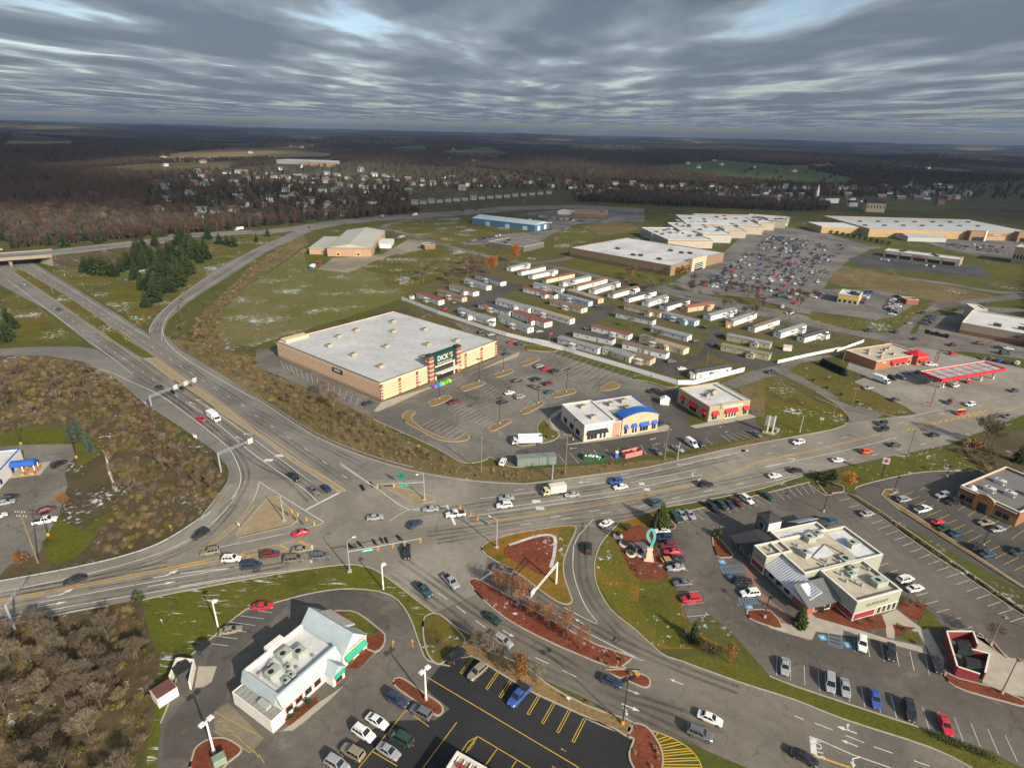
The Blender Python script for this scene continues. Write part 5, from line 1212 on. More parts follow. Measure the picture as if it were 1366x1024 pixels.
# --- sports store
S = Site('sports_store', 'large beige sports store with white roof and dark green entrance', ('e', 632, 458, 7.8), ('e', 1222, 243, 7.8))
W_, D_ = 71.5, 75.0; hh = 7.8
S.shell(BEIGE, mat('store_roof', (0.46, 0.47, 0.465), 0.75, 0.3, 0.06), 0, W_, 0, D_, hh, .35, .35, mat('dark_cap', (0.05, .055, .06)))
BAND = mat('orange_brick_band', (0.42, 0.16, 0.085), 0.9)
for z in (1.9, 3.1, 4.3, 5.5):
    for a, b in ((0.6, 26), (45.2, W_)): S.put('brick_band', S.on('f', a, b, z, z + .16, .03), BAND)
    S.put('brick_band', S.on('l', 0.2, D_, z, z + .16, .03), BAND)
S.put('plinth', S.on('l', .2, D_, 0, 1.2, .05), mat('plinth_tan', (0.36, 0.24, 0.15)))
for u in (0.5, 10.0, 19.6, 49.5, 60.5, 71.0):
    c = S.put('brick_column', S.on('f', u - .6, u + .6, 0, 6.4, .3), BRICK); S.put('column_cap', S.on('f', u - .65, u + .65, 6.4, 6.9, .36), mat('dark_cap'), c)
    for z in (1.1, 2.4, 3.7, 5.0): S.put('stone_band', S.on('f', u - .62, u + .62, z, z + .25, .33), TRIM, c)
for u in (26.9, 43.8):
    c = S.box('brick_tower', BRICK, u - 1.3, u + 1.3, -1.5, 1.1, 0, 11.9); S.box('tower_cap', GREEN_S, u - 1.4, u + 1.4, -1.6, 1.2, 11.9, 12.6, c)
    for z in (1.6, 3.6, 5.6, 7.6, 9.6): S.box('stone_band', TRIM, u - 1.34, u + 1.34, -1.54, 1.14, z, z + .3, c)
e = S.box('entrance_block', GREEN_S, 28.2, 42.5, -.9, 2.0, 0, 11.8)
S.box('entrance_frame', BEIGE, 29.2, 41.5, -1.1, -.9, 6.0, 6.7, e); S.box('entrance_frame', BEIGE, 40.6, 41.5, -1.1, -.9, 0, 6.0, e); S.box('entrance_frame', BEIGE, 29.2, 30.0, -1.1, -.9, 0, 3.2, e)
S.box('canopy', TRIM, 28.8, 42.6, -3.4, -1.1, 3.3, 3.75, e)
for i in range(8): S.box('pane', GLW, 30.2 + i * 1.28, 31.4 + i * 1.28, -.96, -.9, 3.9, 5.9, e)
for i in range(8): S.box('pane', GLW, 30.2 + i * 1.28, 31.4 + i * 1.28, -.96, -.9, .1, 3.1, e)
S.text('DICK', 'f', 34.2, 9.5, 3.3, LETTER, 0, -.92, sx=.85); S.text("S", 'f', 39.6, 9.5, 3.3, LETTER, 0, -.92, sx=.85); S.text('SPORTING GOODS', 'f', 35.3, 7.4, 1.05, LETTER, 0, -.92, sx=1.0)
S.put('orange_flame', MB().extr([(37.9, 9.6), (38.3, 9.5), (38.8, 10.4), (38.5, 11.2), (38.0, 10.7)], 'y', -1.0, -.92), mat('orange_logo', (0.75, 0.16, 0.01)))
sg = S.put('side_sign', S.on('l', 24.5, 31.5, 4.6, 6.5, .2), GREEN_S); S.text("DICK'S", 'l', 28.0, 5.6, 1.4, LETTER, -.2, 0, sx=1.0)
for x, y in ((12, 14), (13, 34), (13, 52), (30, 32), (32, 9), (45, 20), (47, 47), (58, 14), (60, 38), (58, 60), (36, 62), (24, 60)): S.unit(x, y, hh - .35, 3.0, 2.2, 1.3, mat('tan_unit', (0.34, 0.30, 0.23)))
S.box('rear_screen', BEIGE, 2, 14, D_ - 5, D_ - .4, hh - .3, hh + 1.2)
for i in range(9):   # coloured banners by the doors
    pass
for k, (u, c) in enumerate(((23.6, 'purple'), (25.0, 'blue'), (26.4, 'sky blue'), (28.2, 'lime'), (30.2, 'green'), (32.2, 'lime'))):
    cc = {'purple': (.25, .12, .4), 'blue': (.03, .15, .5), 'sky blue': (.05, .4, .7), 'lime': (.3, .6, .04), 'green': (.1, .45, .05)}[c]
    q = S.root.matrix_world; p = Matrix.Translation(S.root.location) @ Matrix.Rotation(S.ang, 4, 'Z') @ Vector((u, -6.5, 0.1))
    b = MB(); b.extr([(-.8, 0), (.8, 0), (.75, 1.0), (0, 1.5), (-.75, 1.0)], 'y', -.7, .7); o = b.build('merchandise_tent', mat(c.replace(' ', '_') + '_fabric', cc)); o.location = p; o.rotation_euler = (0, 0, S.ang)
    tag(o, f'{c} little display tent, {ORD[k]} from the left by the sports store doors', 'tent', 'display tents by the sports store doors')
# --- shop row with blue arch
S = Site('shop_row', 'shop row with white roof, black awning and blue arched gable', ('f', 372, 757), ('f', 745, 692)); Wd, Dp = 30.8, 18.4
S.shell(mat('pink_stucco', (0.60, 0.50, 0.42)), WHITE_ROOF, 0, 12.4, 0, Dp, 6.7, .4, .3, TRIM); S.shell(BEIGE, WHITE_ROOF, 12.45, Wd, 0.1, Dp, 6.2, .3, .3, BLUE_T)
S.put('front_panel', S.on('f', .3, 11.2, 3.7, 6.3, .06), WHITE_W); S.put('front_panel', S.on('f', 11.6, 14.5, 0, 5.8, .08), mat('rose_stucco', (0.42, 0.26, 0.19)))
arc = [(15.2, 0.0)] + [(15.2 + 15.2 * t, 6.0 + 2.5 * math.sin(math.pi * (0.12 + .80 * t))) for t in np.linspace(0, 1, 13)] + [(30.4, 0.0)]
S.put('arched_front', MB().extr(arc, 'y', -.35, .05), mat('sand_brick', (0.52, 0.40, 0.25), .9, .2, 2)); 
tr = MB()
for i in range(1, 13): 
    (a, za), (b, zb) = arc[i], arc[i+1]; tr.extr([(a, za), (b, zb), (b, zb + .3), (a, za + .3)], 'y', -.5, 4.0)
S.put('blue_arch_trim', tr, BLUE_T)
rf = MB()
for i in range(1, 13):
    (a, za), (b, zb) = arc[i], arc[i+1]; rf.face([(a, .2, za + .1), (b, .2, zb + .1), (b, 9.5, 6.0), (a, 9.5, 6.0)])
S.put('arched_roof', rf, mat('blue_grey_roof', (0.34, 0.38, 0.42)))
S.awning('f', 1.2, 9.3, 3.1, 4.4, 1.3, AWN_K)
for u0, u1 in ((16.2, 17.6), (19.2, 21.3), (22.6, 26.6), (27.8, 29.9)): S.awning('f', u0, u1, 3.1, 4.4, 1.0, AWN_B, 0, -.35)
for u0, u1, mu in ((1.3, 5.4, 2), (16.2, 17.6, 0), (22.8, 26.4, 2), (27.9, 29.8, 1)): S.window('f', u0, u1, .7, 2.9, 0, 0 if u0 < 12 else -.35, TRIM, None, mu)
for u in (6.2, 7.8, 19.4, 20.6): S.door('f', u, u + 1.2, 2.7, 0, 0 if u < 12 else -.35)
for y in (3, 8, 13): S.window('l', y, y + 3, .8, 3.0, 0, 0, TRIM, None, 1)
for x, y in ((6, 5), (6.5, 14), (18, 13), (24, 14), (22, 8)): S.unit(x, y, 6.3, 2.4, 1.8, 1.2, mat('tan_unit'))
for x, y in ((12, 9), (15, 16), (20, 11)): S.vent(x, y, 5.9, .15, .4)
# --- red awning restaurant
S = Site('red_awning_restaurant', 'beige corner restaurant with white roof and red awnings', ('f', 1000, 655), ('f', 1210, 617)); RB = mat('tan_brick', (0.36, 0.29, 0.18), 0.9, 0.2, 1.5)
S.shell(RB, WHITE_ROOF, 0, 19.6, 0, 19.2, 6.3, .7, .35, mat('tan_cap', (0.45, .38, .26))); S.box('raised_parapet', RB, 5.2, 17, -.3, .0, 5.0, 6.9); S.box('sloped_edge', mat('pale_cap', (0.5, .5, .48)), 17.2, 19.2, .4, 18.8, 5.6, 6.2)
sg = S.put('sign_board', S.on('f', 6.6, 15.6, 4.9, 5.7, .1, 0, -.3), LETTER); S.strokes('f', 6.9, 15.2, 5.1, .42, mat('sign_grey', (0.16, .15, .14)), 0, -.42)
for u0, u1 in ((1.4, 4.4), (7.6, 13.6), (16.4, 19.0)): S.awning('f', u0, u1, 2.9, 4.3, 1.2, AWN_R)
for u0, u1 in ((1.2, 4), (6.5, 11.8), (14.5, 16.8)): S.awning('l', u0, u1, 2.9, 4.3, 1.2, AWN_R)
for u0, u1, mu in ((1.6, 4.2, 1), (16.6, 18.8, 1)): S.window('f', u0, u1, .6, 2.8, 0, 0, TRIM, None, mu)
for u in (8.0, 9.4, 10.8, 12.2): S.door('f', u, u + 1.2, 2.7)
for u0, u1 in ((1.4, 3.8), (7, 11.4), (14.7, 16.6)): S.window('l', u0, u1, .6, 2.8, 0, 0, TRIM, None, 2)
S.unit(7, 10, 5.6, 2.4, 2.0, 1.3, mat('tan_unit')); S.unit(11.5, 12, 5.6, 2.4, 2.0, 1.3, mat('tan_unit')); S.vent(8.5, 13, 5.6, .3, .4)
# --- fast food restaurant, pale blue roof
S = Site('fast_food_restaurant', 'white restaurant with pale blue mansard roof and green awnings', ('i', 740, 822), ('A', 1160, 380))
S.shell(WHITE_W, mat('deck_roof', (0.26, 0.26, 0.23), .9, .35, 1.2), -.3, 2.4, -.4, 10.7, 3.1, .15, .15)
for i in range(9): S.box('deck_board', mat('deck_board_grey', (0.33, .33, .30)), -.1, 2.2, .2 + i * 1.15, .35 + i * 1.15, 2.96, 3.02)
S.box('cooler_unit', UNIT, .6, 1.7, 2.0, 4.6, 2.97, 3.7)
S.box('wall', WHITE_W, 2.42, 16.4, 0.2, 11.2, 0, 3.4)
S.put('mansard_roof', MB().extr([(-.45, 3.1), (1.1, 5.3), (1.5, 5.3), (1.5, 4.4), (.3, 3.0)], 'x', 2.42, 16.4), BLUE_R); S.put('mansard_roof', MB().extr([(1.9, 3.1), (2.6, 5.3), (3.1, 5.3), (3.1, 4.4)], 'y', 1.5, 11.2), BLUE_R)
S.box('parapet', WHITE_W, 3.1, 16.4, 10.8, 11.3, 3.4, 5.3); S.box('roof', WHITE_ROOF, 3.1, 16.4, 1.5, 10.8, 4.2, 4.35); S.box('rear_bay', WHITE_W, 8.4, 12.2, 11.3, 12.6, 0, 5.4)
S.box('wall', WHITE_W, 16.42, 22.9, -.6, 12.0, 0, 3.4)
gb = MB(); gb.extr([(16.2, 3.2), (19.6, 6.9), (23.2, 3.2), (22.9, 3.2), (19.6, 6.6), (16.5, 3.2)], 'y', -.74, 12.3); S.put('gable_roof', gb, BLUE_R)
S.put('gable_end', MB().extr([(16.5, 3.41), (22.9, 3.41), (19.65, 6.6)], 'y', -.7, -.45), WHITE_W); S.put('gable_end', MB().extr([(16.5, 3.41), (22.9, 3.41), (19.65, 6.6)], 'y', 11.7, 11.95), WHITE_W)
S.put('dormer_roof', MB().extr([(20.3, 6.1), (23.4, 4.2), (23.4, 3.8), (20.3, 5.6)], 'y', 3.0, 10.4), mat('weathered_panel', (0.42, 0.40, 0.36), .9, .3, 1.2))
S.awning('f', 16.8, 22.4, 1.9, 3.0, .9, AWN_G, 0, -.7); S.strokes('f', 17.1, 19.3, 3.4, .55, mat('yellow_letters', (0.7, .4, .03)), 0, -.78)
S.text('SUNDAY', 'f', 20.9, 3.7, .85, mat('orange_letters', (0.65, .12, .03)), 0, -.76)
for u in (4.2, 5.2, 6.0, 6.9): S.text(random.choice('oeas'), 'f', u, 2.4, 1.1, mat('orange_letters'), 0, .12)
S.box('porch', WHITE_W, 12.3, 15.2, -2.2, .2, 0, 2.9); S.put('porch_roof', MB().extr([(11.9, 2.8), (13.75, 4.6), (15.6, 2.8)], 'y', -2.6, 1.2), BLUE_R)
S.put('porch_sign', MB().box(12.5, 15.0, -2.75, -2.62, 2.0, 3.1), AWN_G); S.door('f', 12.9, 14.6, 2.0, 0, -2.2, BRICK)
for u in (3.2, 5.4, 7.6, 9.8): S.window('f', u, u + 1.5, .9, 2.2, 0, .2, mat('rose_trim', (.5, .2, .16)))
for u in (17.2, 19.0, 20.8): S.window('f', u, u + 1.4, .9, 2.0, 0, -.6)
S.unit(9.6, 7.8, 4.35, 2.6, 2.0, 1.5); S.unit(11.6, 5.9, 4.35, 2.2, 2.0, 1.4); S.unit(5.6, 6.2, 4.35, 2.4, 2.0, 1.4); S.unit(8.2, 5.0, 4.35, 1.1, 1.1, .8); S.unit(7.4, 3.2, 4.35, 1.0, 1.6, .7); S.unit(5.9, 2.9, 4.35, 1.2, 1.2, .8)
for x, y in ((6.5, 8.6), (7.2, 8.9), (4.2, 8.2), (8.9, 3.4), (12.5, 3.0)): S.vent(x, y, 4.35, .25, .6)
S.put('roof_pipe', MB().tube((4.0, 8.9, 4.5), (8.5, 9.6, 4.5), .12).tube((4.4, 3.4, 4.45), (4.4, 9.0, 4.45), .08), METAL_G)
# --- grey and red restaurant
S = Site('grey_restaurant', 'sage grey and barn red restaurant with stepped flat roofs', ('z', 965, 750, 5.6), ('z', 1280, 665, 5.6))
h = 5.6
def low(side, u0, u1, W=0, D=0):
    p = S.put('red_panel', S.on(side, u0 + .15, u1 - .15, .45, 2.1, .05, W, D), RED_P)
    for z in (.3, 2.1): S.put('white_trim', S.on(side, u0, u1, z, z + .15, .08, W, D), TRIM)
    for u in (u0, u1 - .15): S.put('white_trim', S.on(side, u, u + .15, 0, 2.1, .09, W, D), TRIM)
S.shell(SAGE, TAN_ROOF, 0, 13.2, 0, 11.0, h, .6, .35, TRIM); S.shell(SAGE, TAN_ROOF, -4.4, 19.9, 11.02, 23.1, h, .6, .35, TRIM); S.shell(SAGE, TAN_ROOF, -9.0, -1.2, 18.7, 23.3, h - .05, .6, .35, TRIM); S.shell(SAGE, WHITE_ROOF, -1.15, 14.0, 23.12, 26.8, h + .05, .6, .35, TRIM)
S.box('snow_patch', SNOWROOF, 13.5, 19.2, 11.8, 22.5, h - .6, h - .585); S.box('snow_patch', SNOWROOF, 3, 9, 15, 19, h - .6, h - .585)
t = S.box('tower', mat('charcoal_siding', (0.10, 0.10, 0.105)), -1.7, 2.6, 27.4, 31.7, 0, 8.0); S.put('tower_roof', MB().frustum((-2.0, 2.9, 27.1, 32.0), (.3, .6, 29.4, 29.7), 8.0, 9.1), DGREY, t); S.window('l', 28.7, 30.4, 5.0, 6.8, -1.7, 0)
S.box('tower_face', WHITE_W, -1.5, 2.4, 27.25, 27.4, 5.2, 7.7, t)
S.box('wall', mat('charcoal_siding'), -8.6, 1.4, 23.32, 30.6, 0, 3.0); S.put('porch_roof', MB().frustum((-10.2, 1.6, 23.3, 31.2), (-4.5, 1.6, 25.0, 29.5), 3.0, 4.9), DGREY)
S.box('wall', mat('charcoal_siding'), 2.7, 18.4, 26.9, 31.4, 0, 3.0); S.put('rear_roof', MB().frustum((2.65, 19.3, 26.85, 32.2), (3.2, 17.5, 26.85, 28.5), 3.0, 4.9), DGREY); S.put('snow_patch', MB().frustum((9, 17, 28.6, 31.6), (9.5, 16.6, 28.5, 28.7), 3.32, 4.92), SNOWROOF)
S.box('wall', SAGE, -8.4, -4.42, 5.6, 18.6, 0, 2.7); S.put('shed_roof', MB().extr([(-9.2, 2.75), (-4.45, 5.0), (-4.45, 4.85), (-9.2, 2.6)], 'y', 5.3, 18.65), SNOWROOF)
for i in range(21): 
    y = 5.6 + i * .64; S.put('roof_rib', MB().extr([(-9.2, 2.76), (-4.5, 4.985), (-4.5, 5.06), (-9.2, 2.84)], 'y', y - .05, y + .05), METAL_G)
S.box('wall', BRICK, -8.6, -.02, 4.6, 9.2, 0, 2.8); S.put('entry_roof', MB().extr([(3.7, 2.85), (9.3, 5.0), (9.3, 4.85), (3.7, 2.7)], 'x', -9.3, -.05), mat('dark_metal_roof', (0.13, .13, .135), .5))
for i in range(14): 
    x = -9.1 + i * .66; S.put('roof_rib', MB().extr([(3.7, 2.86), (9.25, 4.99), (9.25, 5.06), (3.7, 2.93)], 'x', x - .04, x + .04), METAL_G)
S.put('snow_patch', MB().extr([(6.2, 3.86), (8.9, 4.9), (8.9, 4.94), (6.2, 3.9)], 'x', -7.5, -5.4), SNOWROOF)
low('f', 0, 6.4); low('l', 0, 10.9); low('l', 18.7, 23.2, -9.0); low('f', -9.0, -4.6, 0, 18.7)
for u in (7.1, 8.6, 10.1, 11.6): S.window('f', u, u + 1.0, .5, 2.2, 0, 0, TRIM)
S.put('white_trim', S.on('f', 6.5, 13.2, 2.3, 2.5, .08), TRIM); S.strokes('f', 3.2, 9.4, 3.5, .75, mat('letter_olive', (0.12, .12, .08)))
S.strokes('l', 19.8, 22.0, 3.4, .6, mat('red_letters', (.5, .04, .03)), -9.0)
S.window('l', 24.5, 26.5, .9, 2.4, -8.6, 0); S.window('l', 28, 30, .9, 2.4, -8.6, 0)
for y in (7.5, 10.2, 12.9, 15.6): S.window('l', y, y + 1.9, .8, 2.2, -8.4, 0)
S.window('f', -6.6, -5.0, .8, 2.2, 0, 4.6); S.door('f', -3.6, -1.8, 2.2, 0, 4.6)
for x, y, a, b, c in ((6.8, 21.5, 2.4, 2.0, 1.5), (10.2, 22.3, 2.2, 1.8, 1.3), (1.2, 17.0, 1.8, 2.4, 1.5), (16.0, 16.5, 3.0, 2.0, 1.4), (10.2, 3.6, 3.4, 2.2, 1.5), (10, 12.6, 3.2, 2.4, .8), (6.5, 7.8, 2.0, 1.4, .9), (8.6, 9.3, 2.2, 1.4, .9)): S.unit(x, y, h - .6, a, b, c)
for x, y in ((2.5, 12.2), (4.5, 13.4), (3.4, 6.4), (5.2, 5.4), (5.8, 4.2), (2.0, 20.4), (-6, 21), (12, 8), (7.4, 12.2), (4.2, 8.6)): S.vent(x, y, h - .6, .3, .7)
S.put('roof_pipe', MB().tube((1.8, 15.6, 5.15), (9.5, 19.0, 5.15), .1).tube((9.5, 19, 5.15), (11.5, 13.5, 5.15), .1).tube((2.0, 16.5, 5.15), (4.5, 10.5, 5.15), .07), mat('rust_pipe', (.2, .08, .05)))
# --- brick restaurant at the right edge
S = Site('brick_restaurant', 'brown brick restaurant with arched entrance at right edge', ('G', 815, 390), ('G', 1262, 604)); OB = mat('brown_brick', (0.27, 0.12, 0.06), .9, .25, 2)
S.shell(OB, mat('dark_roof', (.16, .155, .15)), 0, 15.6, 0, 26, 4.7, .7, .35, TRIM); S.put('lower_wall', S.on('f', 0, 15.6, 0, 2.6, .08), mat('tan_wall', (.36, .24, .12)))
S.put('arch', MB().extr([(4.6, 0), (9.6, 0), (9.6, 4.6), (8.6, 5.3), (7.1, 5.7), (5.6, 5.3), (4.6, 4.6)], 'y', -.8, -.05), mat('ochre_stucco', (.42, .2, .06))); S.box('arch_door', GLW, 5.9, 8.3, -.86, -.8, 0, 2.8)
S.put('arch_trim', MB().extr([(4.4, 4.6), (5.5, 5.45), (7.1, 5.95), (8.7, 5.45), (9.8, 4.6), (9.6, 4.6), (8.6, 5.3), (7.1, 5.72), (5.6, 5.3), (4.6, 4.6)], 'y', -.95, -.78), TRIM)
S.strokes('f', 6.2, 8.0, 4.2, .6, mat('red_letters'), 0, -.82)
S.put('light_rail', S.on('f', 0, 4.5, 4.2, 4.4, .4), TRIM); S.put('light_rail', S.on('f', 9.7, 15.0, 4.0, 4.2, .4), TRIM)
for u in (.8, 2.6, 10.4, 12.2): S.window('f', u, u + 1.4, .9, 2.3, 0, -.08, mat('dark_cap'))
for x, y in ((5, 6), (9, 9), (12, 14), (4, 14)): S.unit(x, y, 4.0, 2.6, 1.8, 1.3, mat('white_unit', (.55, .55, .5)))
S.put('roof_dome', MB().tube((2, 3, 4.0), (2, 3, 4.9), 1.2, .5, 10), LETTER)
# --- fuel station shop and canopy
S = Site('fuel_station_shop', 'brick fuel station shop with cream roof and red hipped corner', ('E', 340, 275), ('E', 690, 215)); OB2 = mat('orange_brick', (0.36, 0.15, 0.075), .9, .2, 2)
S.shell(OB2, TAN_ROOF, 0, 33, 0, 17, 4.4, .45, .35, TRIM); S.put('corner_roof', MB().frustum((25.5, 34, -2.6, 5.4), (29.5, 30.3, 1.0, 1.8), 4.5, 6.3), AWN_R)
S.box('corner_band', OB2, 26, 33.6, -2.2, -.02, 0, 4.5)
for u0, u1 in ((10, 13.6), (13.8, 17.4), (17.6, 21.2)): S.awning('f', u0, u1, 2.3, 4.0, 1.3, AWN_R)
S.awning('f', 27, 33.4, 2.0, 3.2, 1.2, AWN_R, 0, -2.2)
for u in (10.4, 14.2, 18): S.window('f', u, u + 2.8, .5, 2.2, 0, 0, TRIM, None, 1)
S.door('f', 22.5, 24.3, 2.4); S.window('f', 27.6, 32.5, .6, 2.0, 0, -2.2, TRIM, None, 2); S.strokes('f', 4.5, 7.0, 2.9, .7, LETTER)
for x, y in ((8, 4), (7, 10), (14, 8), (11, 13), (20, 11), (18, 5), (24, 12)): S.unit(x, y, 3.95, 1.8, 1.5, 1.0, mat('tan_unit'))
S = Site('fuel_canopy', 'long flat fuel station canopy with bright red fascia', ('E', 800, 350, 4.6), ('E', 1240, 275, 4.6), None, 'canopy'); Wc = 43
S.box('deck', mat('canopy_deck', (.40, .38, .36), .7, .4, .3), .5, Wc - .5, .5, 9.5, 4.5, 5.0)
fa = MB(); fa.box(0, Wc, 0, .5, 4.3, 5.5); fa.box(0, Wc, 9.5, 10, 4.3, 5.5); fa.box(0, .5, .5, 9.5, 4.3, 5.5); fa.box(Wc - .5, Wc, .5, 9.5, 4.3, 5.5); S.put('red_fascia', fa, AWN_R); S.put('white_edge', MB().box(-.02, Wc + .02, 9.7, 10.05, 5.5, 5.6), LETTER)
for i in range(1, 7): S.box('beam', mat('rust_red', (.16, .05, .045)), i * 6.1, i * 6.1 + .25, .5, 9.5, 5.0, 5.15)
S.box('beam', mat('rust_red'), .5, Wc - .5, 4.9, 5.1, 5.0, 5.12)
for i in range(5):
    x = 3.5 + i * 9
    for y in (2.2, 7.8): S.box('column', METAL_G, x - .2, x + .2, y - .2, y + .2, 0, 4.5)
def rel(S, x, y, z=0): return Matrix.Translation(S.root.location) @ Matrix.Rotation(S.ang, 4, 'Z') @ Vector((x, y, z))
for i in range(5):
    for j in (0, 1):
        p = rel(S, 5.5 + i * 8.5, 2.2 + 5.6 * j); g = empty('fuel_pump', p, S.ang, f'fuel pump under the red canopy, {ORD[i]} from the left in the {"front" if j == 0 else "back"} row', 'fuel pump', 'pumps under the canopy')
        MB().box(-1.6, 1.6, -.5, .5, 0, .16).build('island_base', C_walk, g); MB().box(-.45, .45, -.3, .3, .16, 2.0).build('cabinet', mat('pump_white', (.5, .5, .5)), g); MB().box(-.5, .5, -.34, .34, 2.0, 2.3).build('topper', AWN_R, g); MB().box(-.3, .3, -.33, -.3, 1.2, 1.6).build('screen', GLW, g)
# --- hall with blue canopy at the left edge
S = Site('white_hall', 'white hall with blue barrel canopy at left edge', ('C', -80, 520), ('C', 18, 408)); 
S.shell(WHITE_W, WHITE_ROOF, -6, 24.5, 0, 30, 4.6, .2, .3, BLUE_T)
S2 = rel(S, 18, 0)
bc = MB(); prof = [(-4.8, 2.6)] + [(-4.8 * math.cos(a), 2.6 + 1.2 * math.sin(a)) for a in np.linspace(0, math.pi, 9)][1:-1]
ccn = MB(); ccn.extr([(15.5, 2.7), (15.6, 3.4), (16.2, 3.9), (17.0, 4.1), (17.8, 3.9), (18.4, 3.4), (18.5, 2.7)], 'y', -6.5, -.02); S.put('barrel_canopy', ccn, AWN_B)
for y in (-6.2, -3.2): 
    for x in (15.7, 18.3): S.box('canopy_post', LETTER, x - .1, x + .1, y - .1, y + .1, 0, 2.7)
S.door('f', 16.2, 17.8, 2.4, 0, 0, BLUE_T); S.window('f', 9, 10, .8, 2.2, 0, 0, BLUE_T); S.put('doorstep', MB().box(14, 22, -8, -.02, 0, .12), C_walk)
for k in range(7):
    p = rel(S, 14.6 + (k % 4) * 1.9, -3.4 - (k // 4) * 2.6, .12); b = MB().box(-.7, .7, -.6, .6, 0, 1.0).build('crate', mat('crate_wood', (.4, .2, .08))); b.location = p; b.rotation_euler = (0, 0, S.ang)
    MB().box(-.72, .72, -.08, .08, .4, .6).build('strap', TRIM, b); tag(b, f'tan wooden crate, {ORD[k]} of those set out under the blue canopy', 'crate', 'crates by the hall door')
# --- far buildings
def simple(name, label, A, B, D, h, wall, roofm, cat='building', W=None, units=0, group=None, gable=False, win=0, base=None, cap=TRIM, seed=0):
    S = Site(name, label, A, B, W, cat, group); w = S.W
    if gable:
        S.box('wall', wall, 0, w, 0, D, 0, h * .72)
        S.put('roof', MB().extr([(-.6, h * .70), (D / 2, h), (D + .6, h * .70)], 'x', -.6, w + .6), roofm)
    else: S.shell(wall, roofm, 0, w, 0, D, h, .5, .4, cap)
    if base: S.put('base_band', S.on('f', 0, w, 0, h * .35, .06), base); S.put('base_band', S.on('l', 0.1, D, 0, h * .35, .06), base)
    random.seed(seed + int(w * 10))
    for i in range(units): S.unit(random.uniform(.1, .9) * w, random.uniform(.15, .85) * D, h - .5, 3.6, 2.4, 1.5, mat('dark_unit', (.06, .06, .07)))
    for i in range(win): u = w * (i + .5) / win; S.window('f', u - .9, u + .9, h * .3, h * .55)
    return S
S = Site('tan_warehouse', 'tan metal warehouse with pale gabled roof above the field', ('b', 30, 628), ('b', 285, 630)); TW = mat('warehouse_tan', (.40, .26, .17)); PR = mat('pale_metal_roof', (.40, .39, .34), .6, .2, .05)
S.box('wall', TW, 17, 54, 0, 98, 0, 7.6); S.put('roof', MB().extr([(16.2, 7.4), (35.5, 10.4), (54.8, 7.4)], 'y', -1, 99), PR); S.box('wall', TW, 0, 16.98, 8, 70, 0, 5.2); S.box('annex_roof', PR, -.5, 16.5, 7.5, 70.5, 5.2, 5.5)
for u in (24, 41): d = S.put('loading_door', S.on('f', u, u + 4, 0, 4.2, .1), mat('ochre_door', (.55, .35, .15))); S.put('door_glass', S.on('f', u + 1, u + 3, 1, 2.6, .05, 0, 0, .1), GLW, d)
S.box('rear_block', mat('white_panel', (.6, .6, .58)), 54.02, 66, 40, 70, 0, 4)
S = simple('blue_steel_building', 'long blue steel building with pale blue roof', ('b', 682, 500), ('b', 930, 530), 32, 9.5, mat('steel_blue', (.06, .16, .26)), mat('pale_blue_metal', (.42, .50, .55), .6), gable=True)
for u in (20, 48, 72): S.put('shutter_door', S.on('f', u, u + 6, 0, 4.5, .1), mat('pale_blue_metal'))
for y in (6, 20): S.put('shutter_door', S.on('r', y, y + 5, 0, 5, .1, S.W), LETTER)
simple('low_grey_building', 'low grey brick building in front of the blue steel building', ('b', 745, 590), ('b', 885, 612), 34, 4.6, mat('grey_brick', (.13, .115, .10)), mat('dark_roof'), units=2, win=6)
simple('brown_roofed_building', 'long low building with rust brown roof beyond the storage yard', ('b', 1080, 470), ('b', 1215, 476), 40, 5, BROWN_B, mat('rust_roof', (.30, .17, .09)), units=1)
simple('dark_store_shed', 'small dark brick shed beside the tan warehouse', ('b', 495, 603), ('b', 537, 600), 10, 4, BROWN_B, mat('dark_roof'))
simple('white_shed', 'white flat building left of the rust brown roof', ('b', 1020, 462), ('b', 1078, 466), 24, 4, WHITE_W, WHITE_ROOF)
S = simple('anchor_store', 'big tan and brown mall anchor store nearest the mobile homes', ('w', 85, 310), ('w', 655, 420), 90, 8.2, mat('mall_brown', (.25, .17, .105)), mat('mall_roof', (.52, .525, .53), .7, .4, .05), units=7, base=mat('dark_base', (.16, .105, .065)), cap=mat('brown_cap', (.2, .14, .09)))
S.box('entrance_tower', mat('sand_wall', (.52, .42, .3)), S.W - 1, S.W + 3, 28, 52, 0, 10.5); S.put('entrance_glass', S.on('r', 33, 47, 0, 6, .1, S.W + 3), GLW)
for i in range(3): S.put('entrance_bar', S.on('r', 33, 47, 1.8 + i * 1.5, 2.1 + i * 1.5, .1, S.W + 3, 0, .1), LETTER)
rt = [('w', 545, 215), ('w', 880, 262)]
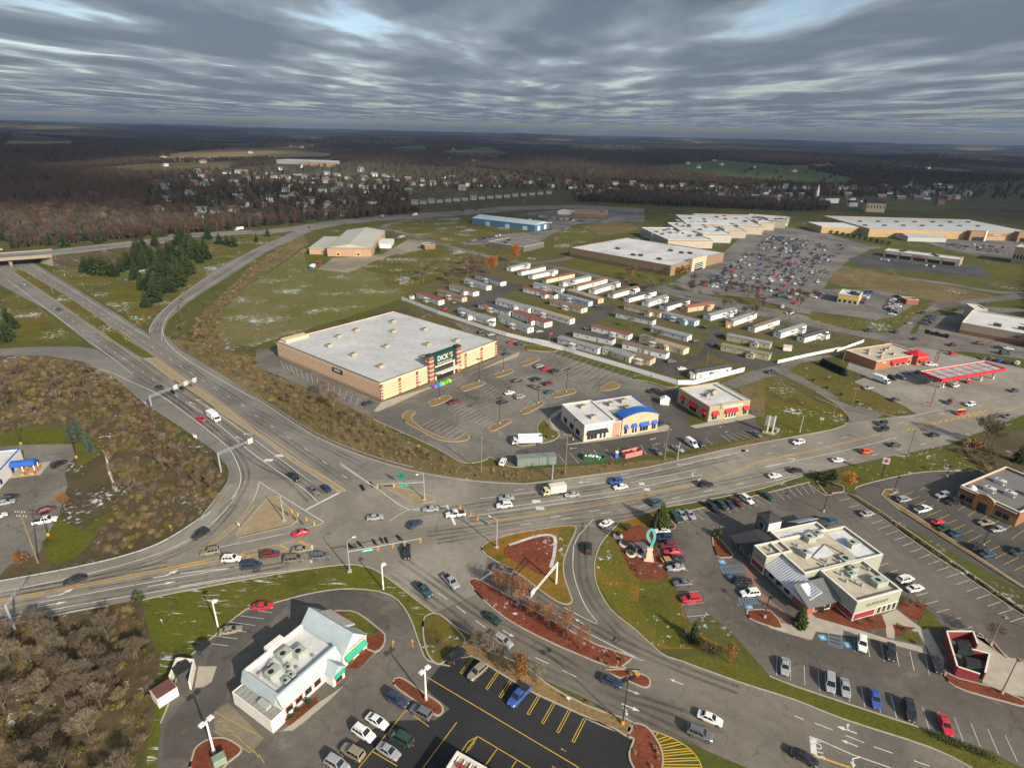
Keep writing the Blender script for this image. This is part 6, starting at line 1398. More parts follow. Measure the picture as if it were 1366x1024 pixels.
stores = [(('w', 545, 222), ('w', 655, 235), 60, 8.1, 'pale flat-roofed mall unit behind the anchor store', 'grey_stucco', (.40, .38, .32), None), (('w', 640, 262), ('w', 895, 262), 82, 8.4, 'mall unit with orange-edged round sign next to the anchor store', 'cream_stucco', (.42, .37, .30), (.65, .17, .03)), (('w', 730, 225), ('w', 1000, 232), 80, 9.2, 'mall unit with blue lettering in the middle of the row', 'pale_stucco', (.43, .42, .38), (.04, .1, .4)),
          (('w', 800, 200), ('w', 1085, 205), 80, 8.7, 'mall unit with green shop awning in the middle of the row', 'sand_stucco', (.38, .33, .26), (.03, .33, .2)), (('w', 740, 168), ('w', 1180, 185), 80, 9.9, 'tall cream mall unit towards the far end of the row', 'tall_cream', (.42, .37, .28), None), (('w', 860, 150), ('w', 1245, 160), 70, 9.4, 'mall unit with red roof sign near the far end', 'far_sand', (.40, .35, .27), (.6, .03, .05)), (('w', 1080, 130), ('w', 1310, 148), 50, 9, 'last mall unit with teal gable sign at the far end', 'far_cream', (.42, .39, .31), (.05, .4, .32))]
for A, B, D, hh_, lab, mn, mc, sc_ in stores:
    S = simple('mall_unit', lab, A, B, D, hh_, mat(mn, mc), mat('mall_roof'), units=6, group='units of the mall row', seed=hash(lab) % 99 if False else len(lab))
    S.box('portico', mat(mn), S.W + .01, S.W + 2.5, D * .3, D * .62, 0, hh_ + 1.6); S.put('entrance_glass', S.on('r', D * .36, D * .56, 0, 3.4, .1, S.W + 2.5), GLW)
    for u0_, u1_ in ((.03, .29), (.63, .97)): S.put('shopfront', S.on('r', D * u0_, D * u1_, 0, 3.0, .08, S.W), GLW)
    S.put('cornice', S.on('r', 0, D * .29, hh_ - 1.2, hh_ - .6, .2, S.W), mat('cornice_brown', (.24, .17, .11))); S.put('cornice', S.on('f', 0, S.W, hh_ - 1.2, hh_ - .6, .1), mat('cornice_brown'))
    S.put('arcade', S.on('r', D * .04, D * .27, 3.2, 4.0, 1.6, S.W), TRIM)
    if sc_: S.put('sign_board', S.on('r', D * .36, D * .56, 5.6, 7.4, .2, S.W + 2.5), mat('sign_' + mn, sc_)); S.strokes('r', D * .38, D * .54, 6.1, .9, LETTER, S.W + 2.72)
S = Site('superstore', 'huge tan superstore with white ribbed roof beyond the mall car park', ('x', 640, 238), ('x', 1350, 258)); ST = mat('superstore_tan', (.42, .29, .15)); 
S.shell(ST, mat('ribbed_white_roof', (.50, .51, .50), .6, .2, .05), -30, S.W + 20, 0, 120, 9, .6, .5, mat('superstore_cap', (.3, .2, .11)))
for i in range(26): S.box('roof_seam', mat('roof_seam_grey', (.36, .37, .38)), -28 + i * (S.W + 46) / 26, -27.3 + i * (S.W + 46) / 26, 1, 119, 8.4, 8.55)
for i in range(14): S.unit(-20 + i * (S.W + 30) / 14, 30 + (i * 37) % 70, 8.4, 4, 2.6, 1.6, mat('dark_unit'))
S.box('side_wing', ST, -75, -30.02, 20, 60, 0, 7.5); S.box('side_wing_roof', WHITE_ROOF, -75, -30.02, 20, 60, 7.5, 7.7)
S.box('garden_centre', mat('pale_green_panel', (.4, .44, .4)), 0, 42, -26, -.02, 0, 5); S.put('garden_roof', MB().extr([(-26.5, 5), (-13, 7), (0, 5)], 'x', -.5, 42.5), mat('pale_metal_roof'))
for u0, u1, z in ((S.W * .55, S.W * .68, 10.5), (S.W * .92, S.W * 1.05, 11)): S.box('entrance_block', mat('entrance_brown', (.26, .17, .09)), u0, u1, -8, -.02, 0, z); S.put('entrance_glass', S.on('f', u0 + 3, u1 - 3, 0, 4.2, .1, 0, -8), GLW); S.put('entrance_pillar', S.on('f', u1 - 2.4, u1 - .6, 0, z + 1, .6, 0, -8), TRIM)
S.put('sign_band', S.on('f', S.W * .72, S.W * .9, 4.5, 7.8, .12), mat('entrance_brown')); S.text('Walmart', 'f', S.W * .80, 6.2, 2.6, LETTER, 0, -.14)
S = simple('shop_parade', 'low parade of shops with white roof behind the dark lot', ('x', 578, 345), ('x', 1000, 400), 17, 6, mat('parade_tan', (.36, .28, .2)), WHITE_ROOF, units=4, seed=5)
for i in range(5): S.put('shopfront', S.on('f', S.W * (.03 + i * .19), S.W * (.19 + i * .19), 0, 3, .1), GLW); S.put('fascia', S.on('f', S.W * (.03 + i * .19), S.W * (.19 + i * .19), 3.2, 5.0, .3), mat('fascia_%d' % i, [(.4, .38, .36), (.42, .4, .37), (.38, .3, .26), (.4, .38, .35), (.42, .36, .28)][i]))
S.strokes('f', S.W * .44, S.W * .54, 3.7, .9, AWN_R, 0, -.32)
S = simple('burger_restaurant', 'small burger restaurant with yellow front and white roof', ('x', 318, 600), ('x', 432, 618), 17, 6, mat('burger_tan', (.42, .36, .26)), WHITE_ROOF, units=4, seed=2)
S.put('yellow_band', S.on('f', .3, S.W - .3, 3.0, 4.6, .15), mat('yellow_panel', (.7, .45, .03))); S.put('yellow_band', S.on('r', .3, 8, 3.0, 4.6, .15, S.W), mat('yellow_panel'))
for i in range(4): S.window('f', .8 + i * S.W / 4, S.W / 4 - .6 + i * S.W / 4, .7, 2.6)
simple('brick_shed', 'small red brick shed right of the burger car park', ('x', 705, 612), ('x', 772, 614), 7, 3.4, BRICK, mat('dark_roof'))
S = simple('retail_store', 'grey-tan retail store with green awning at right edge', ('I', 545, 600), ('I', 965, 680), 40, 6.5, mat('retail_tan', (.33, .27, .20)), WHITE_ROOF, W=46, units=7, base=mat('retail_base', (.22, .11, .07)), seed=8)
S.put('red_logo', S.on('f', 24.6, 26.6, 3.4, 4.8, .3), AWN_R); S.box('entrance_bay', mat('retail_tan'), 30, 40, -3, -.02, 0, 7.5); S.awning('f', 31, 39.5, 3.0, 4.8, 1.6, AWN_G, 0, -3); S.strokes('f', 32.5, 38, 5.6, 1.0, AWN_R, 0, -3.02); S.put('entrance_glass', S.on('f', 32, 38.6, 0, 2.9, .1, 0, -3), GLW)
simple('retail_annex', 'pale taller block at the back of the grey-tan retail store', ('I', 690, 440), ('I', 860, 455), 12, 7.6, mat('annex_pale', (.42, .38, .32)), WHITE_ROOF)
simple('hotel', 'tan hotel block at right edge beside the superstore car park', ('x', 1290, 380), ('x', 1440, 400), 24, 15, mat('hotel_tan', (.30, .24, .17)), TAN_ROOF, win=8)
simple('school', 'long pale industrial building on the far left skyline fields', ('a', 1095, 262), ('a', 1300, 270), 70, 11, mat('school_grey', (.33, .33, .34)), mat('pale_blue_metal'), units=0)
simple('school_wing', 'brown front wing of the long pale industrial building', ('a', 1190, 272), ('a', 1312, 276), 30, 12, mat('school_brown', (.28, .2, .13)), mat('dark_roof'))
simple('apartment_block', 'tan apartment block with hipped dark roof behind the superstore', ('c', 795, 412), ('c', 862, 415), 24, 19, mat('apartment_tan', (.42, .36, .24)), DGREY, gable=True, win=6)
S = simple('church', 'white church with slim steeple far behind the mall', ('c', 600, 375), ('c', 650, 382), 30, 12, WHITE_W, DGREY, gable=True); S.put('steeple', MB().box(3, 7, 3, 7, 8, 16).frustum((2.8, 7.2, 2.8, 7.2), (4.9, 5.1, 4.9, 5.1), 16, 30), WHITE_W)
S = Site('bottom_kiosk', 'corner of white-parapet building with red sign at bottom edge', ('p', 310, 880, 3.6), ('p', 540, 1010, 3.6))
S.shell(WHITE_W, mat('gravel_roof', (.3, .29, .27), .9, .4, 2), 0, 12, -9, 0, 3.6, .6, .25, TRIM); S.box('roof_sign', mat('roof_sign_red', (.35, .03, .03)), 1.2, 6.5, -2.0, -1.7, 3.0, 3.9); S.unit(4.5, -4.5, 3.0)
for i in range(9): S.box('roof_frame', WHITE_W, .6 + i * 1.2, .75 + i * 1.2, -1.5, -.35, 3.0, 3.25)
# --- mobile homes
HOMES = '''front fence row|t 155 412 342 480 w rb|t 500 548 640 606 w gr|t 640 604 748 642 w gr|t 830 612 1078 712 w gg|u 270 792 600 888 g gr|u 640 882 715 900 c gr|u 715 905 862 958 c gr|u 882 942 1032 982 t br
second row|t 330 395 535 456 t br|t 670 502 925 572 g dk|t 950 572 1215 668 w rb|u 400 742 722 812 g dk|u 805 838 985 882 w br|u 985 885 1165 928 w br
third row|t 430 348 628 408 w br|t 812 472 1085 548 w gr|u 60 545 372 640 w tn|u 550 692 855 770 w rb|u 945 782 1310 892 c tn
fourth row|t 550 298 738 358 w gr|t 1040 368 1295 432 w rb|u 205 477 465 548 c br|u 750 578 1055 648 g dk|u 1040 702 1340 782 g gr
fifth row|t 640 255 855 322 w dk|u 70 335 300 382 g gr|u 270 422 525 492 b gr|u 350 388 605 468 t tn|u 820 512 1115 584 c br|u 1140 582 1400 655 b gr
back lane row|t 945 200 1100 165 w gr|t 1030 235 1228 190 w br|t 1122 265 1328 220 w gr|u 180 300 412 250 c rb|u 320 328 548 274 w gr|u 440 360 682 295 w or|u 580 390 792 325 w gr|u 735 424 952 364 w br|u 862 458 1088 398 w dk|u 1025 494 1188 440 w gr|u 1180 528 1365 474 w dk|v 300 246 485 218 t or|v 460 305 642 255 w gr|v 620 344 782 286 w gr|v 770 388 942 330 w br|v 950 428 1128 370 w gr|v 1115 460 1282 410 w dk
pair by the side road|v 530 512 865 585 o ol|v 570 442 872 504 o gr
corner inside the fence|v 360 712 602 668 w dk'''
WALLC = {'w': ('white', (.76, .76, .74)), 'g': ('grey', (.52, .54, .55)), 'c': ('cream', (.58, .53, .36)), 't': ('tan', (.48, .38, .26)), 'b': ('light blue', (.38, .52, .58)), 'o': ('olive', (.40, .37, .24))}
ROOFC = {'rb': ('red-brown', (.20, .07, .05)), 'br': ('brown', (.17, .12, .085)), 'gr': ('grey', (.22, .225, .23)), 'gg': ('grey-green', (.17, .19, .16)), 'dk': ('dark', (.07, .07, .075)), 'tn': ('tan', (.30, .24, .17)), 'or': ('rust', (.28, .11, .06)), 'ol': ('olive', (.20, .19, .13))}
random.seed(3)
for row in HOMES.split('\n'):
    q = row.split('|'); k = 0
    for it in q[1:]:
        t = it.split(); a, b = P(t[0], float(t[1]), float(t[2])), P(t[0], float(t[3]), float(t[4]))
        d = b - a; ln = d.length; ang = math.atan2(d.y, d.x); wn, wc = WALLC[t[5]]; rn, rc = ROOFC[t[6]]
        r = empty('mobile_home', (a.x, a.y, 0), ang, f'{wn} mobile home with {rn} roof, {ORD[k]} from left in the {q[0]}' if len(q) > 2 else f'{wn} mobile home with {rn} roof in the {q[0]}', 'mobile home', 'homes in the mobile home park'); k += 1
        w, hgt = random.choice((4.4, 4.4, 5.2, 6.2)), 3.0
        MB().box(0, ln, 0, w, .1, hgt).build('wall', mat('home_wall_' + wn.replace(' ', '_'), wc, .8, .14, .4), r); MB().box(.1, ln - .1, .1, w - .1, 0, .1).build('skirting', mat('skirting', (.3, .29, .27)), r)
        MB().extr([(-.3, hgt), (w / 2, hgt + .8), (w + .3, hgt)], 'x', -.25, ln + .25).build('roof', mat('home_roof_' + rn, rc, .9, .2, .5), r)
        n = max(2, int(ln / 4.6)); S = Site.__new__(Site); S.root = r
        dk = random.randrange(n)
        for i in range(n):
            u = ln * (i + .5) / n
            if i == dk: S.put('door', S.on('f', u - .45, u + .45, .3, 2.2, .05), mat('home_door', (.25, .2, .17)))
            else: S.window('f', u - .45, u + .45, 1.3, 2.1, 0, 0, LETTER)
        S.window('r', 1.6, 2.6, 1.3, 2.1, ln, 0, LETTER); S.window('l', 1.6, 2.6, 1.3, 2.1, 0, 0, LETTER)
        if random.random() < .35:
            x = ln * random.uniform(.55, .7); MB().box(x, x + 3.6, -2.9, -.03, .1, 2.6).build('extension', mat('home_wall_' + wn.replace(' ', '_')), r); MB().extr([(x - .2, 2.6), (x + 1.8, 3.3), (x + 3.8, 2.6)], 'y', -3.1, .4).build('extension_roof', mat('home_roof_' + rn), r)
            S.window('f', x + 1.2, x + 2.4, 1.1, 2.0, 0, -2.9, LETTER)
        sheet('driveway', [a + (b - a).normalized() * u + Vector((-(b - a).y, (b - a).x, 0)).normalized() * v for u, v in ((ln + .5, -3.5), (ln + 6.5, -3.5), (ln + 6.5, 2.0), (ln + .5, 2.0))], MATS['park_lane_tarmac'], .0155)
        if random.random() < .6:
            x = ln * random.uniform(.25, .6); pr = MB().box(x, x + 3.2, -2.2, -.02, 0, .4).build('porch', mat('porch_deck', (.4, .38, .34)), r)
            MB().box(x - .1, x + 3.3, -2.4, -.05, 2.45, 2.6).build('porch_roof', mat('porch_roof_white', (.62, .62, .6)), r)
            for xx in (x + .1, x + 3.1): MB().box(xx - .05, xx + .05, -2.2, -2.1, .4, 2.45).build('porch_post', LETTER, r)
def shed(lab, a, wall, roofm, w=3, d=2.4, ang=0.0, h=2.1):
    r = empty('garden_shed', a, ang, lab, 'shed'); MB().box(-w/2, w/2, -d/2, d/2, 0, h).build('wall', wall, r); MB().extr([(-d/2 - .15, h), (0, h + .8), (d/2 + .15, h)], 'x', -w/2 - .15, w/2 + .15).build('roof', roofm, r); MB().box(-.4, .4, -d/2 - .04, -d/2, 0, 1.8).build('door', TRIM, r)
shed('white garden shed standing alone on the lawn', P('v', 995, 508), WHITE_W, mat('pale_metal_roof'), 4, 3, R(-15)); shed('orange garden shed among the mobile homes', P('v', 585, 348), mat('orange_shed', (.55, .22, .02)), mat('rust_roof'), 3, 2.6, R(-12)); shed('small white shed at the fence corner', P('t', 120, 425), WHITE_W, mat('home_roof_brown'), 2.6, 2.2, R(-30)); shed('grey-green shed inside the white fence', P('v', 335, 700), mat('green_shed', (.25, .3, .26)), mat('home_roof_grey'), 4, 3, R(10)); shed('pale shed beside the long white home at the fence', P('t', 785, 648), WHITE_W, mat('home_roof_brown'), 3, 2.4, R(-30))
# --- bridge
bz = 6.3
nearE, farE = smooth(L('y -260 375 0 345 360 320', bz) + L('y 700 288', 5.2) + L('y 1000 252', 3.6) + L('y 1365 212', 1.6) + L('a 700 560', .3) + L('a 1000 540', .05), 5), smooth(L('y -260 325 0 302 360 275', bz) + L('y 700 238', 5.2) + L('y 1000 205', 3.6) + L('y 1365 165', 1.6) + L('a 700 540', .3) + L('a 1000 526', .05), 5)
br = empty('overpass_bridge', (0, 0, 0), 0, 'concrete overpass carrying the ramp road across the highway', 'bridge')
m = MB(); m.quadstrip(nearE, farE); m.build('deck', A_hwy, br)
span = [i for i, p in enumerate(nearE) if p.z > bz - .2]
def wallstrip(e, z0, z1, ids):
    m = MB(); q = [e[i] for i in ids]; m.quadstrip([(p.x, p.y, p.z + z0) for p in q], [(p.x, p.y, p.z + z1) for p in q]); return m
wallstrip(nearE, -1.5, .9, span).build('girder', mat('bridge_tan', (.25, .215, .165)), br); wallstrip(farE, -1.5, .9, span).build('girder', mat('bridge_tan'), br)
m = MB(); m.quadstrip([(p.x, p.y, p.z - 1.5) for p in [nearE[i] for i in span]], [(p.x, p.y, p.z - 1.5) for p in [farE[i] for i in span]]); m.build('soffit', mat('bridge_tan'), br)
pc = P('y', 95, 405); dn = (farE[span[-1]] - nearE[span[-1]]); dn.z = 0
m = MB(); q = [pc + dn * t for t in (.05, .95)]
m.tube((q[0].x, q[0].y, 0), (q[0].x, q[0].y, bz - 1.5), 1.1, 1.1, 8); m.tube((q[1].x, q[1].y, 0), (q[1].x, q[1].y, bz - 1.5), 1.1, 1.1, 8); m.build('pier', mat('bridge_tan'), br)
a0, a1 = P('y', 330, 375), P('y', 435, 405); m = MB(); m.face([(a0.x, a0.y, 0), (a1.x, a1.y, 0), (nearE[span[-1]].x + 3, nearE[span[-1]].y, bz), (nearE[span[-1]].x - 6, nearE[span[-1]].y, bz - 1)]); m.face([(a0.x, a0.y, 0), (nearE[span[-1]].x - 6, nearE[span[-1]].y, bz - 1), (farE[span[-1]].x - 6, farE[span[-1]].y, bz - 1), (a0.x + dn.x, a0.y + dn.y, 0)]); m.build('abutment', mat('bridge_tan'), br)
m = MB(); ids = range(span[-1], len(nearE)); 
out = lambda e, o, s: [(e[i].x + (e[i].x - o[i].x) * s * e[i].z / 6, e[i].y + (e[i].y - o[i].y) * s * e[i].z / 6, -.05) for i in ids]
m.quadstrip([tuple(nearE[i]) for i in ids], out(nearE, farE, 1.0)); m.quadstrip([tuple(farE[i]) for i in ids], out(farE, nearE, 1.0)); o = m.build('embankment', G_scrub); o['kind'] = 'structure'
m = MB(); [m.ribbon([e[i].lerp(o_[i], .12) for i in range(len(e))], .25, 0) for e, o_ in ()]
for e, o_ in ((nearE, farE), (farE, nearE)):
    A_, B_ = [e[i].lerp(o_[i], .14) for i in range(len(e))], [e[i].lerp(o_[i], .165) for i in range(len(e))]; m.quadstrip([(p.x, p.y, p.z + .02) for p in A_], [(p.x, p.y, p.z + .02) for p in B_])
m.build('edge_lines', W_paint, br)
# ------------------------------------------------------------------ street furniture
POLE = mat('galvanised_steel', (0.36, 0.39, 0.40), 0.5, 0.15, 1.0, 0.4, 0.3); BLACKP = mat('black_pole', (0.025, 0.025, 0.025), 0.6); WHITEP = mat('white_pole', (0.72, 0.70, 0.68), 0.6); WOODP = mat('weathered_wood_pole', (0.20, 0.15, 0.10), 0.9, 0.3, 2)
SIGY = mat('signal_yellow', (0.65, 0.30, 0.02), 0.5); SIGK = mat('signal_black', (0.01, 0.01, 0.01)); GREENS = mat('street_sign_green', (0.02, 0.30, 0.18), 0.5); SIGNG = mat('sign_grey_back', (0.42, 0.43, 0.43), 0.5)
def lamp(reg, b, h, m, label, heads=1, base=True, yb=False, ang=0.0, box=False, hs=1.0):
    p = P(reg, *b); r = empty('lamp_post', p, ang, label, 'lamp post')
    MB().tube((0, 0, .5 if base else 0), (0, 0, h), .13 * hs, .09 * hs, 8).build('pole', m, r)
    if base: MB().tube((0, 0, 0), (0, 0, .8), .34, .32, 10).build('base', SIGY if yb else C_walk, r)
    for k in range(heads):
        s = (-1) ** k; x = s * .75 if heads > 1 else .55
        MB().box(min(0, x), max(0, x), -.05, .05, h - .12, h - .02).build('arm', m, r)
        hd = MB().frustum((x - .5, x + .5, -.42, .42), (x - .42, x + .42, -.36, .36), h - .2, h + .12).build('lamp_head', m, r)
        MB().box(x - .35, x + .35, -.3, .3, h - .23, h - .2).build('lens', LAMP_W, hd)
    return r
for k, b in enumerate(((163, 570), (490, 425), (690, 345), (1212, 515), (980, 605), (660, 775))): lamp('H', b, 10.6, BLACKP, f'tall black lamp post, {ORD[k]} one listed from the sports store doors outward' if False else ['tall black lamp post on the island beside the maroon pickup', 'tall black lamp post on the island by the concrete walkway start', 'tall black lamp post on the island left of the silver SUV', 'tall twin black lamp post on the island nearest the red-awning restaurant', 'tall black lamp post where the walkway ends by the shop row', 'tall black lamp post on the island nearest the tipper truck'][k], 2 if k != 2 else 1, ang=R(35))
lamp('i', (445, 262), 7.2, WHITEP, 'white lamp post beside the tan sedan and snowy lawn', 1, False, hs=1.5); lamp('i', (425, 940), 8, WHITEP, 'white twin lamp post in the lower mulch island', 2, True, hs=1.7, ang=R(60)); lamp('j', (1090, 665), 7.2, WHITEP, 'white lamp post on the lawn corner by the crossroads', 1, False, hs=1.5, ang=R(40)); lamp('F', (885, 385), 8, WHITEP, 'white twin lamp post in the long mulch island', 2, True, hs=1.7, ang=R(50))
lamp('q', (245, 610), 11.5, BLACKP, 'tall black twin lamp post with yellow base in the straw strip', 2, True, True, R(20)); lamp('m', (805, 352), 7.5, BLACKP, 'black lamp post at the grey restaurant corner bed', 1); lamp('n', (290, 330), 6.5, BLACKP, 'black lamp post behind the grey restaurant by the teal car', 1); lamp('o', (1185, 360), 8, WOODP, 'brown lamp post beside the red bin enclosure', 1); lamp('o', (1245, 620), 9, WOODP, 'brown lamp post in the front mulch bed by the bin enclosure', 1)
lamp('G', (310, 350), 6, BLACKP, 'black lamp post on the kidney-shaped island', 1); lamp('G', (1030, 770), 6, BLACKP, 'black lamp post beside the black SUV at the brick restaurant', 1); lamp('G', (738, 215), 4, BLACKP, 'short lamp post behind the brick restaurant drive', 1); lamp('m', (1090, 835), 6, BLACKP, 'black lamp post in the mulch island below the accessible bays', 1)
lamp('C', (130, 150), 7, BLACKP, 'black lamp post with yellow base on the hall lawn', 1, True, True); lamp('C', (475, 235), 7, BLACKP, 'black lamp post with yellow base by the two spruces', 1, True, True); lamp('C', (300, 716), 7, BLACKP, 'black lamp post with yellow base at the hall exit', 1, True, True)
lamp('f', (320, 745), 8, BLACKP, 'black lamp post at the left corner of the shop row', 1); lamp('f', (1000, 610), 8, BLACKP, 'black lamp post in front of the red-awning restaurant', 1); lamp('g', (885, 385), 7, BLACKP, 'lamp post at the fuel station shop corner', 1); lamp('E', (760, 235), 7, BLACKP, 'lamp post behind the fuel canopy', 1)
# utility poles and wires
def upole(reg, b, h, label, arms=1, lamp_=False):
    p = P(reg, *b); r = empty('utility_pole', p, 0, label, 'utility pole'); MB().tube((0, 0, 0), (0, 0, h), .2, .13, 8).build('pole', WOODP, r)
    for i in range(arms):
        z = h - .5 - i * 1.2; c = MB().box(-1.2, 1.2, -.07, .07, z - .08, z + .08).build('crossarm', WOODP, r)
        for x in (-1.1, -.5, .5, 1.1): MB().tube((x, 0, z + .08), (x, 0, z + .3), .06, .05, 6).build('insulator', LETTER, c)
    if lamp_: MB().tube((0, .0, h * .8), (.0, 1.6, h * .86), .05).build('bracket', POLE, r); MB().box(-.15, .15, 1.5, 2.1, h * .85, h * .88).build('lamp_head', POLE, r)
    return p, h
UP = [upole('h', (205, 445), 15.5, 'leaning wooden utility pole beside the russet bush', 2), upole('r', (705, 832), 15, 'wooden utility pole in front of the shop row', 1), upole('s', (285, 332), 12, 'wooden utility pole right of the pink skip', 1), upole('e', (1145, 905), 13, 'pale utility pole on the bank by the white SUV', 0, True),
      upole('E', (565, 862), 11, 'wooden utility pole on the small lawn by the main road', 1), upole('E', (722, 522), 10, 'wooden utility pole at the forecourt corner', 1), upole('E', (185, 515), 8, 'utility pole on the snowy verge by the side road', 1), upole('E', (55, 590), 8, 'utility pole on the vacant lot corner', 0), upole('E', (122, 225), 9, 'pale lamp pole beside the hedge at the fuel station', 0, True), upole('v', (435, 598), 6, 'short wooden pole in the mobile home lane', 0), upole('u', (205, 778), 5, 'flagpole with small red flag beside the fence', 0)]
wm = MB()
def wire(a, b, sag=1.5, off=0.0, m=wm):
    a, b = Vector(a), Vector(b); pr = None
    for i in range(13):
        t = i / 12; q = a.lerp(b, t); q.z -= sag * 4 * t * (1 - t); q.y += off
        if pr is not None: m.tube(pr, q, .022, .022, 3)
        pr = q
def wires(name, label, a, b, offs):
    global wm
    m = MB()
    for o in offs: wire(Vector((a[0].x, a[0].y + o, a[1] - .3)), Vector((b[0].x, b[0].y + o, b[1] - .3)), 1.6, 0, m)
    tag(m.build(name, SIGK, None, False), label, 'wire')
endp = (P('X', 420, 640), 13); left = (P('h', -400, 500), 15)
wires('overhead_wire', 'pale overhead wires crossing the scrub above the hall car park', UP[0], (P('h', 1200, -30), 12), (-1.0, .3, 1.0)); wires('overhead_wire', 'overhead wires leaving the leaning pole to the left', left, UP[0], (-1.0, .3, 1.0)); wires('overhead_wire', 'overhead wires between the shop row pole and the skip pole', UP[1], UP[2], (-.8, .8)); wires('overhead_wire', 'overhead wires from the bank pole to the shop row pole', UP[3], UP[1], (0,))
m = MB(); m.face([(0, 0, 4.0), (1.4, .2, 4.0), (1.4, .2, 4.8), (0, 0, 4.8)]); o = m.build('flag', AWN_R); o.location = P('u', 205, 778); tag(o, 'small red flag flying on the pole by the fence', 'flag')
# traffic signals on mast arms
def signal(name, label, reg, base, tip, arm_z, heads, lum=True, sign=None, hgt=None):
    """heads: fractions along the arm"""
    b = P(reg, *base); t = P(reg, *tip, arm_z); d = t - Vector((b.x, b.y, arm_z)); d.z = 0; ln = d.length; ang = math.atan2(d.y, d.x)
    r = empty(name, b, ang, label, 'traffic signal'); top = hgt or (arm_z + (2.8 if lum else .4))
    MB().tube((0, 0, .3), (0, 0, top), .2, .13, 8).build('pole', POLE, r); MB().box(-.5, .5, -.5, .5, 0, .3).build('base', C_walk, r)
    MB().tube((0, 0, arm_z), (ln, 0, arm_z + .35), .13, .07, 6).build('mast_arm', POLE, r)
    for f in heads:
        x = ln * f; z = arm_z + .35 * f; hd = MB().box(x - .22, x + .22, -.2, .2, z - 1.25, z - .1).build('signal_head', SIGY, r)
        for k in range(3): MB().tube((x, -.2, z - .3 - k * .36), (x, -.3, z - .3 - k * .36), .12, .12, 8).build('lens', SIGK, hd)
    if lum: MB().tube((0, 0, top), (1.6, .9, top + .5), .06, .05, 6).build('lamp_arm', POLE, r); MB().box(1.4, 2.2, .8, 1.1, top + .42, top + .58).build('lamp_head', LETTER, r)
    if sign: x = ln * sign; MB().box(x - 1.4, x + 1.4, -.06, .0, arm_z - .85, arm_z - .15).build('street_name_sign', GREENS, r); MB().box(x - 1.1, x + 1.1, -.075, -.06, arm_z - .6, arm_z - .42).build('lettering', LETTER, r)
signal('traffic_signal', 'mast arm traffic signal on the lawn corner of the crossroads', 'j', (910, 570), (1295, 398), 6.0, (.4, .6, .76, .98), True, .26)
signal('traffic_signal', 'mast arm traffic signal on the concrete triangle island', 'j', (558, 300), (722, 312), 6.0, (.3, .48, .74, .97), False, None, 8.2)
signal('traffic_signal', 'mast arm traffic signal on the corner mulch island', 'k', (572, 362), (370, 135), 6.2, (.5, .68, .97), True, .33)
signal('traffic_signal', 'mast arm traffic signal on the far concrete island', 'j', (1310, 185), (1045, 110), 6.0, (.62, .95), True, .42)
def gantry(label, reg, base, tip, z, signs, m=POLE):
    b = P(reg, *base); t = P(reg, *tip, z); d = t - Vector((b.x, b.y, z)); d.z = 0; ln = d.length
    r = empty('sign_gantry', b, math.atan2(d.y, d.x), label, 'sign gantry'); MB().tube((0, 0, 0), (0, 0, z + .5), .28, .22, 8).build('post', m, r)
    a = MB()
    for dz in (-.5, .5): a.tube((0, 0, z + dz * .8), (ln, 0, z + dz * .5), .1, .08, 6)
    for i in range(int(ln / 1.5)): a.tube((i * 1.5, 0, z - .4), ((i + 1) * 1.5, 0, z + .4), .05, .05, 4)
    a.build('truss', m, r)
    for f in signs: x = ln * f; MB().box(x - .9, x + .9, -.12, -.06, z - 1.0, z + .9).build('sign_panel', SIGNG, r)
gantry('first sign gantry with grey panels over the highway lanes', 'd', (820, 440), (1045, 265), 6.5, (.55, .78, .98)); gantry('second sign gantry reaching over the slip lane', 'd', (1185, 760), (1345, 590), 6.5, (.97,)); gantry('sign gantry over the west road at left edge', 'h', (80, 800), (135, 530), 6.5, ()); gantry('white truss sign arm on the corner island', 'k', (890, 555), (765, 605), 6.0, (.98,), WHITEP)
for lab, reg, b in (('grey signal support post on the shop row bank', 's', (395, 322)), ('grey steel post on the bank by the grey container', 'r', (600, 862)), ('slim grey post at the vacant lot edge', 'g', (185, 730))):
    r = empty('steel_post', P(reg, *b), 0, lab, 'post'); MB().tube((0, 0, 0), (0, 0, 6.5), .2, .17, 8).build('post', POLE, r); MB().box(-.3, .3, -.3, .3, 0, .25).build('base', C_walk, r)
# signs
def post_sign(name, label, reg, b, h, w, sh, m, ang=0.0, posts=1, diamond=False, pm=POLE, strokes=None):
    r = empty(name, P(reg, *b), ang, label, 'sign')
    for k in range(posts): x = (k - (posts - 1) / 2) * w * .6; MB().box(x - .06, x + .06, -.05, .05, 0, h).build('post', pm, r)
    if diamond: q = MB(); q.extr([(0, h - w * .7), (w * .7, h), (0, h + w * .7), (-w * .7, h)], 'y', -.1, -.05)
    else: q = MB().box(-w / 2, w / 2, -.16, -.05, h - sh / 2, h + sh / 2)
    p = q.build('panel', m, r)
    if strokes: MB().box(-w * .35, w * .35, -.18, -.16, h - sh * .08, h + sh * .08).build('lettering', strokes, r); MB().box(-w * .25, w * .3, -.18, -.16, h + sh * .18, h + sh * .3).build('lettering', strokes, r)
    return r
YD = mat('warning_yellow', (0.70, 0.33, 0.01), .5)
for k, (b, w) in enumerate((((453, 470), 1.7), ((285, 510), 1.2), ((438, 630), 1.6), ((698, 590), 1.6), ((1046, 1035), 1.7))): post_sign('warning_sign', ['orange diamond warning sign right of the bridge', 'small orange sign in the median near the bridge', 'orange diamond sign in the grass median', 'orange diamond sign right of the highway', 'orange diamond sign in the median before the paved strip'][k], 'y', b, 2.6, w, w, YD, R(-40), 1, True)
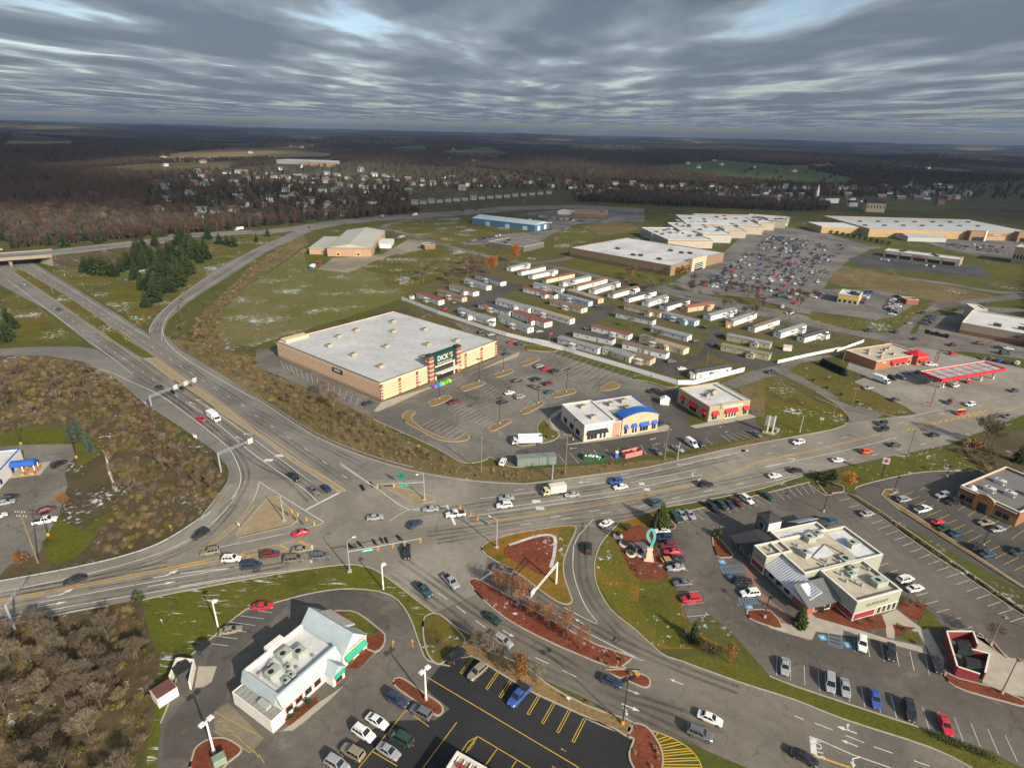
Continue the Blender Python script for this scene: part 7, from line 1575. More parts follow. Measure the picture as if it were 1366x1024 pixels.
post_sign('exit_sign', 'green exit sign with yellow legs at the ramp gore', 'y', (1140, 880), 3.6, 3.4, 1.8, GREENS, R(-35), 2, False, SIGY, LETTER); post_sign('white_sign', 'small white sign right of the highway', 'y', (540, 495), 2, 1.0, 1.0, LETTER, R(-40))
pr = empty('pylon_sign', P('f', 1310, 712), R(-28), 'grey pylon sign with panel rows beside the vacant lot', 'sign'); MB().box(-.9, -.4, -.25, .25, 0, 7).build('post', TRIM, pr); MB().box(.9, 1.4, -.25, .25, 0, 7.4).build('post', TRIM, pr)
for i in range(4): MB().box(-1.9, .85, -.2, .2, 3.0 + i * 1.0, 3.9 + i * 1.0).build('panel', mat('pylon_grey', (.25, .27, .28)), pr)
MB().box(-2.2, 2.2, -.9, .9, 0, .5).build('plinth', C_walk, pr)
rs = empty('round_sign', P('G', 215, 216), R(-20), 'round white sign with red apple mark on a dark pole', 'sign'); MB().tube((0, 0, 0), (0, 0, 6.0), .18, .15, 8).build('pole', BLACKP, rs); MB().box(-1.0, 1.0, -.2, .2, 4.9, 7.0).build('cabinet', SIGNG, rs); MB().tube((0, -.2, 6.1), (0, -.25, 6.1), .62, .62, 14).build('emblem', AWN_R, rs)
for lab, reg, b, w, h, m in (('white twin notice boards by the highway guardrail', 'd', (1050, 590), 1.8, 1.6, LETTER), ('grey box cabinet behind the guardrail', 'd', (780, 405), 1.4, 1.4, SIGNG), ('small sign at the vacant lot by the side road', 'g', (295, 690), 1.4, 2.2, SIGNG), ('small sign at the triangle island tip', 'j', (320, 345), .8, 1.8, LETTER), ('small orange sign on the west guardrail bank', 'h', (920, 275), .8, 1.8, YD), ('yellow keep-right marker at the mulch median tip', 'q', (340, 312), .9, 1.2, YD), ('dark sign back standing on the mulch median', 'q', (215, 225), 1.0, 1.8, SIGK), ('white letterbox by the lawn edge', 'h', (870, 768), .4, 1.1, LETTER), ('green street name sign on the far kerb', 'e', (745, 985), 2.4, 4.2, GREENS), ('small white sign in the straw strip', 'p', (1230, 470), .7, 1.1, LETTER), ('small orange sign on the vacant lot corner', 'g', (395, 672), 1.0, 2.2, YD), ('red banner sign by the forecourt pole', 'g', (848, 605), 1.1, 2.4, AWN_R)): post_sign('sign_board', lab, reg, b, h, w, w * .7, m, R(-25), 1)
# guardrails
def guardrail(label, txt):
    pts = smooth(L(txt), 4); r = empty('guardrail', (0, 0, 0), 0, label, 'guardrail'); m = MB(); up = lambda z, o=0: [(p.x, p.y, z) for p in pts]
    m.quadstrip(up(.45), up(.6)); m.quadstrip(up(.6), up(.78)); q = m.build('rail', POLE, r); md = q.modifiers.new('s', 'SOLIDIFY'); md.thickness = .12
    d = 0; pm = MB().box(-.1, .1, -.1, .1, 0, .72).mesh('post'); pm.materials.append(WOODP)
    for i in range(len(pts) - 1):
        s = (pts[i+1] - pts[i]).length
        while d < s: p = pts[i].lerp(pts[i+1], d / s); o = child('post', pm, r, (p.x, p.y, 0)); d += 4.0
        d -= s
guardrail('steel guardrail curving along the slip road and scrub', 'd 620 262 770 392 950 512 1150 652 1222 742 1217 832 1072 1020 h 1130 175 900 325 690 408 400 478 0 552'); guardrail('steel guardrail along the lower edge of the west road', 'h 0 792 200 755 400 712 580 680'); guardrail('steel guardrail in front of the sports store bank', 'e 0 522 300 712 560 822 800 892')
# white fence
def fence(label, txt, h):
    pts = L(txt); r = empty('white_fence', (0, 0, 0), 0, label, 'fence'); VW = mat('white_vinyl', (.84, .84, .82), .6, .08)
    pm = MB().box(0, 2.34, -.03, .03, .1, h).mesh('panel'); pm.materials.append(VW); qm = MB().box(-.08, .08, -.08, .08, 0, h + .15).mesh('post'); qm.materials.append(VW); rm = MB().box(0, 2.34, -.06, .06, h - .12, h).mesh('rail'); rm.materials.append(VW)
    d = 0.0
    for i in range(len(pts) - 1):
        a, b = pts[i], pts[i+1]; ln = (b - a).length; n = max(1, round(ln / 2.4)); ang = math.atan2((b - a).y, (b - a).x)
        for k in range(n):
            p = a.lerp(b, k / n)
            for nm, me in (('panel', pm), ('post', qm), ('rail', rm)): o = child(nm, me, r, (p.x, p.y, 0)); o.rotation_euler = (0, 0, ang); o.scale = (ln / n / 2.4, 1, 1) if nm != 'post' else (1, 1, 1)
fence('long white panel fence round the mobile home park', 't 40 435 340 552 500 605 740 685 900 735 1100 785 1365 855 f 120 252 200 268 330 312 600 392 850 467 930 467 1185 400', 2.2); fence('white fence between the mobile home lawn and the side road', 'v 930 602 1150 552 1365 507 g 380 312 520 262', 1.6)
def darkfence(label, txt, h, m):
    pts = L(txt); r = empty('board_fence', (0, 0, 0), 0, label, 'fence')
    for i in range(len(pts) - 1):
        a, b = pts[i], pts[i+1]; ln = (b - a).length; n = max(1, round(ln / 2.5)); ang = math.atan2((b - a).y, (b - a).x)
        for k in range(n): p = a.lerp(b, k / n); o = MB().box(0, ln / n - .08, -.05, .05, 0, h - .5 * (k % 2)).build('panel', m, r); o.location = p; o.rotation_euler = (0, 0, ang)
darkfence('dark stepped board fence in front of the retail store', 'I 120 600 420 665', 2.4, BLACKP); darkfence('dark fence behind the retail store', 'I 510 330 640 300 870 260', 2.6, BLACKP)
# containers, skips and small things
def container(name, label, cat, reg, a, b, d, h, m, open_=False, load=None, ribs=10):
    p, q = P(reg, *a), P(reg, *b); v = q - p; ln = v.length; r = empty(name, p, math.atan2(v.y, v.x), label, cat); x = MB()
    if open_:
        x.box(0, ln, 0, d, 0, .15); x.box(0, ln, 0, .1, .15, h); x.box(0, ln, d - .1, d, .15, h); x.box(0, .1, .1, d - .1, .15, h); x.box(ln - .1, ln, .1, d - .1, .15, h)
    else: x.box(0, ln, 0, d, .1, h)
    x.build('body', m, r)
    for i in range(ribs): u = ln * (i + .5) / ribs; MB().box(u - .07, u + .07, -.08, 0, .1, h - .05).build('rib', m, r)
    if open_:
        random.seed(int(ln * 100)); 
        for i in range(8): u, w = random.uniform(.5, ln - 1), random.uniform(.3, d - .9); o = MB().box(-.5, .5, -.3, .3, 0, .5).build('rubble', load or TRIM, r); o.location = (u, w, h * .6); o.rotation_euler = (random.uniform(-.5, .5), random.uniform(-.5, .5), random.uniform(0, 3))
    else: MB().box(-.05, ln + .05, -.05, d + .05, h, h + .08).build('lid', m, r); MB().box(ln * .55, ln * .55 + .06, -.1, -.02, .1, h).build('seam', BLACKP, r)
    return r
container('storage_container', 'long grey-green storage container beside the main road bank', 'container', 'r', (312, 762), (632, 740), 3.0, 2.9, mat('container_grey', (.17, .21, .19)))
container('skip', 'open green skip full of pale rubble', 'skip', 'r', (855, 705), (1030, 722), 2.4, 1.5, mat('skip_green', (.02, .12, .06)), True, TRIM); container('skip', 'open pink and rust skip by the roadside bays', 'skip', 'r', (1205, 695), (1345, 660), 2.6, 1.8, mat('skip_pink', (.55, .20, .17)), True, mat('rust_red'))
t = empty('portable_toilet', P('r', 1132, 682), 0, 'blue portable toilet between the two open skips', 'toilet'); MB().box(-.55, .55, -.55, .55, 0, 2.1).build('cabin', mat('toilet_blue', (.04, .12, .35)), t); MB().frustum((-.6, .6, -.6, .6), (-.4, .4, -.4, .4), 2.1, 2.4).build('roof', LETTER, t); MB().box(-.35, .35, -.6, -.55, .1, 1.9).build('door', mat('toilet_door', (.06, .18, .45)), t)
t = empty('white_tent', P('f', 782, 562), R(-12), 'small white tent left of the red-awning restaurant', 'tent'); MB().box(-1.8, 1.8, -1.4, 1.4, 0, 2.2).build('walls', LETTER, t); MB().extr([(-2.0, 2.2), (0, 3.2), (2.0, 2.2)], 'y', -1.5, 1.5).build('roof', LETTER, t)
def bin_(label, reg, b, m, s=1.0, ang=0.0):
    r = empty('dumpster', P(reg, *b), ang, label, 'dumpster'); MB().frustum((-1 * s, 1 * s, -.7 * s, .7 * s), (-1.1 * s, 1.1 * s, -.85 * s, .85 * s), .1, 1.35 * s).build('body', m, r); MB().extr([(-.9 * s, 1.35 * s), (-.88 * s, 1.45 * s), (.86 * s, 1.75 * s), (.88 * s, 1.35 * s)], 'x', -1.12 * s, 1.12 * s).build('lid', AWN_K, r)
DG = mat('dumpster_grey', (.06, .075, .085)); bin_('dark grey dumpster on the white-lined bays by the lawn', 'i', (372, 395), DG, 1.1, R(70)); bin_('black dumpster inside the white bin enclosure', 'i', (262, 520), DG, 1.3, R(55)); bin_('green dumpster in the upper half of the red enclosure', 'o', (1035, 405), mat('dumpster_green', (.03, .07, .05)), 1.2, R(-20)); bin_('dark dumpster in the lower half of the red enclosure', 'o', (1080, 490), DG, 1.2, R(-20))
def walls(name, label, txt, h, m, cap=None, closed=False, t=.25):
    pts = L(txt); pts = pts + [pts[0]] if closed else pts; r = empty(name, (0, 0, 0), 0, label, 'enclosure')
    for i in range(len(pts) - 1):
        a, b = pts[i], pts[i+1]; ln = (b - a).length; ang = math.atan2((b - a).y, (b - a).x)
        o = MB().box(0, ln - t * .5, -t / 2, t / 2, 0, h).build('wall', m, r); o.location = a; o.rotation_euler = (0, 0, ang); c = MB().box(0, ln - t * .5, -t / 2 - .04, t / 2 + .04, h, h + .1).build('coping', cap or TRIM, o)
walls('bin_enclosure', 'red panelled bin enclosure with white coping', 'o 1110 560 990 520 935 330 1075 330 1100 400', 2.3, RED_P); walls('bin_enclosure', 'inner red bay wall of the bin enclosure', 'o 1070 420 1165 445 1140 550', 2.0, RED_P); walls('bin_enclosure', 'white walled bin enclosure with brown side roof', 'i 300 600 325 480 235 470 195 570', 2.0, WHITE_W); 
c = empty('bin_store', P('i', 165, 640), R(52), 'small white store with brown roof beside the bin enclosure', 'shed'); MB().box(-1.8, 1.8, -1.6, 1.6, 0, 2.2).build('wall', WHITE_W, c); MB().box(-1.7, 1.7, -1.5, 1.5, 2.2, 2.35).build('roof', mat('maroon_roof', (.14, .06, .05)), c)
# ribbon sculpture on its stone pedestal
rp = empty('ribbon_sculpture', P('B', 645, 800), R(-8), 'teal awareness ribbon sculpture on a stepped cream pedestal', 'sculpture')
for w, z0, z1 in ((2.6, 0, .35), (1.5, .35, 1.7), (1.7, 1.7, 2.0), (1.35, 2.0, 3.4), (1.55, 3.4, 3.75)): MB().frustum((-w / 2, w / 2, -w / 2.4, w / 2.4), (-w / 2.1, w / 2.1, -w / 2.5, w / 2.5), z0, z1).build('pedestal_block', mat('cream_stone', (.55, .47, .35), .9, .2), rp)
pth = [(.15, 0, 3.7), (.45, 0, 5.0), (.75, 0, 6.6), (.7, 0, 7.8), (.25, .05, 8.9), (-.4, .1, 9.1), (-.95, .12, 8.3), (-1.0, .14, 7.2), (-.5, .2, 6.0), (.1, .22, 5.2), (.5, .25, 4.6)]
pv = smooth([Vector(p) for p in pth], 5); m = MB(); n = len(pv); A_, B_ = [], []
for i, p in enumerate(pv):
    d = (pv[min(i+1, n-1)] - pv[max(i-1, 0)]).normalized(); q = Vector((d.z, 0, -d.x)) * .34; A_.append(tuple(p - q)); B_.append(tuple(p + q))
m.quadstrip(A_, B_); o = m.build('ribbon', mat('teal_ribbon', (.13, .38, .40), .5, .1), rp); md = o.modifiers.new('s', 'SOLIDIFY'); md.thickness = .35; md.offset = 0
fin = empty('fin_monument', P('B', 555, 690), R(28), 'dark sloping slatted monument beside the ribbon sculpture', 'sculpture')
for k in range(5): MB().extr([(-2.6, 0), (2.6, 0), (2.6, .5), (-2.6, 1.9)], 'y', k * .62 - 1.5, k * .62 - 1.15).build('fin', mat('slate_fin', (.12, .115, .12), .6), fin)
for k, (x, y) in enumerate(((335, 570), (395, 650), (465, 750), (565, 750))):
    g = empty('planter', P('B', x, y), 0, f'round white stone planter with clipped shrub, {ORD[k]} from the left by the ribbon sculpture', 'planter', 'planters by the ribbon sculpture')
    MB().tube((0, 0, 0), (0, 0, .4), 1.35, 1.3, 14).build('stone_ring', mat('white_stone', (.6, .58, .55), .9, .3), g)
for lab, reg, b in (('green transformer box in the lower mulch island', 'i', (455, 990)), ('green utility cabinet by the pylon sign', 'f', (1345, 705))): r = empty('utility_box', P(reg, *b, .15), R(40), lab, 'utility box'); MB().box(-1, 1, -.8, .8, 0, 1.3).build('cabinet', mat('utility_green', (.2, .26, .2)), r); MB().frustum((-1.05, 1.05, -.85, .85), (-.9, .9, -.7, .7), 1.3, 1.5).build('lid', mat('utility_green'), r)
o = MB().box(-.6, .6, -.6, .6, 0, .02).build('drain_grate', mat('drain_brown', (.12, .08, .05))); o.location = P('i', 268, 823, .03); o.rotation_euler = (0, 0, R(45)); tag(o, 'square brown drain grate in the dark tarmac lane', 'drain')
# ------------------------------------------------------------------ trees and plants
BARK = leafmat('grey_bark', (0.13, 0.105, 0.085), 0.3); TWIG = leafmat('bare_twigs', (0.125, 0.096, 0.066), 0.35); TWIG_R = leafmat('reddish_twigs', (0.14, 0.085, 0.06), 0.35); TWIG_P = leafmat('pale_twigs', (0.175, 0.14, 0.098), 0.35)
TWIG_O = leafmat('rusty_twigs', (0.26, 0.12, 0.052), 0.35); LEAF_O = leafmat('orange_leaves', (0.36, 0.145, 0.03), 0.3); LEAF_B = leafmat('russet_leaves', (0.20, 0.095, 0.035), 0.4); LEAF_G = leafmat('conifer_needles', (0.035, 0.055, 0.02), 0.5); LEAF_S = leafmat('shrub_leaves', (0.055, 0.07, 0.018), 0.5); LEAF_BL = leafmat('blue_spruce_needles', (0.06, 0.085, 0.055), 0.4); BRUSH = leafmat('brush_twigs', (0.15, 0.11, 0.06), 0.5); BRUSH_G = leafmat('olive_brush', (0.12, 0.11, 0.025), 0.5); BRUSH_T = leafmat('dry_grass_tufts', (0.27, 0.19, 0.085), 0.4)
def twig(mb, a, b, w):
    d = b - a; u = d.orthogonal().normalized(); n = len(mb.v); t = random.uniform(0, 6.28); u = (Matrix.Rotation(t, 3, d.normalized()) @ u) * w
    mb.v += [tuple(a - u), tuple(a + u), tuple(b)]; mb.f.append((n, n+1, n+2))
def bare_tree(seed, h=10.0, spread=.75, levels=4, twigs=5, tw=.024):
    random.seed(seed); tr, cr = MB(), MB(); tips = []
    def grow(p, d, ln, r, lv):
        q = p + d * ln; mid = p + d * ln * .5 + Vector((random.uniform(-1, 1), random.uniform(-1, 1), 0)) * ln * .05
        mb = tr if lv >= levels - 1 else cr; k = 6 if lv == levels else (5 if lv == levels - 1 else 3)
        mb.tube(p, mid, r, r * .85, k); mb.tube(mid, q, r * .85, r * .65, k)
        if lv == 0:
            for _ in range(twigs):
                v = (d + Vector((random.uniform(-1, 1), random.uniform(-1, 1), random.uniform(-.3, .8))) * .9).normalized(); twig(cr, p.lerp(q, random.uniform(.2, 1)), p.lerp(q, random.uniform(.5, 1)) + v * ln * random.uniform(.5, 1.1), tw)
            return
        nb = random.choice((3, 4)) if lv > 1 else 4
        a0 = random.uniform(0, 6.28)
        for i in range(nb):
            t = a0 + 6.28 * i / nb + random.uniform(-.4, .4); s = spread * random.uniform(.6, 1.15)
            side = Vector((math.cos(t), math.sin(t), 0)); v = (d + side * s + Vector((0, 0, .12))).normalized()
            st = p.lerp(q, random.uniform(.62, 1.0)); grow(st, v, ln * random.uniform(.58, .8), r * .55, lv - 1)
        grow(q, (d + Vector((random.uniform(-.2, .2), random.uniform(-.2, .2), .1))).normalized(), ln * .72, r * .6, lv - 1)
    grow(Vector((0, 0, 0)), Vector((random.uniform(-.05, .05), random.uniform(-.05, .05), 1)).normalized(), h * .3, h * .017, levels)
    a, b = tr.mesh('trunk'), cr.mesh('crown'); a.materials.append(BARK); b.materials.append(None); return a, b
def leaf_cloud(mb, centre, rad, n, size, flat=.5):
    for _ in range(n):
        while True:
            v = Vector((random.uniform(-1, 1), random.uniform(-1, 1), random.uniform(-1, 1)))
            if .05 < v.length < 1: break
        p = centre + Vector((v.x * rad[0], v.y * rad[1], v.z * rad[2])); u = Vector((random.uniform(-1, 1), random.uniform(-1, 1), random.uniform(-flat, flat))).normalized(); w = u.cross(Vector((random.uniform(-1, 1), random.uniform(-1, 1), random.uniform(-1, 1)))).normalized()
        s = size * random.uniform(.5, 1.3); k = len(mb.v); mb.v += [tuple(p - u * s), tuple(p + w * s * .7), tuple(p + u * s), tuple(p - w * s * .7)]; mb.f.append((k, k+1, k+2, k+3))
def leafy(seed, h=9.0, dens=900, size=.22, sparse=False):
    random.seed(seed); a, b = bare_tree(seed, h, .7, 3, 3); cr = MB()
    for v in b.vertices: cr.v.append(tuple(v.co))
    for p in b.polygons: cr.f.append(tuple(p.vertices))
    for i in range(9):
        t = random.uniform(0, 6.28); r = h * .2 * random.uniform(.3, 1); leaf_cloud(cr, Vector((math.cos(t) * r, math.sin(t) * r, h * random.uniform(.42, .85))), (h * .17, h * .17, h * .14), dens // 9, size)
    me = cr.mesh('crown'); me.materials.append(None); return a, me
def conifer(seed, h=9.0, w=.26, n=16, per=26):
    random.seed(seed); tr, cr = MB(), MB(); tr.tube((0, 0, 0), (0, 0, h * .96), h * .018, .02, 6)
    for i in range(n):
        f = i / (n - 1); z = h * (.06 + .92 * f); r = h * w * (1 - f) ** .8 * random.uniform(.85, 1.1) + .12; k = max(6, int(per * (1 - f * .7)))
        for j in range(k):
            t = 6.283 * (j + random.uniform(-.4, .4)) / k; rr = r * random.uniform(.55, 1.25); dz = -rr * random.uniform(.15, .42)
            tip = Vector((math.cos(t) * rr, math.sin(t) * rr, z + dz)); s = Vector((-math.sin(t), math.cos(t), 0)) * rr * .22; up = Vector((0, 0, rr * .18)); base = Vector((0, 0, z + .1)); m1 = base.lerp(tip, .55) + up
            q = len(cr.v); cr.v += [tuple(base), tuple(m1 - s), tuple(tip), tuple(m1 + s)]; cr.f += [(q, q+1, q+2), (q, q+2, q+3)]
            d = tip.lerp(base, .35); cr.v += [tuple(d - s * .8 - up * .6), tuple(d + s * .8 - up), tuple(tip + up * .8)]; cr.f.append((q+4, q+5, q+6))
    a, b = tr.mesh('trunk'), cr.mesh('crown'); a.materials.append(BARK); b.materials.append(None); return a, b
def bush_mesh(seed, h=1.2, n=150, size=.16, stems=14, leaf=True):
    random.seed(seed); cr = MB()
    for _ in range(stems):
        t = random.uniform(0, 6.28); r = random.uniform(.2, .8) * h; twig(cr, Vector((0, 0, 0)), Vector((math.cos(t) * r, math.sin(t) * r, h * random.uniform(.6, 1.15))), .03)
    if leaf: leaf_cloud(cr, Vector((0, 0, h * .55)), (h * .62, h * .62, h * .5), n, size)
    else:
        for _ in range(n):
            t = random.uniform(0, 6.28); r = random.uniform(.1, .7) * h; p = Vector((math.cos(t) * r, math.sin(t) * r, h * random.uniform(.15, .8))); twig(cr, p, p + Vector((random.uniform(-.4, .4), random.uniform(-.4, .4), random.uniform(.1, .55))) * h * 1.25, .016)
    me = cr.mesh('bush'); me.materials.append(None); return me
BT = [bare_tree(11 + i, 10, .62 + .08 * (i % 3), 4, 6) for i in range(4)]; BTL = [bare_tree(41 + i, 10, .7, 3, 5, .05) for i in range(3)]
LT = [leafy(71 + i) for i in range(2)]; LTS = [leafy(75 + i, 9.0, 1100, .14) for i in range(2)]; CT = [conifer(91 + i, 10, (.24, .30, .2)[i]) for i in range(3)]
BU = [bush_mesh(5 + i) for i in range(2)]; BUB = [bush_mesh(15 + i, 1.2, 130, .16, 16, False) for i in range(3)]
def crown_mat(o, m): o.material_slots[0].link = 'OBJECT'; o.material_slots[0].material = m
def tree(name, label, meshes, loc, h, m, group=None, rz=None, base=10.0, wide=1.0):
    r = empty(name, loc, random.uniform(0, 6.28) if rz is None else rz, label, 'tree', group); s = h / base
    for nm, me in (('trunk', meshes[0]), ('crown', meshes[1])):
        o = child(nm, me, r); o.scale = (s * wide, s * wide, s)
        if nm == 'crown': crown_mat(o, m)
    return r
def bush(name, label, loc, h, m, group=None, bare=False, wide=1.0):
    me = random.choice(BUB if bare else BU); o = bpy.data.objects.new(name, me); COL.objects.link(o); o.location = loc; o.rotation_euler = (0, 0, random.uniform(0, 6)); o.scale = (h / 1.2 * wide, h / 1.2 * wide, h / 1.2); crown_mat(o, m); return tag(o, label, 'bush', group)
random.seed(5)
# named single trees
for reg, b, h, kind, m, lab in (('B', (770, 470), 8.5, 'c', LEAF_S, 'big pine at the restaurant entrance by the main road'), ('B', (715, 490), 5.0, 'c', LEAF_BL, 'smaller pine left of the big entrance pine'), ('z', (560, 915), 6.5, 'c', LEAF_S, 'pine at the front corner of the grey restaurant'), ('C', (490, 120), 9, 'c', LEAF_BL, 'tall spruce on the hall lawn'), ('C', (565, 195), 8.5, 'c', LEAF_BL, 'broad spruce on the hall lawn'), ('C', (440, 110), 7, 'c', LEAF_BL, 'small spruce left of the two hall spruces'), ('m', (660, 975), 6.5, 'c', LEAF_G, 'dark conifer at the tip of the snowy lawn'),
        ('n', (410, 215), 7.5, 'l', LEAF_O, 'orange-leaved tree beside the round sign'), ('l', (860, 555), 7.5, 'l', LEAF_B, 'tan-leaved tree between the south road and fresh tarmac'), ('t', (780, 230), 17, 'l', LEAF_O, 'tall orange tree behind the mobile homes'), ('t', (975, 130), 19, 'l', LEAF_O, 'tallest orange tree near the service lane'), ('t', (735, 545), 6, 'l', LEAF_O, 'small round orange tree between the mobile homes'), ('u', (870, 275), 9, 'l', LEAF_B, 'rusty tree in front of the anchor store wall'), ('C', (400, 545), 5.5, 'l', LEAF_B, 'russet bush tree beside the hall car park'), ('h', (100, 455), 4, 'l', LEAF_B, 'low russet tree by the leaning pole'),
        ('E', (1085, 790), 15, 'b', TWIG, 'tall bare tree at right by the main road'), ('E', (1150, 800), 11, 'b', TWIG_P, 'second bare tree right of the tall one'), ('E', (1320, 900), 8, 'c', LEAF_S, 'green bush tree at right edge above the brick restaurant'), ('t', (460, 300), 14, 'b', TWIG_R, 'large reddish bare tree above the mobile homes'), ('b', (640, 470), 14, 'b', TWIG_R, 'left of two dark trees by the far highway'), ('b', (695, 465), 13, 'b', TWIG_R, 'right of two dark trees by the far highway'), ('b', (310, 612), 11, 'c', LEAF_BL, 'conifer against the tan warehouse'), ('b', (365, 555), 9, 'b', TWIG_R, 'bare tree behind the tan warehouse corner'), ('b', (180, 525), 9, 'b', TWIG_R, 'left reddish tree beyond the tan warehouse'), ('b', (262, 520), 8, 'b', TWIG_R, 'right reddish tree beyond the tan warehouse'),
        ('a', (1015, 572), 9, 'c', LEAF_G, 'lone small pine left of the ramp top'), ('a', (1060, 550), 10, 'c', LEAF_G, 'lone small pine right of its twin at the ramp top'), ('o', (1180, 335), 6, 'b', TWIG_P, 'small bare tree by the red bin enclosure'), ('e', (400, 600), 11, 'b', TWIG_P, 'slim bare tree on the bank left of the sports store'), ('e', (345, 530), 9, 'b', TWIG_P, 'thin bare tree on the bank by the side bays'), ('e', (480, 640), 6, 'b', TWIG, 'small bare tree on the bank near the store corner'), ('q', (940, 215), 5.5, 'l', LEAF_B, 'straw-coloured ornamental tree by the verge'), ('q', (850, 190), 5, 'b', TWIG_P, 'weeping bare tree by the snowy lawn tip'), ('q', (780, 160), 4.5, 'b', TWIG_R, 'low bare tree beside the dark conifer')):
    me = {'c': CT, 'l': LT, 'b': BT}[kind][len(lab) % (2 if kind == 'l' else 3)]; tree({'c': 'pine_tree', 'l': 'autumn_tree', 'b': 'bare_tree'}[kind], lab, me, P(reg, *b), h, m, None, None, 10.0 if kind != 'l' else 9.0, 1.25 if kind == 'c' and m is LEAF_S else 1.0)
# rows with a shared description
def row(name, txts, fn, h, m, lab, group, wide=1.0, kinds=None, base=10.0):
    k = 0
    for t in txts:
        p = L(t)[0]; tree(name, lab.format(ORD[k] if k < 20 else str(k)), random.choice(fn), p, h * random.uniform(.85, 1.2), m, group, None, base, wide); k += 1
row('bare_street_tree', ['k 650 640', 'k 700 690', 'k 770 740', 'k 850 790', 'k 930 840', 'k 1020 910', 'k 590 600'], LTS, 7.8, TWIG_O, 'reddish bare street tree in the mulch median, {} planted of seven', 'bare trees in the mulch median', 1.1)
row('bare_street_tree', ['l 640 400', 'l 700 430', 'l 760 440', 'l 950 570'], LTS, 6.5, TWIG_P, 'bare street tree along the straw strip, {} from the lawn corner', 'bare trees along the straw strip', 1.1)
conif = 'a 340 690|a 390 695|a 440 690|a 480 690|a 520 680|a 560 760|a 600 740|a 620 780|a 660 770|a 700 750|a 560 680|a 640 680|a 700 700|a 730 660|a 760 640|a 790 650|a 820 640|a 760 690|a 580 830|a 610 810|a 680 720|a 540 720|a 870 580|a 900 585|a 925 590|a 600 650|a 650 640|a 720 620|a 740 700|a 780 610'.split('|')
_pp = L('a 310 690 480 625 700 570 830 560 860 640 780 700 690 790 570 840 540 760 400 710')
_bb = [min(p.x for p in _pp), max(p.x for p in _pp), min(p.y for p in _pp), max(p.y for p in _pp)]; _ex = []
while len(_ex) < 46:
    q_ = Vector((random.uniform(_bb[0], _bb[1]), random.uniform(_bb[2], _bb[3]), 0))
    if inside(q_, _pp): _ex.append(q_)
for k, q_ in enumerate(_ex): tree('pine_tree', f'dark pine inside the interchange clump, {["left", "middle", "right"][min(2, int(3 * (q_.x - _bb[0]) / (_bb[1] - _bb[0])))]} part', random.choice(CT), q_, random.uniform(10, 17), random.choice((LEAF_G, LEAF_G, LEAF_S)), 'pines in the interchange clump', None, 10, 1.3)
for k, t in enumerate(conif): tree('pine_tree', f'dark pine in the clump between highway and overpass, {["front","middle","back"][k % 3]} part', random.choice(CT), L(t)[0], random.uniform(11, 17), LEAF_G, 'pines in the interchange clump', None, 10, 1.25)
for k, t in enumerate(['a 390 680', 'a 470 690', 'a 430 695', 'a 490 670']): tree('bare_tree', f'reddish tree among the interchange pines, {ORD[k]} listed left to right', BT[k % 3], L(t)[0], 11, TWIG_R, 'reddish trees among the pines')
for k in range(14):
    p = P('g', 300 + k * 9.2, 378 + k * 4.4); tree('hedge_tree', f'clipped evergreen in the hedge beside the fuel station shop, {ORD[k]} from left', CT[2], p, 4.2, LEAF_G, 'hedge by the fuel station shop', None, 10, 1.7)
for k, (x, y) in enumerate(((700, 410), (725, 405), (745, 392), (830, 358), (890, 330))): bush('dark_shrub', f'dark rounded shrub along the anchor store front, {ORD[k]} from the near end', P('w', x, y), 6, LEAF_B, 'shrubs along the anchor store')
for k in range(70):     # bare trees between the mobile homes and round their lanes
    t = random.choice([('t', 180, 700, 150, 330), ('v', 500, 1200, 150, 330), ('u', 800, 1200, 230, 420), ('t', 560, 700, 120, 250), ('v', 80, 620, 60, 160), ('u', 100, 1300, 350, 850)]); p = P(t[0], random.uniform(t[1], t[2]), random.uniform(t[3], t[4]))
    zz = 'left middle right'.split()[0 if p.x < 20 else (1 if p.x < 90 else 2)]; tree('bare_tree', f'thin bare tree among or behind the mobile homes, {zz} part of the park', random.choice(BTL), p, random.uniform(8, 13), random.choice((TWIG, TWIG_P, TWIG_R)), 'bare trees around the mobile home park')
MALLRED = 0
for k in range(16): tree('bare_tree', 'reddish bare tree in the planted edge of the mall car park', random.choice(BTL), P('v', random.uniform(560, 870), random.uniform(60, 150)), random.uniform(5, 8), TWIG_R, 'reddish trees at the mall car park edge')
for k in range(14): bush('conifer_shrub', 'small dark conifer in the row before the superstore', P('x', 190 + k * 32, 195 + k * 6.5), 4, LEAF_G, 'conifers before the superstore')
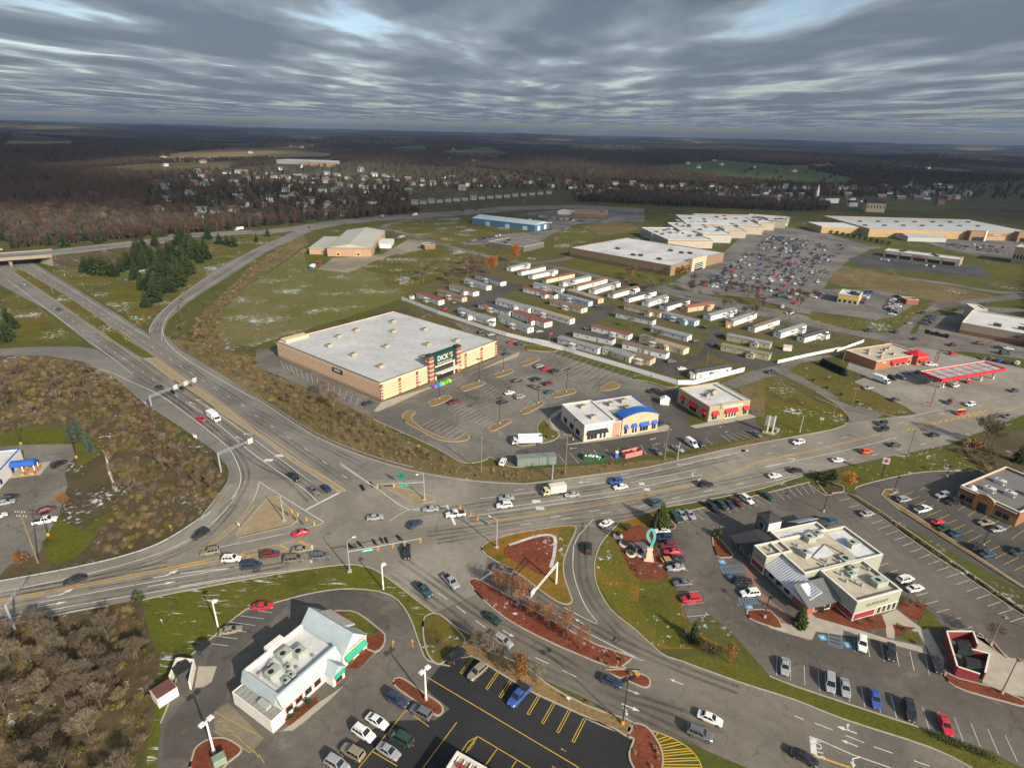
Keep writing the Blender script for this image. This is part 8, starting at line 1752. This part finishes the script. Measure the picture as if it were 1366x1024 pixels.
# shrubs in the beds
beds = [('B', 430, 500, 2.0, LEAF_S), ('B', 335, 560, 1.5, LEAF_S), ('B', 400, 655, 1.5, LEAF_S), ('B', 465, 755, 1.5, LEAF_S), ('B', 565, 745, 1.4, LEAF_S), ('B', 690, 680, 2.0, LEAF_S), ('B', 560, 930, 1.6, TWIG_P), ('A', 1040, 520, 1.3, LEAF_B), ('A', 1130, 440, 1.0, LEAF_B), ('A', 1270, 290, 1.3, TWIG_R), ('A', 700, 860, 1.0, LEAF_G), ('A', 600, 920, 1.0, LEAF_G), ('A', 540, 980, .9, LEAF_S), ('A', 660, 830, 1.0, LEAF_G), ('n', 285, 165, 3.0, LEAF_S), ('n', 330, 160, 3.4, LEAF_G), ('n', 300, 195, 1.6, LEAF_S), ('z', 715, 820, 1.6, LEAF_S), ('z', 420, 640, 1.6, LEAF_S), ('z', 340, 520, 1.4, TWIG), ('m', 800, 340, 2.2, LEAF_S), ('o', 740, 150, 1.8, TWIG_P), ('o', 790, 140, 2.0, TWIG_P), ('o', 560, 240, 1.3, TWIG_P), ('o', 490, 250, 1.2, TWIG), ('o', 720, 280, .8, LEAF_G), ('h', 745, 655, 2.4, LEAF_S), ('l', 435, 360, 1.2, TWIG_R), ('i', 270, 400, 1.0, TWIG), ('i', 230, 420, 1.0, TWIG), ('f', 150, 285, 1.0, LEAF_B), ('f', 720, 425, 1.0, LEAF_G), ('f', 185, 735, 1.0, LEAF_S), ('g', 255, 465, 1.2, LEAF_G), ('g', 325, 505, 1.2, LEAF_G), ('g', 400, 540, 1.2, LEAF_G), ('g', 485, 578, 1.0, LEAF_G), ('C', 145, 880, 2.4, LEAF_B), ('C', 290, 780, 1.6, LEAF_S), ('E', 960, 790, 3, BRUSH_T), ('E', 1030, 800, 3, LEAF_B), ('k', 720, 470, .7, TWIG), ('k', 800, 435, .6, TWIG), ('q', 455, 768, .7, BRUSH_T), ('q', 475, 800, .7, BRUSH_T), ('q', 480, 845, .6, BRUSH_T), ('q', 325, 800, .6, BRUSH_T), ('q', 430, 890, .6, BRUSH_T), ('q', 102, 203, .6, BRUSH_T), ('q', 155, 232, .6, BRUSH_T), ('q', 300, 290, .8, BRUSH_T)]
PLACE = {'B': 'in the mulch bed of the ribbon sculpture', 'A': 'in the bed along the fast food restaurant', 'n': 'in the corner bed above the grey restaurant', 'z': 'against the grey restaurant walls', 'm': 'at the grey restaurant corner bed', 'o': 'in the beds below the grey restaurant', 'h': 'at the lawn end of the guardrail', 'l': 'in the lawn corner ring', 'i': 'behind the white bin enclosure', 'f': 'in the car park beds by the sports store', 'g': 'on the snowy verge by the side road', 'C': 'beside the hall car park', 'E': 'under the tall bare tree', 'k': 'in the corner mulch bed', 'q': 'in the mulch at the south road'}
CN = {LEAF_S.name: 'green', LEAF_G.name: 'dark green', LEAF_B.name: 'russet', TWIG.name: 'bare brown', TWIG_P.name: 'bare pale', TWIG_R.name: 'bare reddish', BRUSH_T.name: 'straw-coloured'}
cnt = {}
for reg, x, y, h, m in beds:
    key = (CN[m.name], reg); cnt[key] = cnt.get(key, 0) + 1
    bush('shrub', f'{CN[m.name]} shrub {PLACE[reg]}' + (f', {ORD[cnt[key]-1]} of its kind there' if cnt[key] > 1 else ''), P(reg, x, y, .1), h, m, 'shrubs ' + PLACE[reg], 'twigs' in m.name)
# clipped hedge by the verge
def hedge(label, a, b, w, h):
    d = b - a; n = int(d.length / .5); mb = MB(); random.seed(2)
    for i in range(n): leaf_cloud(mb, a + d * (i + .5) / n + Vector((0, 0, h * .5)), (.55, w * .6, h * .55), 60, .13)
    o = mb.build('hedge', LEAF_S, None, False); tag(o, label, 'hedge')
hedge('long clipped green hedge on the verge at bottom right', P('o', 870, 850), P('o', 1220, 985), 1.8, 1.5)
for k in range(46):
    t = k / 45; p = P('n', 575 + 790 * t, 345 + 540 * t - 8); bush('low_shrub', 'low green shrub in the long divider bed between the two car parks', p, random.uniform(.5, .9), random.choice((LEAF_S, LEAF_G, BRUSH_G)), 'shrubs in the divider bed')
# woods of bare trees, near enough to tell apart
def wood(poly, n, hlo, hhi, lab, group, meshes, mats, seed, avoid=()):
    random.seed(seed); pts = L(poly); x0, x1 = min(p.x for p in pts), max(p.x for p in pts); y0, y1 = min(p.y for p in pts), max(p.y for p in pts); c = 0; tries = 0
    while c < n and tries < n * 60:
        tries += 1; p = Vector((random.uniform(x0, x1), random.uniform(y0, y1), 0))
        if not inside(p, pts): continue
        hg = random.uniform(hlo, hhi); zx, zy = ('left', 'middle', 'right')[min(2, int(3 * (p.x - x0) / (x1 - x0)))], ('near', 'central', 'far')[min(2, int(3 * (p.y - y0) / (y1 - y0)))]
        tree('bare_tree', f'{"taller" if hg > (hlo + hhi) / 2 else "shorter"} {lab}, {zx} {zy} part', random.choice(meshes), p, hg, random.choice(mats), group); c += 1
wood('X -40 860 60 840 150 825 185 880 160 980 170 1060 -60 1080', 62, 4, 8.5, 'bare grey tree in bottom left scrub wood', 'bare trees in the bottom left wood', BT, (TWIG, TWIG_P, TWIG), 31)
wood('d 0 170 300 190 500 240 700 380 900 520 1000 640 900 800 700 680 640 560 560 470 400 470 0 480', 60, 4, 8, 'bare tree in the scrub between highway and hall', 'bare trees in the left scrub', BTL + BT[:1], (TWIG, TWIG_P, TWIG_R), 32); wood('d 640 640 1000 660 1160 740 1180 840 1060 960 700 1000 640 860', 36, 3.5, 7, 'bare tree in the scrub beside the curved guardrail', 'bare trees by the curved guardrail', BTL + BT[:1], (TWIG, TWIG_P, TWIG_R), 33)
wood('e 60 420 300 520 520 620 720 760 560 790 300 680 60 540', 22, 2.5, 5, 'small bare tree on the bank before the sports store', 'bare trees on the sports store bank', BTL, (TWIG, TWIG_P), 34); wood('a 700 830 860 760 960 700 1000 690 900 820 820 960 760 1010 680 960', 26, 3, 6, 'bare sapling on the bank inside the curved ramp', 'bare saplings inside the curved ramp', BTL, (TWIG, TWIG_R), 35)
wood('X 20 300 60 270 120 262 180 270 196 300 150 322 60 330 20 325', 60, 12, 18, 'grey bare tree in the wood behind the overpass', 'bare trees behind the overpass', BTL, (TWIG, TWIG_P), 36)
random.seed(44)
for k in range(14): tree('pine_tree', 'dark pine at the edge of the wood behind the overpass', random.choice(CT), P('X', random.uniform(0, 140), random.uniform(300, 330)), random.uniform(13, 18), LEAF_G, 'pines behind the overpass')
for k in range(6): tree('pine_tree', 'dark pine at the left edge below the highway', random.choice(CT), P('X', random.uniform(-20, 22), random.uniform(430, 460)), random.uniform(9, 13), LEAF_G, 'pines at the left edge')
# ------------------------------------------------------------------ ground cover and far woodland: scattered stuff
def proto(me, m):
    o = bpy.data.objects.new(me.name + '_source', me); 
    if m: crown_mat(o, m)
    return o
def scatter(name, label, pts, scales, protos):
    colp = bpy.data.collections.new(name + '_sources')
    for o in protos: colp.objects.link(o)
    me = bpy.data.meshes.new(name); me.from_pydata([tuple(p) for p in pts], [], [])
    at_ = me.attributes.new('size', 'FLOAT', 'POINT'); at_.data.foreach_set('value', scales); rt_ = me.attributes.new('spin', 'FLOAT', 'POINT'); rt_.data.foreach_set('value', [random.uniform(0, 6.28) for _ in pts])
    o = bpy.data.objects.new(name, me); COL.objects.link(o); o['kind'] = 'stuff'; o['label'] = label; o['category'] = 'vegetation'
    ng = bpy.data.node_groups.new(name, 'GeometryNodeTree'); ng.interface.new_socket('Geometry', in_out='INPUT', socket_type='NodeSocketGeometry'); ng.interface.new_socket('Geometry', in_out='OUTPUT', socket_type='NodeSocketGeometry')
    nn = ng.nodes.new; gi, go = nn('NodeGroupInput'), nn('NodeGroupOutput'); ip = nn('GeometryNodeInstanceOnPoints'); ci = nn('GeometryNodeCollectionInfo'); ci.inputs['Collection'].default_value = colp; ci.inputs['Separate Children'].default_value = True; ci.inputs['Reset Children'].default_value = True
    sa = nn('GeometryNodeInputNamedAttribute'); sa.data_type = 'FLOAT'; sa.inputs['Name'].default_value = 'size'; ra = nn('GeometryNodeInputNamedAttribute'); ra.data_type = 'FLOAT'; ra.inputs['Name'].default_value = 'spin'; cx = nn('ShaderNodeCombineXYZ')
    k = ng.links.new; k(gi.outputs[0], ip.inputs['Points']); k(ci.outputs[0], ip.inputs['Instance']); ip.inputs['Pick Instance'].default_value = True; k(ra.outputs['Attribute'], cx.inputs['Z']); k(cx.outputs[0], ip.inputs['Rotation']); k(sa.outputs['Attribute'], ip.inputs['Scale']); k(ip.outputs[0], go.inputs[0])
    md = o.modifiers.new('scatter', 'NODES'); md.node_group = ng; return o
def fill(polys, dens, lo, hi, seed):
    random.seed(seed); P_, S_ = [], []
    for poly in polys:
        pts = L(poly); x0, x1 = min(p.x for p in pts), max(p.x for p in pts); y0, y1 = min(p.y for p in pts), max(p.y for p in pts); n = int((x1 - x0) * (y1 - y0) * dens)
        for _ in range(n):
            p = Vector((random.uniform(x0, x1), random.uniform(y0, y1), 0))
            if inside(p, pts) and noise.noise((p.x / 9, p.y / 9, seed)) > -.3: P_.append(p); S_.append(random.uniform(lo, hi))
    return P_, S_
brush_src = [proto(m, c) for m, c in zip(BUB + BUB[:2] + BU[:1], (BRUSH, BRUSH, TWIG_P, BRUSH_T, BRUSH, BRUSH_G))]
p_, s_ = fill(['X -60 640 0 610 0 476 60 478 140 495 192 542 234 572 282 608 296 640 290 668 250 702 172 735 140 745 120 735 150 690 150 640 135 600 100 560 30 570 0 585', 'X -80 855 0 842 100 822 176 808 192 835 206 880 200 960 186 1040 176 1100 -80 1100', 'e 20 400 300 520 560 650 760 770 1000 860 700 830 420 740 150 600 0 500', 'X 226 450 258 450 262 425 300 390 340 352 400 315 330 375 296 420 298 470 345 480 340 515', 'X 1270 600 1300 590 1330 600 1340 640 1366 640 1366 665 1312 638'], .32, .5, 1.4, 51)
scatter('scrub_brush', 'brown leafless scrub brush covering the roadside banks', p_, s_, brush_src)
tuft_src = [proto(BUB[0], BRUSH_T), proto(BU[0], BRUSH_T), proto(BUB[1], BRUSH)]
p_, s_ = fill(['f 0 900 300 885 600 865 860 835 1100 775 1365 720 1365 735 1100 784 700 872 350 922 0 955', 'e 300 720 560 832 800 898 1060 938 1365 950 1365 900 1180 890 1000 870 760 800 560 790', 'E 900 780 1100 790 1200 830 1000 830'], .25, .25, .7, 52)
scatter('dry_grass', 'tufts of dry grass along the road bank', p_, s_, tuft_src)
# far woodland
random.seed(60)
def lowtree(seed, h=10.0, conif=False):
    random.seed(seed); mb = MB()
    if conif:
        for i in range(7):
            f = i / 7; r = 2.6 * (1 - f) + .3; z = 1 + 8.5 * f
            for j in range(8): t = 6.283 * (j + random.random()) / 8; mb.face([(0, 0, z + 2.0), (math.cos(t) * r, math.sin(t) * r, z - .3), (math.cos(t + .7) * r, math.sin(t + .7) * r, z)])
    else:
        mb.tube((0, 0, 0), (0, 0, h * .5), .22, .12, 4)
        for _ in range(46):
            t = random.uniform(0, 6.28); a = Vector((0, 0, h * random.uniform(.15, .55))); r = random.uniform(1.0, 3.8); b = Vector((math.cos(t) * r, math.sin(t) * r, a.z + h * random.uniform(.1, .5))); twig(mb, a, b, .16)
            for _ in range(3): twig(mb, a.lerp(b, random.uniform(.4, .9)), b + Vector((random.uniform(-1, 1), random.uniform(-1, 1), random.uniform(-.2, 1.2))) * 1.2, .12)
    me = mb.mesh('far_tree'); me.materials.append(None); return me
FT = [lowtree(1), lowtree(2), lowtree(3)]; FC = [lowtree(4, 10, True)]
FW = [leafmat('far_wood_grey', (.075, .064, .054), .5), leafmat('far_wood_brown', (.078, .054, .04), .5), leafmat('far_wood_red', (.078, .05, .04), .5), leafmat('far_conifer', (.02, .032, .017), .4), leafmat('far_wood_rust', (.095, .055, .03), .4)]
open_px = [pxpoly(t) for t in ('205 215 240 203 330 197 400 196 460 199 482 205 440 209 330 213', '0 196 20 181 60 184 100 189 92 195', '505 201 540 195 566 194 572 203 540 206', '590 203 650 196 680 206 660 213 600 211', '860 223 960 214 1060 222 1140 239 1130 248 1060 247 980 241 900 229', '120 226 200 218 330 215 300 227 180 233', '365 208 440 208 445 222 365 222', '1050 222 1100 219 1130 223 1090 227', '1105 262 1400 268 1400 360 1105 330', '550 255 760 255 760 280 540 285', '250 187 300 184 345 185 320 190')]
near_open = pxpoly('-50 340 0 300 20 332 190 318 420 296 560 285 760 268 880 275 1060 282 1130 282 1400 268 1400 1100 -50 1100')
suburb = [pxpoly(t) for t in ('190 285 200 240 330 222 480 215 640 225 760 240 860 260 760 268 560 280 420 295 250 305', '860 262 1000 258 1140 262 1240 258 1400 262 1400 280 1100 276', '780 242 980 250 1140 250 1400 240 1400 262 1000 258 860 260')]
def in_any(p, polys): return any(inside(p, q) for q in polys)
PT, SZ = {k: [] for k in range(2)}, {k: [] for k in range(2)}
n_try = 0
while n_try < 150000:
    n_try += 1; az = random.uniform(-.80, .80); u = random.random(); r = 480 * (6200 / 480) ** (u ** .8); x, y = r * math.sin(az), r * math.cos(az); q = Vector(proj(x, y))
    if not (-80 < q.x < 1450) or inside(q, near_open) or in_any(q, open_px): continue
    if in_any(q, suburb) and random.random() > .12: continue
    if r > 1500 and noise.noise((x / 700, y / 420, 2.2)) > .42: continue
    c = 1 if random.random() < (.12 if noise.noise((x / 260, y / 200, 7.0)) < .25 else .45) else 0
    PT[c].append((x, y, terrain(x, y) - .3)); SZ[c].append(random.uniform(.75, 1.5) * (1 if r < 2500 else 1.35))
scatter('far_woodland', 'leafless brown woodland stretching to the hills', PT[0], SZ[0], [proto(FT[i % 3], FW[i]) for i in (0, 1, 2, 0, 1)] + [proto(FT[0], FW[4])])
scatter('far_conifers', 'dark evergreens scattered through the far woodland', PT[1], SZ[1], [proto(FC[0], FW[3])])
# suburb houses
random.seed(77); hm = {}
def house_mesh(w, d, h, key):
    if key in hm: return hm[key]
    a = MB().box(-w/2, w/2, -d/2, d/2, 0, h).mesh('wall'); b = MB(); b.extr([(-d/2 - .5, h - .1), (0, h + d * .32), (d/2 + .5, h - .1)], 'x', -w/2 - .5, w/2 + .5); b = b.fix(b.mesh('roof')); a.materials.append(None); b.materials.append(None)
    c = MB(); [c.box(x - .6, x + .6, -d/2 - .05, -d/2, z, z + 1.4) for x in (-w * .3, 0, w * .3) for z in ((1.0, 3.8) if h > 4 else (1.0,))]; c = c.mesh('windows'); c.materials.append(GLW)
    hm[key] = (a, b, c); return hm[key]
HW = [('white', (.6, .6, .58)), ('cream', (.5, .46, .36)), ('grey', (.3, .31, .32)), ('brick', (.24, .12, .08)), ('tan', (.38, .3, .21))]; HR = [('dark', (.06, .06, .065)), ('brown', (.12, .085, .065)), ('grey', (.19, .19, .2))]
def house(p, rz, lab, group, two=None, wc=None, s=1.0):
    two = random.random() < .4 if two is None else two; ms = house_mesh(13 if not two else 11, 8.5, 5.6 if two else 3.1, two); wn, w = wc or random.choices(HW, [40, 18, 14, 16, 12])[0]; rn, r_ = random.choice(HR)
    r = empty('house', p, rz, f'{wn} {"two-storey" if two else "low"} house with {rn} roof {lab}', 'house', group); r.scale = (s, s, s)
    for nm, me, mt in (('wall', ms[0], mat('house_wall_' + wn, w, .85)), ('roof', ms[1], mat('house_roof_' + rn, r_, .9)), ('windows', ms[2], GLW)):
        o = child(nm, me, r); o.material_slots[0].link = 'OBJECT'; o.material_slots[0].material = mt
nh = 0; ROWS = ((560, 620, 690, 770, 860, 970, 1090, 1230))
for dist in np.geomspace(620, 1500, 12):
    x = -.62 * dist
    while x < .75 * dist:
        x += random.uniform(17, 28); y = dist + random.uniform(-14, 14) + .06 * x; q = Vector(proj(x, y))
        if in_any(q, suburb) and not inside(q, open_px[9]) and random.random() < .56 and nh < 235:
            nh += 1; house((x, y, 0), random.choice((0, math.pi / 2, .2, -.3)), f'in the {"left" if q.x < 420 else ("middle" if q.x < 780 else "right")} suburb beyond the far highway', 'suburb houses', None, None, 1.2)
for k in range(17):
    t = k / 16; p = P('b', 455 + 530 * t, 424 - 42 * t); house(p, .12, f'in the townhouse terrace, {ORD[k]} from left', 'townhouse terrace', True, ('grey', (.42, .42, .43)), .9)
for k in range(48):
    az = random.uniform(-.6, .65); r = random.uniform(1700, 4200); x, y = r * math.sin(az), r * math.cos(az); house((x, y, terrain(x, y)), random.uniform(0, 3), 'standing alone in the far countryside', 'far farmhouses', True, random.choice((HW[0], HW[1], HW[0])), 1.4)
for k in range(34): tree('pine_tree', 'dark conifer on the memorial park lawn', FTC if False else CT[k % 3], P('X', random.uniform(880, 1130), random.uniform(222, 244)), random.uniform(10, 16), LEAF_G, 'conifers of the memorial park')
# ------------------------------------------------------------------ haze: the air between here and the hills
mb = MB().box(-33000, 33000, -33000, 33000, -60, 330); hz = mb.mesh('haze'); ho = bpy.data.objects.new('haze', hz); COL.objects.link(ho); ho['kind'] = 'stuff'; ho['label'] = 'thin blue autumn haze over the country'
hmz = bpy.data.materials.new('haze'); hmz.use_nodes = True; nt = hmz.node_tree; nt.nodes.clear(); pv_ = nt.nodes.new('ShaderNodeVolumePrincipled'); pv_.inputs['Color'].default_value = (0.42, 0.60, 0.95, 1); pv_.inputs['Density'].default_value = 0.00003; on = nt.nodes.new('ShaderNodeOutputMaterial'); nt.links.new(pv_.outputs[0], on.inputs['Volume']); hz.materials.append(hmz)
